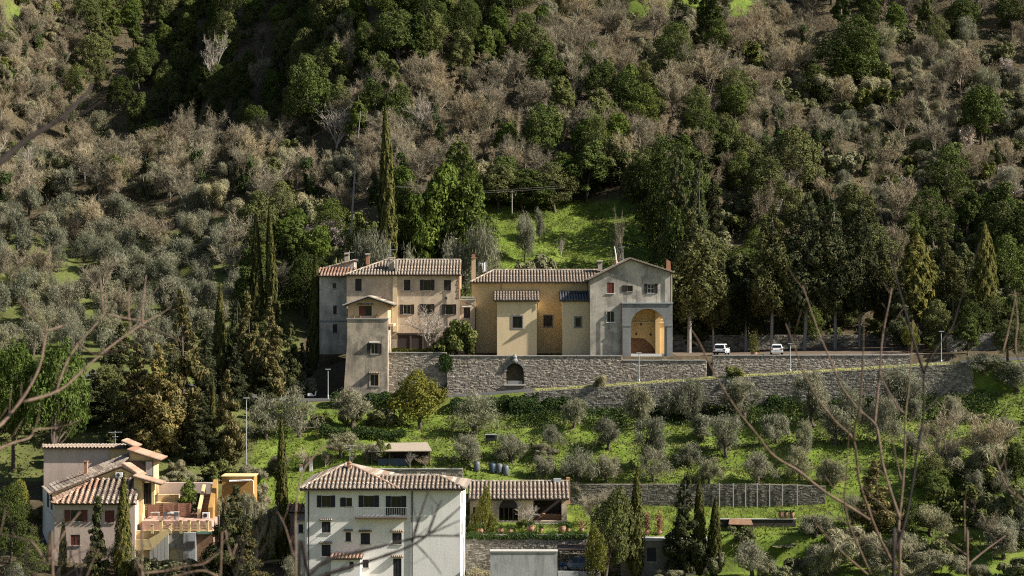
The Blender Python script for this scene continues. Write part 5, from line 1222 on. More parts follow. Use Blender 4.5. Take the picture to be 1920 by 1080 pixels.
# back block
obj('back_wall', MB().box(XP(82, 271), XP(206, 271), 271, 276, -30, ZP(839, 271)), 'pink_pl', A); obj('back_wall', MB().box(XP(206.2, 271), XP(244, 271), 271.03, 276, -30, ZP(839, 271)), 'yellow_pl', A)
roof_plane(A, [P(79, 839.5, 270.6), P(246, 839.5, 270.6), P(246, 834, 276), P(79, 834, 276)], pitch=0.42, mat='greytile')
for a_, b_, c_, d_ in ((228, 828, 254, 839),): roof_plane(A, [P(255, 838.5, 270.2), (XP(255, 270.2), 274, ZP(838.5, 270.2)), (XP(228, 270.2), 274, ZP(827, 270.2)), P(228, 827, 270.2)], pitch=0.42, mat='orangetile')
# upper east block with glazed bay
obj('east_wall', MB().wallpoly([P(243, 930, 266.5), P(288, 930, 266.5), P(288, 862, 266.5), P(243, 847, 266.5)], 4.0), 'yellow_pl', A)
roof_plane(A, [P(300, 863, 265.9), (XP(300, 265.9), 271, ZP(863, 265.9)), (XP(239, 265.9), 271, ZP(843.5, 265.9)), P(239, 843.5, 265.9)], pitch=0.42, mat='orangetile')
bay = obj('bay_window', MB().box(XP(245, 266.3), XP(287, 266.3), 266.2, 266.46, ZP(893, 266.3), ZP(864, 266.3)), 'brownframe', A)
for p0, p1 in ((246.5, 257), (258.5, 272), (273.5, 285.5)): obj('pane', MB().box(XP(p0, 266.2), XP(p1, 266.2), 266.15, 266.19, ZP(891.5, 266.2), ZP(865.5, 266.2)), 'pane' if p0 < 270 else 'frame', bay)
# canopy and porch beside the terrace
obj('porch_wall', MB().box(XP(251, 260.5), XP(266, 260.5), 260.5, 262.5, -33, ZP(897, 260.5)), 'yellow_pl', A)
roof_plane(A, [P(302, 908, 260), (XP(302, 260), 263, ZP(908, 260)), (XP(250, 260), 263, ZP(893, 260)), P(250, 893, 260)], pitch=0.42, mat='orangetile')
obj('porch_column', MB().box(XP(284.5, 260.6), XP(289.5, 260.6), 260.6, 260.95, ZP(946, 260.6), ZP(906, 260.6)), 'yellow_pl', A)
obj('porch_door', MB().box(XP(266.5, 261.8), XP(284, 261.8), 261.8, 261.9, ZP(946, 261.8), ZP(905, 261.8)), 'brownframe', A)
for p in (269, 275, 281): obj('pane', MB().box(XP(p - 2, 261.7), XP(p + 2, 261.7), 261.74, 261.78, ZP(944, 261.7), ZP(908, 261.7)), 'pane', A)
antenna('pale television aerial on the villa back roof', 216, 808, 836, 273, [(0.9, 0.75, 6), (0.6, 0.3, 3)])
# terrace, stairs, railing
zt_ = ZP(976, 260)
tr = MB(); tr.box(XP(266.3, 259.4), XP(397, 259.4), 259.4, 269, -33, zt_); terr = struct('terrace', tr, 'pavers')
fw = thing('terrace_wall', 'yellow plastered wall with stair parapet below the villa terrace', 'wall', P(290, 1030, 258.9))
obj('face', MB().box(XP(252, 258.9), XP(400, 258.9), 258.9, 259.38, -32.2, ZP(995, 258.9)), 'yellow_pl', fw)
obj('stone_face', MB().wallpoly([P(289, 1029, 258.7), P(343, 1029, 258.7), P(343, 999, 258.7), P(322, 999, 258.7)], 0.18), 'stone', fw)
obj('stair_parapet', MB().wallpoly([P(252, 1031, 258.2), P(284, 1031, 258.2), P(322, 996, 258.2), P(316, 990, 258.2), P(276, 1012, 258.2), P(252, 1012, 258.2)], 0.22), 'yellow_pl', fw)
for k in range(5): obj('step', MB().box(XP(281 + k * 7, 258.6), XP(288.5 + k * 7, 258.6), 258.43, 258.89, -31.8, ZP(1022 - k * 6.2, 258.6)), 'sillstone', fw)
for k, (p, t) in enumerate(((302, 976), (320, 982), (339.5, 976), (355, 976), (372, 976), (389, 976), (286, 984))):
    obj('post', MB().box(XP(p - 2.6, 258.8), XP(p + 2.6, 258.8), 258.55, 258.88, ZP(1000, 258.8), ZP(t, 258.8)), 'yellow_pl', fw)
    obj('post_cap', MB().box(XP(p - 3.2, 258.8), XP(p + 3.2, 258.8), 258.5, 258.92, ZP(t, 258.8) + 0.003, ZP(t - 1.2, 258.8)), 'pavers', fw)
for z0_ in (986, 991): obj('rail', MB().box(XP(303, 258.7), XP(388, 258.7), 258.66, 258.74, ZP(z0_ + 0.7, 258.7), ZP(z0_ - 0.7, 258.7)), 'yellow_pl', fw)
obj('green_ledge', MB().box(XP(371, 258.6), XP(397, 258.6), 258.3, 258.88, ZP(1001, 258.6), ZP(996.5, 258.6)), 'greenstone', fw)
obj('meter_cupboard', MB().box(XP(345, 258.6), XP(368, 258.6), 258.2, 258.86, -32, ZP(998, 258.6)), 'concrete', fw); obj('cupboard_hole', MB().box(XP(350, 258.1), XP(365, 258.1), 258.12, 258.18, ZP(1028, 258.1), ZP(1015, 258.1)), 'void', fw)
obj('orange_face', MB().box(XP(369, 258.6), XP(400, 258.6), 258.7, 258.88, -32, ZP(1002, 258.6)), 'rust', fw)
fe = thing('wooden_fence', 'red-brown slatted wooden fence along the back of the villa terrace', 'fence', P(310, 970, 263.5))
for i, (a_, b_) in enumerate(((267, 278), (279, 306), (307, 334), (335, 356))):
    for k in range(8):
        z0_ = ZP(968, 263.5) + k * 0.195; obj('slat', MB().box(XP(a_, 263.5), XP(b_, 263.5), 263.5, 263.54, z0_, z0_ + 0.175), 'wood', fe)
for p in (278.5, 306.5, 334.5, 356.5): obj('post', MB().box(XP(p, 263.5) - 0.06, XP(p, 263.5) + 0.06, 263.42, 263.5, ZP(975, 263.5), ZP(943, 263.5)), 'wood', fe)
def chair_(px, Yc_, lb):
    x, z = XP(px, Yc_), zt_; o = thing('garden_chair', lb, 'chair', (x, Yc_, z), 'terrace chairs')
    obj('seat', MB().box(x - 0.24, x + 0.24, Yc_ - 0.22, Yc_ + 0.22, z + 0.42, z + 0.46), 'greybarrel', o); obj('backrest', MB().box(x - 0.24, x + 0.24, Yc_ - 0.25, Yc_ - 0.225, z + 0.46, z + 0.95), 'greybarrel', o)
    for sx in (-1, 1):
        for sy in (-1, 1): obj('leg', MB().box(x + sx * 0.21 - 0.02, x + sx * 0.21 + 0.02, Yc_ + sy * 0.19 - 0.02, Yc_ + sy * 0.19 + 0.02, z, z + 0.419), 'zinc', o)
chair_(311, 260.6, 'grey terrace chair closer to the stair'); chair_(331, 260.6, 'grey terrace chair farther from the stair')
def table_(px, Yc_, w, lb, mat='white'):
    x, z = XP(px, Yc_), zt_; o = thing('garden_table', lb, 'table', (x, Yc_, z), 'terrace tables')
    obj('tabletop', MB().box(x - w, x + w, Yc_ - 0.45, Yc_ + 0.45, z + 0.70, z + 0.75), mat, o)
    for sx in (-1, 1):
        for sy in (-1, 1): obj('leg', MB().box(x + sx * (w - 0.08) - 0.03, x + sx * (w - 0.08) + 0.03, Yc_ + sy * 0.38 - 0.03, Yc_ + sy * 0.38 + 0.03, z, z + 0.699), 'zinc', o)
table_(320, 261.5, 0.75, 'white table between the two grey terrace chairs'); table_(327, 262.7, 0.55, 'small pale table close to the wooden fence', 'sillstone'); table_(291, 262.2, 0.5, 'low pale table near the villa porch', 'sillstone')
# stair and orange walls at the back of the terrace
st = thing('garden_stair', 'yellow garden stair with brick steps beside the terrace', 'stair', P(382, 968, 263))
for k in range(8): obj('step', MB().box(XP(376, 263), XP(390, 263), 263 + k * 0.45, 263.6 + k * 0.45, zt_ - 0.1, zt_ + 0.25 + k * 0.32), 'brick', st)
obj('side_wall', MB().add([(XP(p, 262.7), 262.7 + d, z) for p in (370, 376) for d, z in ((0, zt_), (4.5, zt_), (4.5, zt_ + 3.6), (0, zt_ + 1.1))], [(0, 1, 2, 3), (4, 7, 6, 5), (0, 3, 7, 4), (3, 2, 6, 7)]), 'yellow_pl', st)
obj('side_wall', MB().add([(XP(p, 262.4), 262.4 + d, z) for p in (390.3, 399) for d, z in ((0, zt_), (4.8, zt_), (4.8, zt_ + 4.2), (0, zt_ + 1.3))], [(0, 1, 2, 3), (4, 7, 6, 5), (0, 3, 7, 4), (3, 2, 6, 7)]), 'orange_pl', st)
obj('pier', MB().box(XP(370, 266.9), XP(375, 266.9), 266.9, 267.2, zt_, ZP(925, 266.9)), 'yellow_pl', st); obj('pier', MB().box(XP(394, 267), XP(405, 267), 267.3, 267.7, zt_, ZP(907, 267)), 'white_pl', st)
acu = thing('heat_pump', 'white cooling unit with round fan at the foot of the garden stair', 'air conditioner', P(386, 974, 261.8)); x, z = XP(386, 261.8), zt_
obj('casing', MB().box(x - 0.42, x + 0.42, 261.8, 262.15, z + 0.02, z + 0.75), 'white', acu)
fg = MB(); fg.tube([(x - 0.08, 261.79, z + 0.4), (x - 0.08, 261.77, z + 0.4)], 0.25, 14); obj('fan', fg, 'iron', acu)
og = thing('orange_pavilion', 'bright orange garden pavilion with white awning rail behind the spruce', 'pavilion', P(447, 930, 270))
obj('wall', MB().box(XP(416, 270), XP(476, 270), 270, 273.5, -29, ZP(894, 270)), 'orange_pl', og); obj('cornice', MB().box(XP(415, 270), XP(478, 270), 269.85, 273.6, ZP(894, 270) + 0.003, ZP(892, 270)), 'yellow_pl', og)
obj('awning_rail', MB().tube([P(430, 902, 269.5), P(470, 899, 269.5), P(475, 902, 269.5), P(475.5, 926, 269.5)], 0.07, 6), 'white', og); obj('awning', MB().slab([P(430, 903, 269.4), P(470, 901, 269.4), P(470, 899, 269.95), P(430, 900, 269.95)], 0.04), 'cloth', og)
bk = MB(); bk.box(XP(297, 268.6), XP(400, 268.6), 268.6, 269.2, zt_ - 0.2, ZP(905, 268.6)); single('garden_back_wall', bk, 'pink_pl', 'sunlit earthy pink wall behind the terrace palm', 'wall')
for px, rr_, lb in ((325, 1.5, 'ochre clay planter behind the wooden fence'), ):
    x, z = XP(318, 265.5), zt_
    pl = thing('raised_bed', 'stepped ochre raised bed behind the wooden fence', 'planter', (x, 265.5, z)); obj('lower_step', MB().box(x - 1.6, x + 1.2, 265, 266.6, z, z + 1.6), 'ochre', pl); obj('upper_step', MB().box(x - 1.6, x + 0.9, 266.61, 267.4, z, z + 2.4), 'ochre', pl)
# ------------------------------------------------------------------ street lamps, pole and wires
def street_lamp(px, ytop, ybase, Y, label):
    x = XP(px, Y); zb_ = min(tz1(x, Y), ZP(ybase, Y) + 3); zt2 = ZP(ytop, Y)
    o = thing('street_lamp', label, 'street lamp', (x, Y, zb_), 'street lamps')
    obj('pole', MB().tube([(x, Y, zb_ - 0.2), (x, Y, zt2)], [0.075, 0.05], 8), 'zinc', o); obj('base', MB().lathe((x, Y, zb_), [(0.13, 0), (0.13, 0.5), (0.09, 0.6)], 8), 'zinc', o)
    obj('lamp_head', MB().box(x - 0.36, x + 0.36, Y - 0.28, Y + 0.12, zt2 + 0.002, zt2 + 0.10), 'zinc', o)
street_lamp(1482, 645, 702, 309.3, 'tall lamp post on the road below the smaller white car'); street_lamp(1198, 662, 712, 309.3, 'lamp post on the road in front of the arched loggia')
street_lamp(1765, 622, 680, 309.3, 'lamp post on the road at the top of the rise'); street_lamp(615, 693, 745, 313.5, 'lamp post on the road beside the front tower'); street_lamp(462, 747, 855, 284, 'lamp post among olives above the orange pavilion')
street_lamp(1018, 688, 732, 309.3, 'thin lamp post on the road right of the wall niche') if False else None
up = thing('utility_pole', 'leaning pale utility pole with wires beside the tallest cypress', 'pole', P(660, 420, 353))
obj('shaft', MB().tube([P(658, 440, 353), P(664, 340, 353.2), P(672, 250, 353.6), P(676, 208, 353.8)], [0.16, 0.14, 0.09, 0.06], 7), 'greytrunk', up)
obj('wire', MB().tube([P(666, 337, 353), P(690, 343, 353), P(720, 347, 353), P(900, 362, 356), P(1060, 352, 362)], 0.011, 4), 'greytrunk', up)
obj('wire', MB().tube([P(666, 341, 353), P(700, 348, 353), P(900, 359, 356), P(1060, 348, 362)], 0.011, 4), 'greytrunk', up)
wp = thing('wire_post', 'thin dark post carrying the wires at the top of the lawn', 'pole', P(960, 400, 372)); obj('shaft', MB().tube([P(960, 400, 372), P(960, 357, 372)], [0.12, 0.09], 6), 'greytrunk', wp)
obj('crossarm', MB().box(XP(956, 372), XP(964, 372), 371.9, 372.1, ZP(360.5, 372), ZP(359, 372)), 'greytrunk', wp)

# ------------------------------------------------------------------ cars
def car(name, label, X, Y, yaw, paintm, Lc=4.5, Wc=1.85, Hc=1.65, rack=False, group=None, z=None):
    z = tz1(X, Y) + 0.035 if z is None else z
    o = thing(name, label, 'car', (0, 0, 0), group)
    hw = Wc / 2
    prof = [(-Lc / 2, 0.38), (-Lc / 2 - 0.02, 0.72), (-Lc / 2 + 0.06, 0.98), (-Lc / 2 + 0.1, 1.02), (Lc / 2 - 1.15, 1.0), (Lc / 2 - 0.15, 0.82), (Lc / 2, 0.62), (Lc / 2 - 0.03, 0.36)]
    def ext(pr, w0, w1):
        mb = MB(); k = len(pr)
        zz = [p[1] for p in pr]; lo, hi = min(zz), max(zz)
        wf = lambda q: w0 + (w1 - w0) * (q - lo) / (hi - lo + 1e-9)
        vs = [(p[0], -wf(p[1]), p[1]) for p in pr] + [(p[0], wf(p[1]), p[1]) for p in pr]
        return mb.add(vs, [tuple(range(k)), tuple(range(2 * k - 1, k - 1, -1))] + [(i, k + i, k + (i + 1) % k, (i + 1) % k) for i in range(k)])
    parts = []
    bd = obj('body', ext([(a, b) for a, b in prof], hw, hw * 0.95), paintm, o)
    cab = [(-Lc / 2 + 0.08, 1.0), (-Lc / 2 + 0.42, Hc - 0.08), (-Lc / 2 + 0.8, Hc), (0.1, Hc), (0.55, Hc - 0.1), (Lc / 2 - 1.1, 0.99)]
    cb = obj('cabin', ext(cab, hw * 0.93, hw * 0.74), paintm, o)
    for ob_ in (bd, cb):
        bm_ = ob_.modifiers.new('bevel', 'BEVEL'); bm_.width = 0.05; bm_.segments = 2
    # glazing: rear, front, sides, set a little proud of the cabin
    f = lambda q: hw * 0.93 + (hw * 0.74 - hw * 0.93) * (q - 0.99) / (Hc - 0.99)
    gl = MB(); a, b = (-Lc / 2 + 0.10, 1.06), (-Lc / 2 + 0.36, Hc - 0.14)
    obj('rear_window', MB().add([(a[0] - 0.025, -f(a[1]) + 0.12, a[1]), (a[0] - 0.025, f(a[1]) - 0.12, a[1]), (b[0] - 0.025, f(b[1]) - 0.1, b[1]), (b[0] - 0.025, -f(b[1]) + 0.1, b[1])], [(0, 1, 2, 3)]), 'carglass', o)
    a, b = (Lc / 2 - 1.15, 1.05), (0.62, Hc - 0.15)
    obj('windscreen', MB().add([(a[0] + 0.03, -f(a[1]) + 0.1, a[1]), (a[0] + 0.03, f(a[1]) - 0.1, a[1]), (b[0] + 0.03, f(b[1]) - 0.1, b[1]), (b[0] + 0.03, -f(b[1]) + 0.1, b[1])], [(0, 1, 2, 3)]), 'carglass', o)
    for s in (-1, 1):
        for x0, x1, x2, x3 in ((-Lc / 2 + 0.45, -0.32, -0.32, -Lc / 2 + 0.68), (-0.22, Lc / 2 - 1.3, 0.48, -0.22)):
            z0, z1 = 1.06, Hc - 0.14
            obj('side_window', MB().add([(x0, s * (f(z0) + 0.012), z0), (x1, s * (f(z0) + 0.012), z0), (x2, s * (f(z1) + 0.012), z1), (x3, s * (f(z1) + 0.012), z1)], [(0, 1, 2, 3)]), 'carglass', o)
        obj('tail_lamp', MB().box(-Lc / 2 - 0.035, -Lc / 2 + 0.12, s * hw * 0.96, s * hw * 0.62, 0.80, 0.97), 'redlamp', o)
        obj('mirror', MB().box(0.75, 0.92, s * hw, s * (hw + 0.16), 0.98, 1.12), paintm, o)
        obj('headlamp', MB().box(Lc / 2 - 0.22, Lc / 2 - 0.04, s * hw * 0.92, s * hw * 0.55, 0.66, 0.78), 'frame', o)
        if rack: obj('roof_rail', MB().tube([(-1.5, s * 0.6, Hc + 0.02), (-1.35, s * 0.6, Hc + 0.09), (0.0, s * 0.6, Hc + 0.09), (0.15, s * 0.6, Hc)], 0.025, 5), 'iron', o)
        for x in (-Lc / 2 + 0.85, Lc / 2 - 0.85):
            t = MB(); t.tube([(x, s * (hw - 0.22), 0.34), (x, s * (hw + 0.01), 0.34)], 0.34, 16); w_ = obj('wheel', t, 'rubber', o)
            t = MB(); t.tube([(x, s * (hw + 0.0), 0.34), (x, s * (hw + 0.022), 0.34)], 0.21, 12); obj('rim', t, 'alloy', w_)
    obj('bumper', MB().box(-Lc / 2 - 0.07, -Lc / 2 + 0.15, -hw * 0.96, hw * 0.96, 0.36, 0.55), 'rubber' if rack else paintm, o)
    obj('number_plate', MB().box(-Lc / 2 - 0.045, -Lc / 2 + 0.03, -0.26, 0.26, 0.70, 0.81), 'plate', o)
    o.location = (X, Y, z); o.rotation_euler = (0, 0, yaw)
    return o
car('parked_car', 'white car with dark roof rails parked beside the loggia house', XP(1353, 321.5), 321.5, math.radians(90 - 14), 'carwhite', 4.4, 1.85, 1.68, True, 'white cars in the car park')
car('parked_car', 'smaller white hatchback parked farther along the shaded car park', XP(1456, 322.0), 322.0, math.radians(90 - 5), 'carwhite', 4.0, 1.75, 1.55, False, 'white cars in the car park')
car('parked_car', 'deep blue car parked under the dark carport', XP(1083, 260.2), 260.2, math.radians(180 - 14), 'carblue', 4.3, 1.8, 1.6, z=ZP(1069, 260.2) + 0.01)
mt = thing('scooter', 'pale scooter parked in shade beside the front tower lamp', 'scooter', (XP(586, 315.5), 315.5, tz1(XP(586, 315.5), 315.5)))
x, y, z = XP(586, 315.5), 315.5, tz1(XP(586, 315.5), 315.5)
obj('body', MB().wallpoly([(x - 0.7, y, z + 0.35), (x + 0.1, y, z + 0.3), (x + 0.45, y, z + 0.4), (x + 0.55, y, z + 1.0), (x + 0.42, y, z + 1.0), (x + 0.3, y, z + 0.45), (x + 0.05, y, z + 0.42), (x - 0.1, y, z + 0.75), (x - 0.7, y, z + 0.72)], 0.3), 'white', mt)
for dx in (-0.5, 0.6): w_ = MB(); w_.tube([(x + dx, y + 0.08, z + 0.25), (x + dx, y + 0.2, z + 0.25)], 0.25, 14); obj('wheel', w_, 'rubber', mt)
obj('saddle', MB().box(x - 0.68, x - 0.05, y + 0.02, y + 0.28, z + 0.755, z + 0.85), 'rubber', mt); obj('handlebar', MB().tube([(x + 0.45, y - 0.2, z + 1.05), (x + 0.45, y + 0.5, z + 1.05)], 0.025, 5), 'iron', mt)
# ------------------------------------------------------------------ trees one can pick out
h = hero
h('cypress', 729, 195, 425, 40, 'tallest slim cypress, standing beside the leaning utility pole', Y=352)
h('cypress', 483, 393, 556, 31, 'slim cypress, the west one of the pair left of the convent', Y=333); h('cypress', 513, 386, 556, 30, 'slim cypress, the east one of the pair left of the convent', Y=333)
h('cypress', 587, 474, 700, 25, 'slim dark cypress touching the grey convent wing', Y=327)
h('cypress', 411, 533, 715, 30, 'slim dark cypress between brown conifers on the west slope', Y=311)
h('cypress', 529, 775, 1010, 30, 'slim cypress beside the white house, before the low tiled outhouse', Y=263.5)
h('cypress', 229, 888, 1065, 33, 'dark cypress in front of the villa shutters', Y=254.5); h('cypress', 117, 972, 1060, 17, 'small dark cypress at the corner of the villa', Y=255)
h('cypress', 1192, 878, 1062, 33, 'dark cypress beside the potted red shrubs', Y=261); h('cypress', 1312, 893, 1062, 28, 'taller of two dark cypresses at the outbuilding corner', Y=261); h('cypress', 1338, 933, 1065, 33, 'shorter dark cypress at the outbuilding corner', Y=260.4)
h('cypress', 398, 708, 835, 15, 'very thin cypress in front of the yellow green conifer', Y=288)
h('cypress', 1790, 560, 690, 18, 'thin dark cypress near the top of the road', Y=330) if False else None
h('standard_cypress', 1848, 418, 615, 52, 'rounded cypress on a bare trunk near the east wall', Y=330); h('standard_cypress', 1718, 440, 640, 86, 'broad club-shaped cypress on a thin trunk above the car park', Y=331)
for (px, yt, yb, w, lb) in ((345, 538, 745, 84, 'tall brown conifer beside the slim dark cypress, topmost of its clump'), (300, 640, 815, 78, 'sunlit brown conifer in the dark wood above the villa'), (508, 553, 740, 60, 'brown conifer nearest the front tower, lit on its east side'),
                            (470, 540, 720, 54, 'narrow brown conifer left of the one by the tower'), (255, 640, 830, 74, 'shaded brown conifer in the dark wood above the villa'), (430, 690, 800, 55, 'yellowish brown round conifer behind the thin cypress')):
    h('brown_conifer', px, yt, yb, w * 1.4, lb, Y={345: 291, 300: 285.5, 508: 307, 470: 310, 255: 287.5, 430: 286}[px])
for (px, yt, w, Yq, kd, lb) in ((448, 560, 60, 312, 'dark_conifer', 'dark conifer in the gap left of the narrow brown conifer'), (545, 600, 62, 317, 'dark_conifer', 'dark conifer between the brown conifer and the lamp by the tower'), (385, 600, 70, 307, 'dark_conifer', 'dark conifer just left of the slim dark cypress'), (565, 640, 50, 321, 'dark_conifer', 'short dark conifer nearest the grey convent wing'),
                                (440, 640, 70, 303, 'dark_conifer', 'dark conifer just right of the slim dark cypress'), (500, 655, 60, 306, 'dark_conifer', 'low dark conifer below the brown conifer by the tower'), (225, 600, 90, 301, 'dark_conifer', 'dark conifer at the top of the wood above the villa'), (170, 690, 90, 293, 'dark_conifer', 'dark conifer behind the bright green pine'), (330, 735, 80, 298, 'dark_conifer', 'dark conifer right behind the villa roofs'), (380, 740, 66, 285, 'dark_conifer', 'low dark conifer right of the villa aerial')):
    h(kd, px, yt, 0, w * 1.15, lb, Y=Yq)
h('spruce', 180, 928, 1058, 50, 'small layered spruce in front of the villa', Y=254.6)
h('dark_conifer', 432, 903, 1110, 118, 'dark layered conifer in front of the orange pavilion', Y=254); h('brown_conifer', 464, 975, 1110, 74, 'ragged brown conifer right of the layered dark one', Y=253)
# high crowned conifers round the car park
for (px, yt, w, Yq, lb) in ((1292, 395, 118, 331, 'ivy-brown tall conifer growing beside the gabled house'), (1338, 470, 60, 334, 'slimmer tall conifer second from the gabled house'), (1446, 385, 92, 333, 'tall dark conifer above the two white cars'), (1508, 362, 104, 334, 'tallest dark conifer at the middle of the car park'),
                            (1566, 375, 96, 334, 'tall dark conifer third along the car park'), (1612, 385, 90, 334, 'brownish tall conifer fourth along the car park'), (1660, 450, 60, 336, 'short dark conifer left of the club-shaped cypress'), (1398, 480, 80, 337, 'dark conifer behind the white car with roof rails'),
                            (1776, 430, 78, 336, 'tall dark conifer between the two trunked cypresses'), (1480, 450, 80, 339, 'dark conifer in the back row behind the smaller car'), (1690, 560, 50, 338, 'low dark conifer in the shade near the club-shaped cypress')):
    h('tall_conifer', px, yt - 8, 664, w * 1.12, lb, Y=Yq)
h('yellow_green_tree', 787, 697, 822, 122, 'yellow green spreading tree in front of the tower garden wall', Y=299); h('yellow_green_tree', 1702, 605, 664, 42, 'small yellow green tree under the club-shaped cypress', Y=322)
h('bay_tree', 825, 298, 445, 118, 'glossy green bay tree right of the tallest cypress', Y=355); h('bay_tree', 878, 325, 450, 118, 'second glossy bay tree above the church roof', Y=356); h('bay_tree', 790, 360, 445, 70, 'lower dark bay tree against the tallest cypress', Y=354)
h('shrub', 856, 594, 668, 76, 'sprawling green bush at the garden corner by the church', Y=318.9, cat='shrub', z=ZP(664, 318.9)); h('bay_tree', 826, 640, 700, 30, 'dark ivy bush hanging at the garden wall corner', Y=318.5)
h('shrub', 838, 626, 668, 54, 'low dark green bush spilling over the garden wall corner', Y=318.4, cat='shrub', z=ZP(666, 318.4)); h('shrub', 878, 630, 668, 40, 'small green bush against the church corner', Y=319, cat='shrub', z=ZP(666, 319))
h('pale_bare_tree', 806, 560, 660, 118, 'pale bare tree in front of the tan house windows', Y=320.5)
h('yellow_green_tree', 898, 915, 985, 50, 'yellow green shrub tree between white house and lodge', Y=268); h('pale_bare_tree', 985, 935, 995, 66, 'pale bare tree in front of the lodge arch', Y=268.5)
h('shrub', 983, 972, 994, 30, 'round green shrub under the pale bare tree by the lodge', Y=267.8, cat='shrub')
h('evergreen_oak', 1135, 915, 1085, 92, 'leafy dark tree in front of the lodge lawn', Y=259.5); h('bare_tree', 1112, 900, 1000, 90, 'bare rosy tree behind the leafy dark tree', Y=270)
h('yellow_green_tree', 1120, 985, 1090, 50, 'sunlit green tree in front of the leafy dark tree', Y=257.5)
h('dark_conifer', 1283, 880, 1065, 96, 'shaggy dark conifer between the cypresses and outbuilding windows', Y=260.8)
h('stone_pine', 95, 650, 860, 125, 'bright green pine with bare trunks above the villa', Y=276); h('stone_pine', 25, 640, 850, 110, 'bright green pine cut by the edge of the view', Y=279)
h('bay_tree', 355, 900, 965, 48, 'small glossy palm-like tree behind the villa terrace fence', Y=266, z=zt_)
for (px, yt, yb, w, kd, lb) in ((690, 438, 500, 90, 'olive_tree', 'olive tree above the grey wing chimneys'), (777, 440, 500, 72, 'olive_tree', 'olive tree beyond the tan house ridge'), (850, 420, 500, 64, 'olive_tree', 'olive tree above the tall brick chimney'), (900, 428, 498, 72, 'olive_tree', 'olive tree above the laundry line'),
                                (985, 405, 475, 48, 'olive_tree', 'slim olive at the west side of the lawn'), (1010, 393, 440, 26, 'olive_tree', 'thin young olive higher on the west side of the lawn'), (1000, 470, 510, 90, 'shrub', 'grey green shrub behind the church roof'), (640, 470, 530, 60, 'shrub', 'round green shrub behind the grey wing'),
                                (1052, 437, 478, 26, 'pale_bare_tree', 'thin bare sapling on the lawn'), (1165, 400, 500, 40, 'bare_tree', 'thin bare tree at the foot of the lawn')):
    h(kd, px, yt, yb, w, lb, Y={690: 346, 777: 346, 850: 347, 900: 347, 985: 360, 1010: 366, 1000: 350, 640: 343, 1052: 362, 1245: 345, 1165: 352}[px], cat='shrub' if kd == 'shrub' else 'tree')
for (px, yb, w, hh_) in ((985, 402, 120, 90), (1040, 396, 120, 92), (935, 398, 100, 95)):
    h('evergreen_oak', px, yb - hh_, yb, w, {985: 'dark evergreen overhanging the top of the lawn, behind the slim olive', 1040: 'dark evergreen overhanging the middle top of the lawn', 935: 'dark evergreen at the upper west corner of the lawn'}[px])
h('evergreen_oak', 1590, 28, 165, 150, 'large round evergreen oak high on the east slope'); h('evergreen_oak', 1105, 75, 160, 52, 'small dark evergreen oak high above the church'); h('evergreen_oak', 1102, 256, 380, 96, 'round evergreen with rusty top at the head of the lawn')
h('evergreen_oak', 1485, 238, 372, 125, 'broad evergreen oak above the car park conifers'); h('evergreen_oak', 1285, 265, 420, 125, 'broad evergreen oak above the gabled house'); h('evergreen_oak', 1190, 150, 250, 110, 'spreading evergreen oak above the lawn trees')
h('pale_bare_tree', 630, 160, 285, 100, 'large pale bare tree at the edge of the dark hollow'); h('pale_bare_tree', 405, 35, 175, 62, 'pale crooked bare tree alone in the dark hollow'); h('blossom_tree', 340, 125, 190, 60, 'bluish white blossom tree in the dark hollow')
for (px, yt, yb, w, lb) in ((590, 418, 480, 90, 'white blossom tree right of the cypress pair'), (630, 405, 470, 70, 'white blossom tree below the utility pole'), (1690, 325, 372, 90, 'pale blossom thicket above the club-shaped cypress'), (1775, 322, 368, 70, 'pink-white blossom tree on the east slope'), (1890, 335, 385, 80, 'pale blossom tree at the east edge')):
    h('blossom_tree', px, yt, yb, w, lb)
for (px, yt, yb, w, Yq, lb) in ((1258, 285, 480, 125, 354, 'dark evergreen oak shading the lower east side of the lawn'), (1262, 245, 440, 125, 365, 'dark evergreen oak shading the upper east side of the lawn'), (1212, 275, 400, 125, 379, 'dark evergreen oak at the upper east corner of the lawn'), (1255, 380, 500, 90, 348, 'dark evergreen oak behind the gabled house'), (1130, 300, 395, 120, 384, 'dark evergreen oak over the top of the lawn')):
    h('evergreen_oak', px, yt, yb, w, lb, Y=Yq)
for (px, yt, yb, w, lb) in ((425, 922, 990, 50, 'dry bush before the west end of the orange pavilion'), (455, 920, 995, 56, 'dry bush before the middle of the orange pavilion'), (485, 912, 1000, 56, 'dry bush before the east end of the orange pavilion')):
    h('dry_bush', px, yt, yb, w, lb, Y=267.5, cat='shrub')
for (px, yt, w, lb) in ((460, 926, 46, 'tall dry bush right before the orange pavilion wall'), (482, 930, 50, 'tall dry bush at the right end of the pavilion'), (445, 945, 40, 'short dry bush under the pavilion awning'), (500, 940, 50, 'dry bush between pavilion and slim lower cypress')):
    h('dry_bush', px, yt, 0, w, lb, Y=262.5, cat='shrub')
for (px, yt, w, Yq, lb) in ((1262, 262, 84, 352, 'tall dark conifer rising behind the gabled roof, nearest it'), (1300, 285, 90, 346, 'tall dark conifer behind the ivy-brown conifer')):
    h('dark_conifer', px, yt, 0, w * 1.2, lb, Y=Yq)
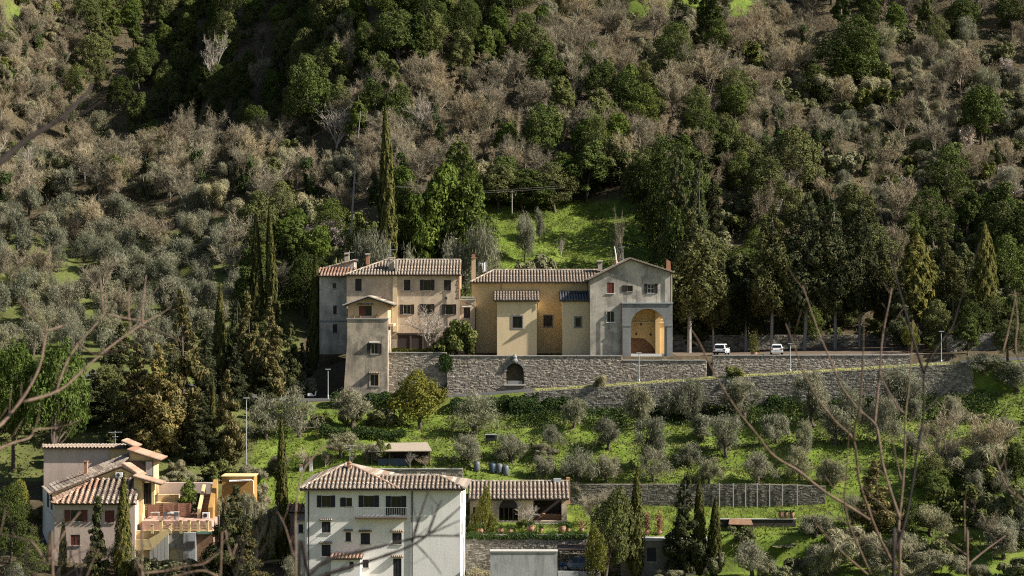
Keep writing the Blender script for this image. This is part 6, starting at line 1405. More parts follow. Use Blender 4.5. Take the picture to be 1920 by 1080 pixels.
# olives: along the road, on the grove slope and in the lower garden
OL = [(1198, 710, 800, 62), (1295, 712, 790, 68), (1250, 735, 790, 40), (1390, 712, 790, 70), (1528, 698, 800, 70), (1600, 700, 790, 50), (1690, 690, 775, 84), (1845, 668, 735, 70), (1905, 682, 740, 60), (890, 738, 820, 84), (660, 735, 800, 74), (560, 735, 820, 82), (500, 745, 825, 74), (555, 685, 745, 66), (1075, 748, 805, 50),
      (1315, 780, 830, 46), (1360, 785, 860, 60), (1455, 775, 832, 50), (1507, 792, 860, 40), (1565, 770, 835, 70), (1645, 745, 830, 70), (880, 818, 875, 64), (960, 815, 868, 54), (1085, 832, 905, 66), (1140, 848, 905, 50), (1022, 848, 900, 40), (1215, 785, 880, 66), (1225, 840, 905, 52), (1420, 850, 910, 60), (1330, 860, 915, 46), (1290, 830, 880, 44),
      (1140, 790, 845, 46), (1035, 800, 845, 40), (1500, 840, 905, 50), (1560, 860, 915, 44), (1530, 965, 1010, 60), (1745, 955, 1015, 76), (1410, 1018, 1085, 80), (1700, 990, 1060, 60), (1880, 990, 1050, 70), (1600, 930, 985, 56), (1080, 905, 945, 34), (225, 1010, 1075, 60), (640, 815, 860, 60)]
wordx = lambda px: ('above the villa' if px < 430 else 'west of the tower' if px < 610 else 'below the front tower' if px < 760 else 'near the garden shed' if px < 930 else 'above the lodge roof' if px < 1110 else 'below the loggia' if px < 1290 else 'below the white cars' if px < 1480 else 'behind the bare stems' if px < 1740 else 'near the road top')
oseen = {}
for i, (px, yt, yb, w) in enumerate(OL):
    row = 'against the road wall' if yb < 805 and px > 950 else 'on the upper grass' if yb < 850 else 'on the middle grass' if yb < 890 else 'just above the terrace wall' if yb < 925 else 'in the lower garden'
    adj = 'broad' if w > 66 else 'narrow' if w < 46 else 'round'; tall = 'tall' if yb - yt > 78 else 'low' if yb - yt < 55 else 'silvery'
    h('olive_tree', px, yt - 4, yb, w * 1.25, f'{adj} {tall} olive tree {row} {wordx(px)}', group='olive trees of the grove', seed=i)
# shrubs and dry bushes in the grove and garden
SH = [(1020, 828, 856, 60, 'dry_bush'), (1600, 985, 1060, 120, 'dry_bush'), (1760, 760, 900, 130, 'bare_tree'), (1850, 740, 900, 130, 'bare_tree'), (1810, 820, 905, 120, 'dry_bush'), (1640, 860, 1000, 100, 'brown_conifer'), (1560, 1010, 1090, 110, 'dry_bush'), (1760, 1030, 1085, 110, 'dry_bush'), (1800, 900, 980, 110, 'shrub'), (1880, 900, 1000, 110, 'shrub'),
      (1850, 860, 930, 100, 'shrub'), (1660, 1000, 1080, 100, 'dry_bush'), (1500, 1040, 1085, 60, 'shrub'), (1470, 1020, 1060, 50, 'shrub'), (1390, 985, 1020, 60, 'shrub'), (720, 820, 870, 34, 'shrub'), (690, 830, 870, 60, 'olive_tree'), (660, 760, 800, 60, 'shrub'), (720, 760, 800, 70, 'shrub'), (600, 770, 800, 50, 'shrub'), (800, 850, 878, 44, 'bare_tree'), (768, 838, 880, 30, 'pale_bare_tree'),
      (660, 825, 868, 36, 'pale_bare_tree'), (570, 830, 880, 44, 'pale_bare_tree'), (610, 838, 880, 34, 'bare_tree'), (520, 850, 900, 60, 'dry_bush'), (470, 870, 910, 60, 'dry_bush'), (340, 880, 905, 70, 'dry_bush'), (440, 930, 975, 60, 'dry_bush'), (490, 900, 950, 60, 'dry_bush'), (1130, 700, 745, 40, 'dry_bush'), (1380, 685, 712, 44, 'shrub'), (60, 620, 660, 60, 'shrub'), (150, 900, 980, 10, None),
      (20, 900, 1060, 90, 'evergreen_oak'), (55, 1000, 1090, 80, 'evergreen_oak'), (330, 1040, 1090, 110, 'shrub'), (270, 1035, 1090, 70, 'shrub'), (545, 1040, 1100, 50, 'olive_tree'), (710, 1072, 1100, 40, 'olive_tree'), (35, 905, 1000, 60, 'yellow_green_tree'), (1250, 1065, 1090, 60, 'dry_bush'), (1050, 1075, 1095, 30, 'shrub'), (1340, 1030, 1085, 50, 'shrub'), (1760, 560, 660, 60, None), (1815, 590, 665, 60, 'evergreen_oak'), (1890, 600, 690, 80, 'evergreen_oak'),
      (1740, 850, 930, 90, 'evergreen_oak'), (1690, 930, 1010, 90, 'evergreen_oak'), (1860, 960, 1050, 90, 'bare_tree'), (1700, 1050, 1095, 90, 'dry_bush'), (1900, 1040, 1095, 90, 'shrub'), (1830, 1055, 1100, 80, 'dry_bush'), (1750, 1000, 1050, 80, 'shrub'), (1480, 1060, 1100, 60, 'shrub'), (1440, 1055, 1090, 50, 'dry_bush'), (1930, 960, 1030, 80, 'olive_tree')]
for i, (px, yt, yb, w, kd) in enumerate(SH):
    if kd: h(kd, px, yt, yb, w, '', seed=i + 900, cat='shrub' if kd in ('shrub', 'dry_bush') else 'tree')
# ------------------------------------------------------------------ hedges: leaves through a long low volume
def hedge(name, label, pts, hgt, wid, n, mat='ivy', lw=0.2, ll=0.26, cat='hedge', zs=None):
    r = np.random.default_rng(int(pts[0][0] * 7) & 0xffff)
    pts = np.array(pts, float); sg = np.concatenate([[0], np.cumsum(np.linalg.norm(np.diff(pts, axis=0), axis=1))])
    s = r.uniform(0, sg[-1], n); x = np.interp(s, sg, pts[:, 0]); y = np.interp(s, sg, pts[:, 1])
    a = r.uniform(0, math.pi, n); rad = 0.75 + 0.25 * r.random(n) ** 0.5; bl = 0.82 + 0.18 * np.sin(s * 1.9) * np.sin(s * 0.83 + 1)
    dy = np.cos(a) * wid * 0.5 * rad; hz = np.sin(a) ** 0.6 * hgt * rad * bl
    z = (tz(x, y) if zs is None else np.interp(s, sg, zs)) + hz
    p = np.stack([x, y + dy, z], 1); d = np.stack([r.normal(0, 0.3, n), np.cos(a), np.sin(a)], 1)
    V, Q = leaf_quads(p, d, lw, ll, r, 0.3, 0.9)
    loc = (float(pts[0, 0]), float(pts[0, 1]), float(tz1(pts[0, 0], pts[0, 1]))); o = thing(name, label, cat, loc)
    me_ = fast_mesh('foliage', V - np.array(loc), Q, mat); c = link(bpy.data.objects.new('foliage', me_)); c.parent = o
    mb = MB(); k = max(2, int(sg[-1] / 1.5))
    for i in range(k):
        t = sg[-1] * (i + 0.5) / k; xx, yy = float(np.interp(t, sg, pts[:, 0])), float(np.interp(t, sg, pts[:, 1])); zz = tz1(xx, yy) if zs is None else float(np.interp(t, sg, zs))
        mb.tube([(xx, yy, zz - 0.1), (xx + 0.1, yy, zz + hgt * 0.6)], [0.06, 0.03], 5)
    obj('stem', mb, 'bark', o, kind='stuff'); return o
def hpx(a, Yq): return [(XP(p, Yq), Yq) for p in a]
hedge('ivy_hedge', 'dark ivy hedge along the road below the church wall', hpx((845, 900, 960, 1010), 306.2), 2.0, 2.0, 6000)
hedge('ivy_hedge', 'dark hedge along the road below the front tower', hpx((620, 680, 740, 800), 307.2), 2.0, 1.6, 5000)
hedge('ivy_hedge', 'clipped dark hedge crossing the grass above the garden shed', hpx((600, 680, 760), 292), 1.5, 1.6, 4500)
hedge('ivy_hedge', 'dark hanging ivy along the edge of the lodge lawn', hpx((874, 930, 1000, 1060, 1100), 264.25), 0.9, 1.0, 5500, zs=[-29.9] * 5)
hedge('ivy_hedge', 'dark ivy smothering the low west end of the road wall', hpx((955, 990, 1030, 1065), 305.2), 2.6, 1.8, 4500)
hedge('ivy_hedge', 'dark ivy clump spilling over the middle of the road wall', hpx((1440, 1470, 1500), 305.4), 1.7, 1.4, 2200)
hedge('grass_verge', 'long straw-green grass verge on top of the road wall', hpx(range(1000, 1830, 40), 307.1), 0.45, 1.5, 11000, 'straw', 0.10, 0.34, 'verge')
hedge('ivy_curtain', 'dark ivy hanging down the garden wall corner', hpx((824, 837, 848), 316.1), 2.6, 0.8, 2600, zs=[ZP(697, 316.1)] * 3, cat='ivy')
hedge('garden_border', 'flowering border along the top of the garden wall by the tower', hpx((735, 780, 826), 318.6), 0.7, 0.7, 1500, 'yellowleaf', zs=[ZP(661, 318.6)] * 3)
hedge('ivy_hedge', 'dense dark hedge at the foot of the villa terrace', hpx((255, 320, 390), 256.8), 1.0, 1.4, 3000)
hedge('ivy_hedge', 'dark green hedge hiding the base of the left slope by the tower', hpx((470, 520, 575), 300), 2.0, 2.0, 4000)
hedge('ivy_hedge', 'ivy clump on the car park wall below the first car', hpx((1362, 1385, 1398), 316.6), 1.5, 0.8, 1600, zs=[ZP(706, 316.6)] * 3)
hedge('bramble_bank', 'tangled bramble bank covering the earth below the lodge pots', hpx((880, 950, 1040, 1120), 262.9), 1.6, 1.8, 3500, 'drybush', 0.05, 0.5, 'bramble')

# ------------------------------------------------------------------ the wood on the hill
def choose(px, py, r):
    """which plant stands at a place on the slope"""
    nz = math.sin(px * 0.013 + 1.3) * math.sin(py * 0.021 + 0.4) + 0.6 * math.sin(px * 0.031 + py * 0.017) + r.gauss(0, 0.45)
    def pick(d):
        t = r.random() * sum(d.values())
        for k, v in d.items():
            t -= v
            if t <= 0: return k
        return k
    if px < 130 and py < 235: return pick(dict(bare_tree=6, ivy_clad_tree=1, shrub=2, dry_bush=2))
    if px < 640 and py < 240 - (40 if px < 260 else 0): return pick(dict(evergreen_oak=9, shrub=1.5, bare_tree=0.4, bay_tree=0.6))
    if px < 660 and py < 400 and not (px < 430 and py > 380): return pick(dict(bare_tree=5, dry_bush=5, olive_tree=1.2 if px < 400 else 0.2, shrub=1.6, ivy_clad_tree=1, pale_bare_tree=1.4 if py < 300 else 0.3, evergreen_oak=0.4))
    if px < 470 and py < 600: return pick(dict(olive_tree=8, dry_bush=0.7, bare_tree=0.6))
    if px < 1010 and py < 130 + (50 if 640 < px < 760 else 0): return pick(dict(evergreen_oak=9, bay_tree=1, bare_tree=0.5))
    if px < 1010 and py < 345: return pick(dict(bare_tree=5, ivy_clad_tree=3.5, dry_bush=1, shrub=1.2, evergreen_oak=1.3 + (1.5 if nz > 0.6 else 0), pale_bare_tree=0.5))
    if px < 1010: return pick(dict(evergreen_oak=2, shrub=3, bay_tree=1.2, ivy_clad_tree=1))
    if py < 50 and px > 1480: return pick(dict(evergreen_oak=5, bare_tree=3, shrub=1))
    if py < 130 + 60 * (px > 1200) and px < 1520: return pick(dict(bare_tree=7, dry_bush=2.5, shrub=1.6, evergreen_oak=0.7, ivy_clad_tree=0.7))
    if py < 330 and px < 1430: return pick(dict(evergreen_oak=4 + 2 * nz, bare_tree=3, shrub=1.5, ivy_clad_tree=2, dry_bush=0.8))
    if py < 420 and px >= 1430: return pick(dict(bare_tree=2.6, dry_bush=3.4, shrub=4.5, evergreen_oak=0.9 + (2.0 if nz > 0.6 else 0), olive_tree=2.2, ivy_clad_tree=0.8, blossom_tree=0.45))
    return pick(dict(evergreen_oak=5, shrub=3, bay_tree=0.5, bare_tree=1.0, dark_conifer=0.8))
NEXT = dict(bare_tree='ivy_clad_tree', evergreen_oak='bay_tree', bay_tree='shrub', ivy_clad_tree='dry_bush', shrub='dry_bush')
LIM = dict(bare_tree=285, evergreen_oak=280, shrub=270, dry_bush=270, olive_tree=230, ivy_clad_tree=260, pale_bare_tree=60, bay_tree=130, blossom_tree=20, dark_conifer=60)
def free(X, Yq, px, py):
    if 905 < px < 1235 and 345 < Yq < 381 and py > 385: return False          # lawn
    if 640 < px < 910 and Yq < 352: return False
    if 1165 < px < 1450 and 0 < py < 30 and Yq > 420: return False                     # glades at the top
    if px < 62 and 14 < py < 40: return False
    return True
cand = []
rr = random.Random(11)
Yq = 349.0
while Yq < 625:
    step = 5.0 if Yq < 440 else 5.9 if Yq < 500 else 6.6
    hw = (960 + 90) * Yq / F
    x = -hw + rr.uniform(0, step)
    while x < hw + 14:
        X = x + rr.uniform(-2.2, 2.2); Y_ = Yq + rr.uniform(-2.4, 2.4); cand.append((X, Y_)); x += step
    Yq += step * (0.93 if Yq < 440 else 1.1 if Yq < 500 else 1.35)
rr.shuffle(cand)
xs_ = np.array(cand); zz = tz(xs_[:, 0], xs_[:, 1])
used = {}
for (X, Y_), z in zip(cand, zz):
    px, py = to_px(X, Y_, z + 3)
    if to_px(X, Y_, z)[1] < -14 or py > 640 or not free(X, Y_, px, to_px(X, Y_, z)[1]): continue
    if px > 1240 and Y_ < 346: continue
    kd = choose(px, py, rr)
    while kd and used.get(kd, 0) >= LIM.get(kd, 250): kd = NEXT.get(kd)
    if kd is None: continue
    used[kd] = used.get(kd, 0) + 1
    hh = {'evergreen_oak': rr.uniform(6.5, 12.5), 'bare_tree': rr.uniform(6.5, 11), 'ivy_clad_tree': rr.uniform(7, 11), 'olive_tree': rr.uniform(4, 6.2), 'shrub': rr.uniform(2.8, 5.6), 'dry_bush': rr.uniform(3.2, 6), 'pale_bare_tree': rr.uniform(7, 10.5), 'blossom_tree': rr.uniform(4, 6), 'bay_tree': rr.uniform(6, 9), 'dark_conifer': rr.uniform(8, 13)}[kd]
    if Y_ < 352 and 640 < px < 1280: hh = min(hh, 3)
    ww = None if kd not in ('shrub', 'dry_bush') else hh * rr.uniform(1.0, 1.45)
    plant(kd, X, Y_, hh, ww, '', seed=int(X * 97 + Y_ * 31), cat='shrub' if kd in ('shrub', 'dry_bush') else 'tree')
for i in range(75):                                   # scrub on the far west shoulder
    px, py = rr.uniform(-10, 150), rr.uniform(25, 235); X, Y_ = ground_px(px, py, 346, 700)
    if px < 70 and 12 < py < 42: continue
    kd = rr.choice(['dry_bush', 'dry_bush', 'ivy_clad_tree', 'shrub', 'ivy_clad_tree'])
    plant(kd, X, Y_, rr.uniform(3, 5) if kd in ('dry_bush', 'shrub') else rr.uniform(7, 10), None, '', seed=i + 4000, cat='shrub' if kd in ('dry_bush', 'shrub') else 'tree')
# the dark wood and olive terraces on the west slope, below the convent level
for (x0, x1, y0, y1, st_, d) in ((-75, -37, 285, 304, 5.0, dict(dark_conifer=3, evergreen_oak=4, bay_tree=2, shrub=1)), (-78, -40, 318, 349, 5.6, dict(olive_tree=7, shrub=0.8)), (-74, -44, 243, 251, 5, dict(evergreen_oak=3, shrub=2, olive_tree=1)), (50, 70, 262, 300, 5.2, dict(shrub=3, dry_bush=2, evergreen_oak=1.5, olive_tree=2, bare_tree=1)), (-40, -34, 318, 346, 5, dict(evergreen_oak=3, bay_tree=2, dark_conifer=1)), (57, 84, 322, 348, 5.5, dict(evergreen_oak=4, shrub=2, dark_conifer=2)), (24, 60, 343, 351, 4.5, dict(evergreen_oak=4, shrub=1, dark_conifer=3)), (-62, -33, 271, 283, 5.5, dict(dry_bush=2, shrub=2))):
    Yq = y0
    while Yq < y1:
        X = x0 + rr.uniform(0, st_)
        while X < x1:
            px, py = to_px(X, Yq, tz1(X, Yq) + 2)
            t = rr.random() * sum(d.values()); kd = None
            for k, v in d.items():
                t -= v
                if t <= 0: kd = k; break
            if kd and not (y0 == 271 and X > -44 and px > 250 and Yq < 276) and not (y0 == 318 and Yq < 323):
                hh = {'dark_conifer': rr.uniform(8, 13), 'evergreen_oak': rr.uniform(5, 8.5), 'bay_tree': rr.uniform(5, 7.5), 'shrub': rr.uniform(1.8, 3.2), 'olive_tree': rr.uniform(4.2, 6.0), 'dry_bush': rr.uniform(1.6, 2.8), 'bare_tree': rr.uniform(4, 6)}[kd]
                if y0 == 50 or x0 == 50: hh *= 0.8
                if y0 == 243: hh = min(hh, 4.5)
                if y0 == 285 and Yq < 293: hh = min(hh, 5.5)
                plant(kd, X + rr.uniform(-1.5, 1.5), Yq + rr.uniform(-1.5, 1.5), hh, None, '', seed=int(X * 57 + Yq * 41), cat='shrub' if kd in ('shrub', 'dry_bush') else 'tree')
            X += st_ * rr.uniform(0.85, 1.2)
        Yq += st_
# ------------------------------------------------------------------ labels for the many trees of the wood
KW = dict(bare_tree='bare brown tree', evergreen_oak='dark evergreen oak', shrub='leafy green shrub', dry_bush='dry tan bush', olive_tree='grey-green olive', ivy_clad_tree='ivied bare tree', pale_bare_tree='pale bare tree', bay_tree='bright green leafy tree', blossom_tree='pale blossom tree', dark_conifer='dark pointed conifer', brown_conifer='brown conifer', yellow_green_tree='yellow green tree', tall_conifer='tall conifer', cypress='cypress')
def where(px, py):
    if py < 640 and not (px < 640 and py > 560):
        row = 'at the top edge' if py < 60 else 'high upslope' if py < 150 else 'at mid slope' if py < 250 else 'low upslope' if py < 380 else 'at the slope foot' if px > 640 else 'in the upper olive rows' if py < 440 else 'in the middle olive rows' if py < 500 else 'in the lower olive rows'
        cl_ = 'far west of the cypress pair' if px < 150 else 'west of the cypress pair' if px < 330 else 'above the cypress pair' if px < 560 else 'near the utility pole line' if px < 700 else 'above the tan house' if px < 860 else 'above the church' if px < 1080 else 'above the gabled house' if px < 1280 else 'above the white cars' if px < 1480 else 'above the car park conifers' if px < 1680 else 'above the club-shaped cypress' if px < 1800 else 'toward the east edge'
    elif px < 640:
        row = 'in the dark wood' if py < 880 else 'in the low garden'; cl_ = 'above the villa' if px < 200 and py < 880 else 'right of the villa roof' if px < 420 and py < 880 else 'beside the front tower' if py < 880 else 'below the villa' if px < 300 else 'near the orange pavilion'
    else:
        row = 'on the grassy slope' if py < 930 else 'near the bottom edge'; cl_ = 'below the tower' if px < 870 else 'by the lodge' if px < 1200 else 'below the car park' if px < 1560 else 'behind the bare stems' if px < 1740 else 'at the east edge'
    return row, cl_
ORD = ['first', 'second', 'third', 'fourth', 'fifth', 'sixth', 'seventh', 'eighth', 'ninth', 'tenth', 'eleventh', 'twelfth', 'thirteenth', 'fourteenth', 'fifteenth', 'sixteenth', 'seventeenth', 'eighteenth', 'nineteenth', 'twentieth', 'twenty-first', 'twenty-second', 'twenty-third', 'twenty-fourth']
cellmap = {}
for t in TREES:
    o, kd, px, py, hh, ww = t
    if o['label'] and not (kd == 'olive_tree' and o.get('group')): continue
    if o['label']: cellmap.setdefault(o['label'], []).append(t); continue
    row, cl_ = where(px, py)
    big = {'evergreen_oak': 8.5, 'bare_tree': 8, 'olive_tree': 5.1, 'shrub': 3.6, 'dry_bush': 4.2, 'ivy_clad_tree': 8.5}.get(kd)
    size = ('large ' if hh > big * 1.13 else 'small ' if hh < big * 0.87 else '') if big else ''
    cellmap.setdefault(f'{size}{KW.get(kd, kd)} {row} {cl_}', []).append(t)
for lb, ts in cellmap.items():
    ts.sort(key=lambda t: t[2])
    for i, t in enumerate(ts):
        lb = lb.replace('near the utility pole line', 'by the utility pole').replace('above the car park conifers', 'above the conifers').replace('far west of the cypress pair', 'by the west edge').replace(' at the slope foot', ' downslope').replace('bright green leafy', 'bright leafy').replace(' olive rows', ' rows') if len(lb.split()) > 11 else lb
        t[0]['label'] = lb if len(ts) == 1 else f'{lb}, {ORD[min(i, 23)]} from left'
        if not t[0].get('group'): t[0]['group'] = KW.get(t[1], t[1]) + 's on the hillside'
# ------------------------------------------------------------------ ground cover that nobody could count
def scatter(name, n, area, mat, lw, ll, zr, up, cover_min=None, cover_max=None, per=10, spread=0.5, seed=5, test=None):
    r = np.random.default_rng(seed); x = r.uniform(area[0], area[1], n); y = r.uniform(area[2], area[3], n); z = tz(x, y)
    px = 960 + x * F / y; py = 540 - z * F / y; c = grassy(x, y, px, py); k = (px > -60) & (px < 1980) & (py < 1130) & (py > -60)
    if cover_min is not None: k &= c >= cover_min
    if cover_max is not None: k &= c <= cover_max
    if test is not None: k &= test(x, y, px, py)
    x, y, z = x[k], y[k], z[k]; m = len(x)
    p = np.repeat(np.stack([x, y, z], 1), per, 0) + r.normal(0, 1, (m * per, 3)) * np.array([spread, spread, 0]); p[:, 2] = tz(p[:, 0], p[:, 1]) + r.uniform(zr[0], zr[1], m * per)
    d = r.normal(0, 1, (m * per, 3)); d[:, 2] = abs(d[:, 2]) * 0.6
    V, Q = leaf_quads(p, d, lw, ll, r, up, 0.8); me_ = fast_mesh(name, V, Q, mat); o = link(bpy.data.objects.new(name, me_)); o['kind'] = 'stuff'; return o
nobuild = lambda x, y, px, py: ~((y > 318) & (y < 343) & (px > 590)) & ~((y > 308.5) & (y < 317.5)) & ~((y > 256) & (y < 270) & (px < 410)) & ~((px > 550) & (px < 875) & (y < 275)) & ~((px > 875) & (px < 1070) & (y > 270.5) & (y < 281.5)) & ~((px > 1160) & (px < 1330) & (y < 264.6))
scatter('grass', 16000, (-45, 75, 264.5, 306.3), 'grass', 0.10, 0.42, (0.0, 0.22), 2.2, 0.8, None, 5, 0.35, 21, nobuild)
scatter('grass', 7000, (-12, 30, 343, 392), 'grass', 0.10, 0.42, (0.0, 0.22), 2.2, 0.8, None, 6, 0.4, 22)
scatter('grass', 5000, (-110, 60, 318, 492), 'grass', 0.12, 0.45, (0.0, 0.25), 2.2, 0.7, None, 6, 0.5, 23, lambda x, y, px, py: nobuild(x, y, px, py) & ((x < -32) | (y > 440)))
scatter('undergrowth', 15000, (-140, 130, 344, 560), 'under', 0.20, 0.36, (0.0, 1.8), 0.6, None, 0.3, 9, 0.9, 24, nobuild)
scatter('undergrowth', 3500, (-140, 130, 350, 560), 'drybush', 0.05, 0.7, (0.0, 2.6), 1.6, None, 0.3, 12, 1.0, 27, nobuild)
scatter('undergrowth', 9000, (-140, 130, 350, 560), 'ivy', 0.17, 0.28, (0.0, 2.4), 0.6, None, 0.3, 12, 0.8, 28, nobuild)
scatter('undergrowth', 3500, (-80, 80, 243, 306), 'under', 0.18, 0.34, (0.0, 0.7), 0.6, None, 0.5, 8, 0.7, 25, nobuild)
scatter('undergrowth', 2300, (0, 66, 299.5, 305.6), 'ivy', 0.18, 0.28, (0.0, 0.9), 0.6, 0.8, None, 9, 0.5, 29, nobuild)  # ivy leaves laid to darken the shaded strip below the road wall
scatter('undergrowth', 2600, (-10, 80, 284, 306), 'shrub', 0.16, 0.30, (0.0, 0.45), 0.6, 0.8, None, 9, 0.55, 26, nobuild)

# ------------------------------------------------------------------ bare saplings close to the viewer
def stem_path(pts, Y0, Y1):
    n = len(pts); return [P(px, py, Y0 + (Y1 - Y0) * i / max(1, n - 1)) for i, (px, py) in enumerate(pts)]
def smooth_path(p, k=4):
    p = [Vector(q) for q in p]; out = []
    for i in range(len(p) - 1):
        a, b, c, d = p[max(i - 1, 0)], p[i], p[i + 1], p[min(i + 2, len(p) - 1)]
        for j in range(k):
            t = j / k; out.append(0.5 * ((2 * b) + (c - a) * t + (2 * a - 5 * b + 4 * c - d) * t * t + (3 * b - a - 3 * c + d) * t ** 3))
    out.append(p[-1]); return out
def sapling(label, stems, mat, trunk):
    """stems: (points in the picture, distance at its start and end, width in pixels at start and end)"""
    tr_, Yt_ = trunk; x0, y0, z0 = P(*tr_, Yt_); zg = tz1(x0, y0)
    o = thing('bare_sapling', label, 'sapling', (x0, y0, zg), 'bare saplings close by')
    first = True
    rs_ = random.Random(int(tr_[0]) + 5)
    for pts, Y0, Y1, w0, w1 in stems:
        path = stem_path(pts, Y0, Y1)
        if first: path = [(path[0][0] * 0.98, path[0][1] - 0.05, zg - 0.2)] + path
        sp = smooth_path(path); n = len(sp); r0, r1 = w0 * 0.30 * Y0 / F, w1 * 0.18 * Y1 / F
        wob = [1 + 0.10 * math.sin(i * 2.1 + len(pts)) + (0.22 if i % 5 == 2 else 0) for i in range(n)]
        obj('trunk' if first else 'branch', MB().tube(sp, [(r0 + (r1 - r0) * i / (n - 1)) * wob[i] for i in range(n)], 7), mat, o, True)
        for i in range(4 if first else 3, n - 1, 3):          # fine side twigs with buds
            if sp[i].z < -0.16 * sp[i].y or rs_.random() < 0.35: continue
            d_ = (sp[i + 1] - sp[i]).normalized() * 0.7 + Vector((rs_.gauss(0, 0.6), rs_.gauss(0, 0.5), rs_.uniform(0.1, 0.7))); d_.normalize()
            ln = rs_.uniform(0.03, 0.16) * Y0 / 10; a_ = sp[i]; b_ = a_ + d_ * ln * 0.55 + Vector((0, 0, rs_.uniform(-0.01, 0.01))); c_ = a_ + d_ * ln + Vector((0, 0, 0.12 * ln))
            obj('twig', MB().tube([a_, b_, c_], [r1 * 0.7, r1 * 0.55, r1 * 0.35], 5), mat, o, True)
        first = False
sapling('spray of light bare stems rising among the right-hand olives', [
 ([(1687, 1080), (1684, 1034), (1685, 981), (1691, 929), (1696, 858), (1698, 777), (1705, 718), (1712, 600)], 11, 11.4, 11, 5), ([(1687, 974), (1669, 918), (1655, 869), (1647, 816), (1640, 795), (1606, 763), (1578, 725), (1565, 694), (1549, 657), (1530, 610), (1513, 560), (1505, 535)], 11, 11.8, 9, 5),
 ([(1640, 795), (1645, 746), (1650, 690), (1655, 629), (1667, 569), (1672, 540)], 11.3, 11.6, 8, 5), ([(1673, 1055), (1645, 999), (1624, 943), (1610, 897), (1601, 827), (1567, 791), (1532, 746), (1506, 697), (1490, 651), (1473, 607)], 11.0, 10.4, 9, 5),
 ([(1601, 827), (1603, 798), (1611, 770), (1617, 694), (1619, 629), (1619, 594)], 10.7, 10.4, 8, 5), ([(1631, 974), (1546, 922), (1497, 883), (1451, 855), (1420, 816), (1381, 767), (1339, 700), (1312, 644), (1297, 620)], 10.9, 10.0, 9, 5),
 ([(1631, 1073), (1606, 1017), (1589, 974), (1583, 929), (1587, 894), (1590, 834), (1594, 763)], 10.9, 10.5, 7, 4), ([(1627, 1077), (1574, 1031), (1529, 981)], 10.8, 10.4, 6, 4), ([(1698, 777), (1687, 767), (1659, 721), (1652, 700)], 11.3, 11.5, 6, 4),
 ([(1683, 975), (1650, 945), (1610, 905)], 11, 11.2, 5, 3), ([(1640, 960), (1590, 948), (1545, 890)], 10.9, 11.2, 5, 3), ([(1672, 1050), (1620, 1005), (1560, 965), (1510, 945)], 11, 11.4, 5, 3), ([(1690, 900), (1683, 870), (1668, 800)], 11.0, 11.1, 4, 2.5)], 'sapbark', ((1687, 1080), 11.0))
sapling('dark bare stem leaning up through the light stems', [([(1675, 1080), (1680, 1034), (1698, 974), (1710, 911), (1722, 834), (1731, 784), (1733, 700), (1745, 672), (1765, 640), (1787, 610), (1800, 565), (1838, 455)], 9.5, 10.2, 11, 4),
 ([(1733, 700), (1713, 640), (1695, 575), (1680, 520), (1663, 447), (1647, 390)], 9.8, 10.4, 9, 4), ([(1731, 775), (1760, 745), (1800, 712)], 9.8, 10.2, 4, 2.5), ([(1733, 700), (1750, 650), (1762, 600)], 9.8, 9.6, 4, 2)], 'shadebark', ((1675, 1080), 9.5))
sapling('thin bare stem near the lower right corner', [([(1814, 1078), (1810, 1017), (1808, 939)], 12, 12.2, 8, 5), ([(1811, 1040), (1780, 1020), (1755, 1008)], 12, 12.2, 6, 4), ([(1813, 1060), (1850, 1030), (1885, 1005)], 12, 12.3, 5, 3)], 'sapbark', ((1814, 1080), 12.0))
sapling('bare stem arching in from the right edge', [([(1930, 1090), (1925, 1010), (1923, 946), (1891, 918), (1870, 869), (1861, 841)], 10, 10.5, 9, 5), ([(1928, 700), (1905, 660), (1908, 600), (1902, 545)], 10, 10.4, 6, 4), ([(1880, 662), (1893, 610), (1906, 548)], 10.2, 10.4, 5, 3), ([(1926, 1000), (1927, 850), (1928, 700)], 10, 10, 8, 6)], 'sapbark', ((1930, 1090), 10.0))
sapling('forked bare branches spreading in from the left edge', [([(-30, 1085), (-40, 900), (-20, 815), (0, 798), (22, 773), (52, 732), (74, 687), (83, 643), (87, 617), (74, 606), (33, 561)], 9, 9.6, 15, 6), ([(87, 621), (126, 608)], 9.5, 9.7, 7, 6),
 ([(44, 754), (111, 732), (160, 690), (207, 650), (259, 613), (296, 591)], 9.2, 9.8, 10, 6), ([(259, 611), (296, 621), (344, 643)], 9.7, 9.5, 7, 5), ([(104, 735), (125, 680), (148, 643), (193, 591), (200, 554)], 9.4, 9.7, 8, 6), ([(200, 589), (241, 598), (281, 602)], 9.6, 9.8, 6, 5),
 ([(193, 587), (189, 532), (185, 517)], 9.6, 9.7, 6, 4), ([(244, 620), (241, 576), (243, 536)], 9.7, 9.8, 6, 4), ([(267, 608), (269, 561), (274, 517)], 9.7, 9.9, 6, 4), ([(205, 587), (222, 547), (231, 510)], 9.7, 9.6, 6, 4), ([(-20, 850), (20, 832), (55, 821), (67, 806), (107, 802)], 9, 9.3, 9, 5), ([(148, 643), (180, 665), (230, 655), (290, 635)], 9.5, 9.3, 6, 4)], 'sapbark', ((-30, 1085), 9.0))
sapling('grey bare stems in front of the villa garden', [([(266, 1090), (268, 1038), (264, 987)], 8, 8.2, 7, 5), ([(273, 1090), (253, 1046), (219, 1028)], 8, 8.1, 6, 4), ([(268, 1075), (312, 1070), (346, 1062), (382, 1057), (408, 1038)], 8.1, 8.3, 6, 4), ([(160, 1085), (175, 1050), (185, 1030)], 8, 8, 7, 5)], 'sapbark', ((266, 1090), 8.0))
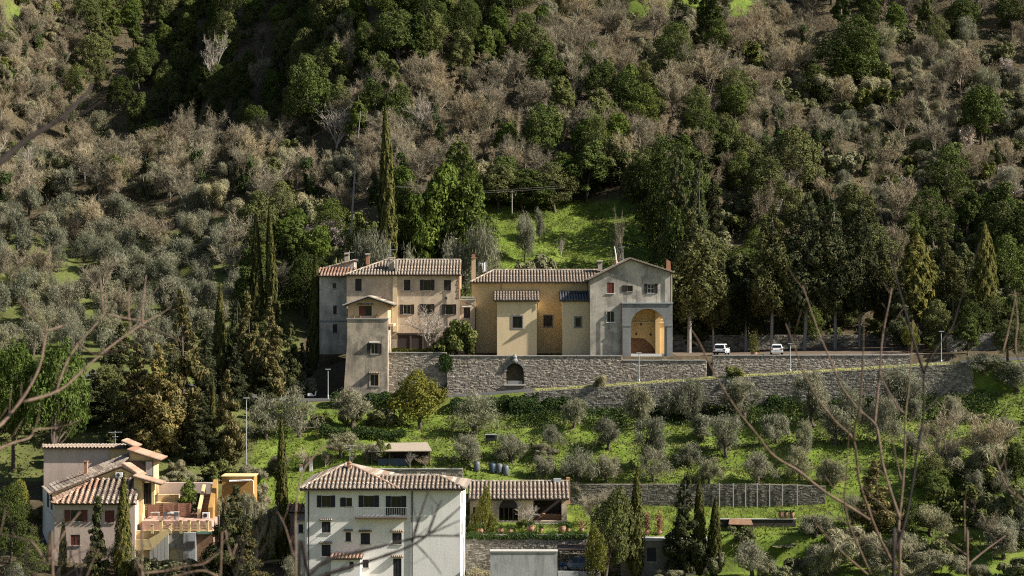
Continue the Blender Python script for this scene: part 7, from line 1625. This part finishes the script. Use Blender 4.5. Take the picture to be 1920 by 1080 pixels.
sapling('blurred pale bare stem below the dark layered conifer', [([(413, 1090), (434, 1046), (444, 1020)], 8.4, 8.5, 8, 6), ([(413, 1085), (380, 1070), (330, 1080), (315, 1085)], 8.4, 8.3, 7, 5)], 'sapbark', ((413, 1090), 8.4))
sapling('bare stem curving up in the lower left corner', [([(99, 1090), (87, 1059), (63, 1020), (40, 1010), (-10, 1000)], 7.6, 7.8, 10, 7), ([(87, 1059), (120, 1000), (150, 960)], 7.6, 7.8, 6, 4)], 'sapbark', ((99, 1090), 7.6))
sapling('dark blurred branches crossing the white house front', [([(560, 1110), (580, 1080), (616, 1049), (664, 1037), (725, 1022), (761, 1013), (797, 1005), (862, 1005)], 7, 7.3, 13, 9), ([(575, 1095), (604, 1080), (664, 1061), (725, 1041), (773, 1022), (809, 998), (862, 952)], 7, 7.2, 14, 8),
 ([(773, 1015), (787, 969), (804, 919)], 7.2, 7.4, 10, 7), ([(804, 998), (816, 964), (828, 938)], 7.15, 7.3, 9, 7), ([(778, 1018), (809, 1051), (828, 1078)], 7.15, 7.1, 5, 4), ([(809, 1000), (862, 976), (900, 962)], 7.15, 7.2, 5, 3), ([(862, 952), (900, 918)], 7.2, 7.3, 5, 3)], 'shadebark', ((560, 1110), 7.0))
sapling('pale bent stem rising beside the slim lower cypress', [([(555, 1090), (551, 1049), (535, 989), (520, 960)], 8.6, 8.8, 7, 4), ([(551, 1049), (556, 940), (566, 890), (580, 866), (609, 837), (635, 843)], 8.6, 9, 6, 4)], 'sapbark', ((555, 1090), 8.6))
sapling('dark heavy branch crossing the upper left corner', [([(-60, 1100), (-70, 700), (-50, 360), (0, 305), (50, 262), (110, 225), (150, 188), (172, 160)], 6.6, 7.2, 36, 14), ([(110, 225), (150, 215), (190, 190)], 7.0, 7.1, 6, 4)], 'shadebark', ((-60, 1100), 6.6))

rk = random.Random(77)
for k, (px0, lb) in enumerate(((20, 'fine tangle of thin bare shoots in the lowest left corner'), (150, 'fine tangle of thin bare shoots in front of the villa wall'), (330, 'fine tangle of thin bare shoots below the villa terrace'), (480, 'fine tangle of thin bare shoots left of the white house'))):
    stems = []
    for j in range(6):
        x, y = px0 + rk.uniform(-50, 50), 1092.0; pts = [(x, y)]; a = rk.gauss(0, 0.45)
        for i in range(rk.randint(3, 5)):
            a += rk.gauss(0, 0.28); x += 34 * math.sin(a); y -= 30 * math.cos(a); pts.append((x, y))
        Yk = rk.uniform(7.6, 9.5); stems.append((pts, Yk, Yk + 0.2, rk.uniform(3, 4.5), 2.5))
    sapling(lb, stems, 'shadebark', (stems[0][0][0], stems[0][1]))
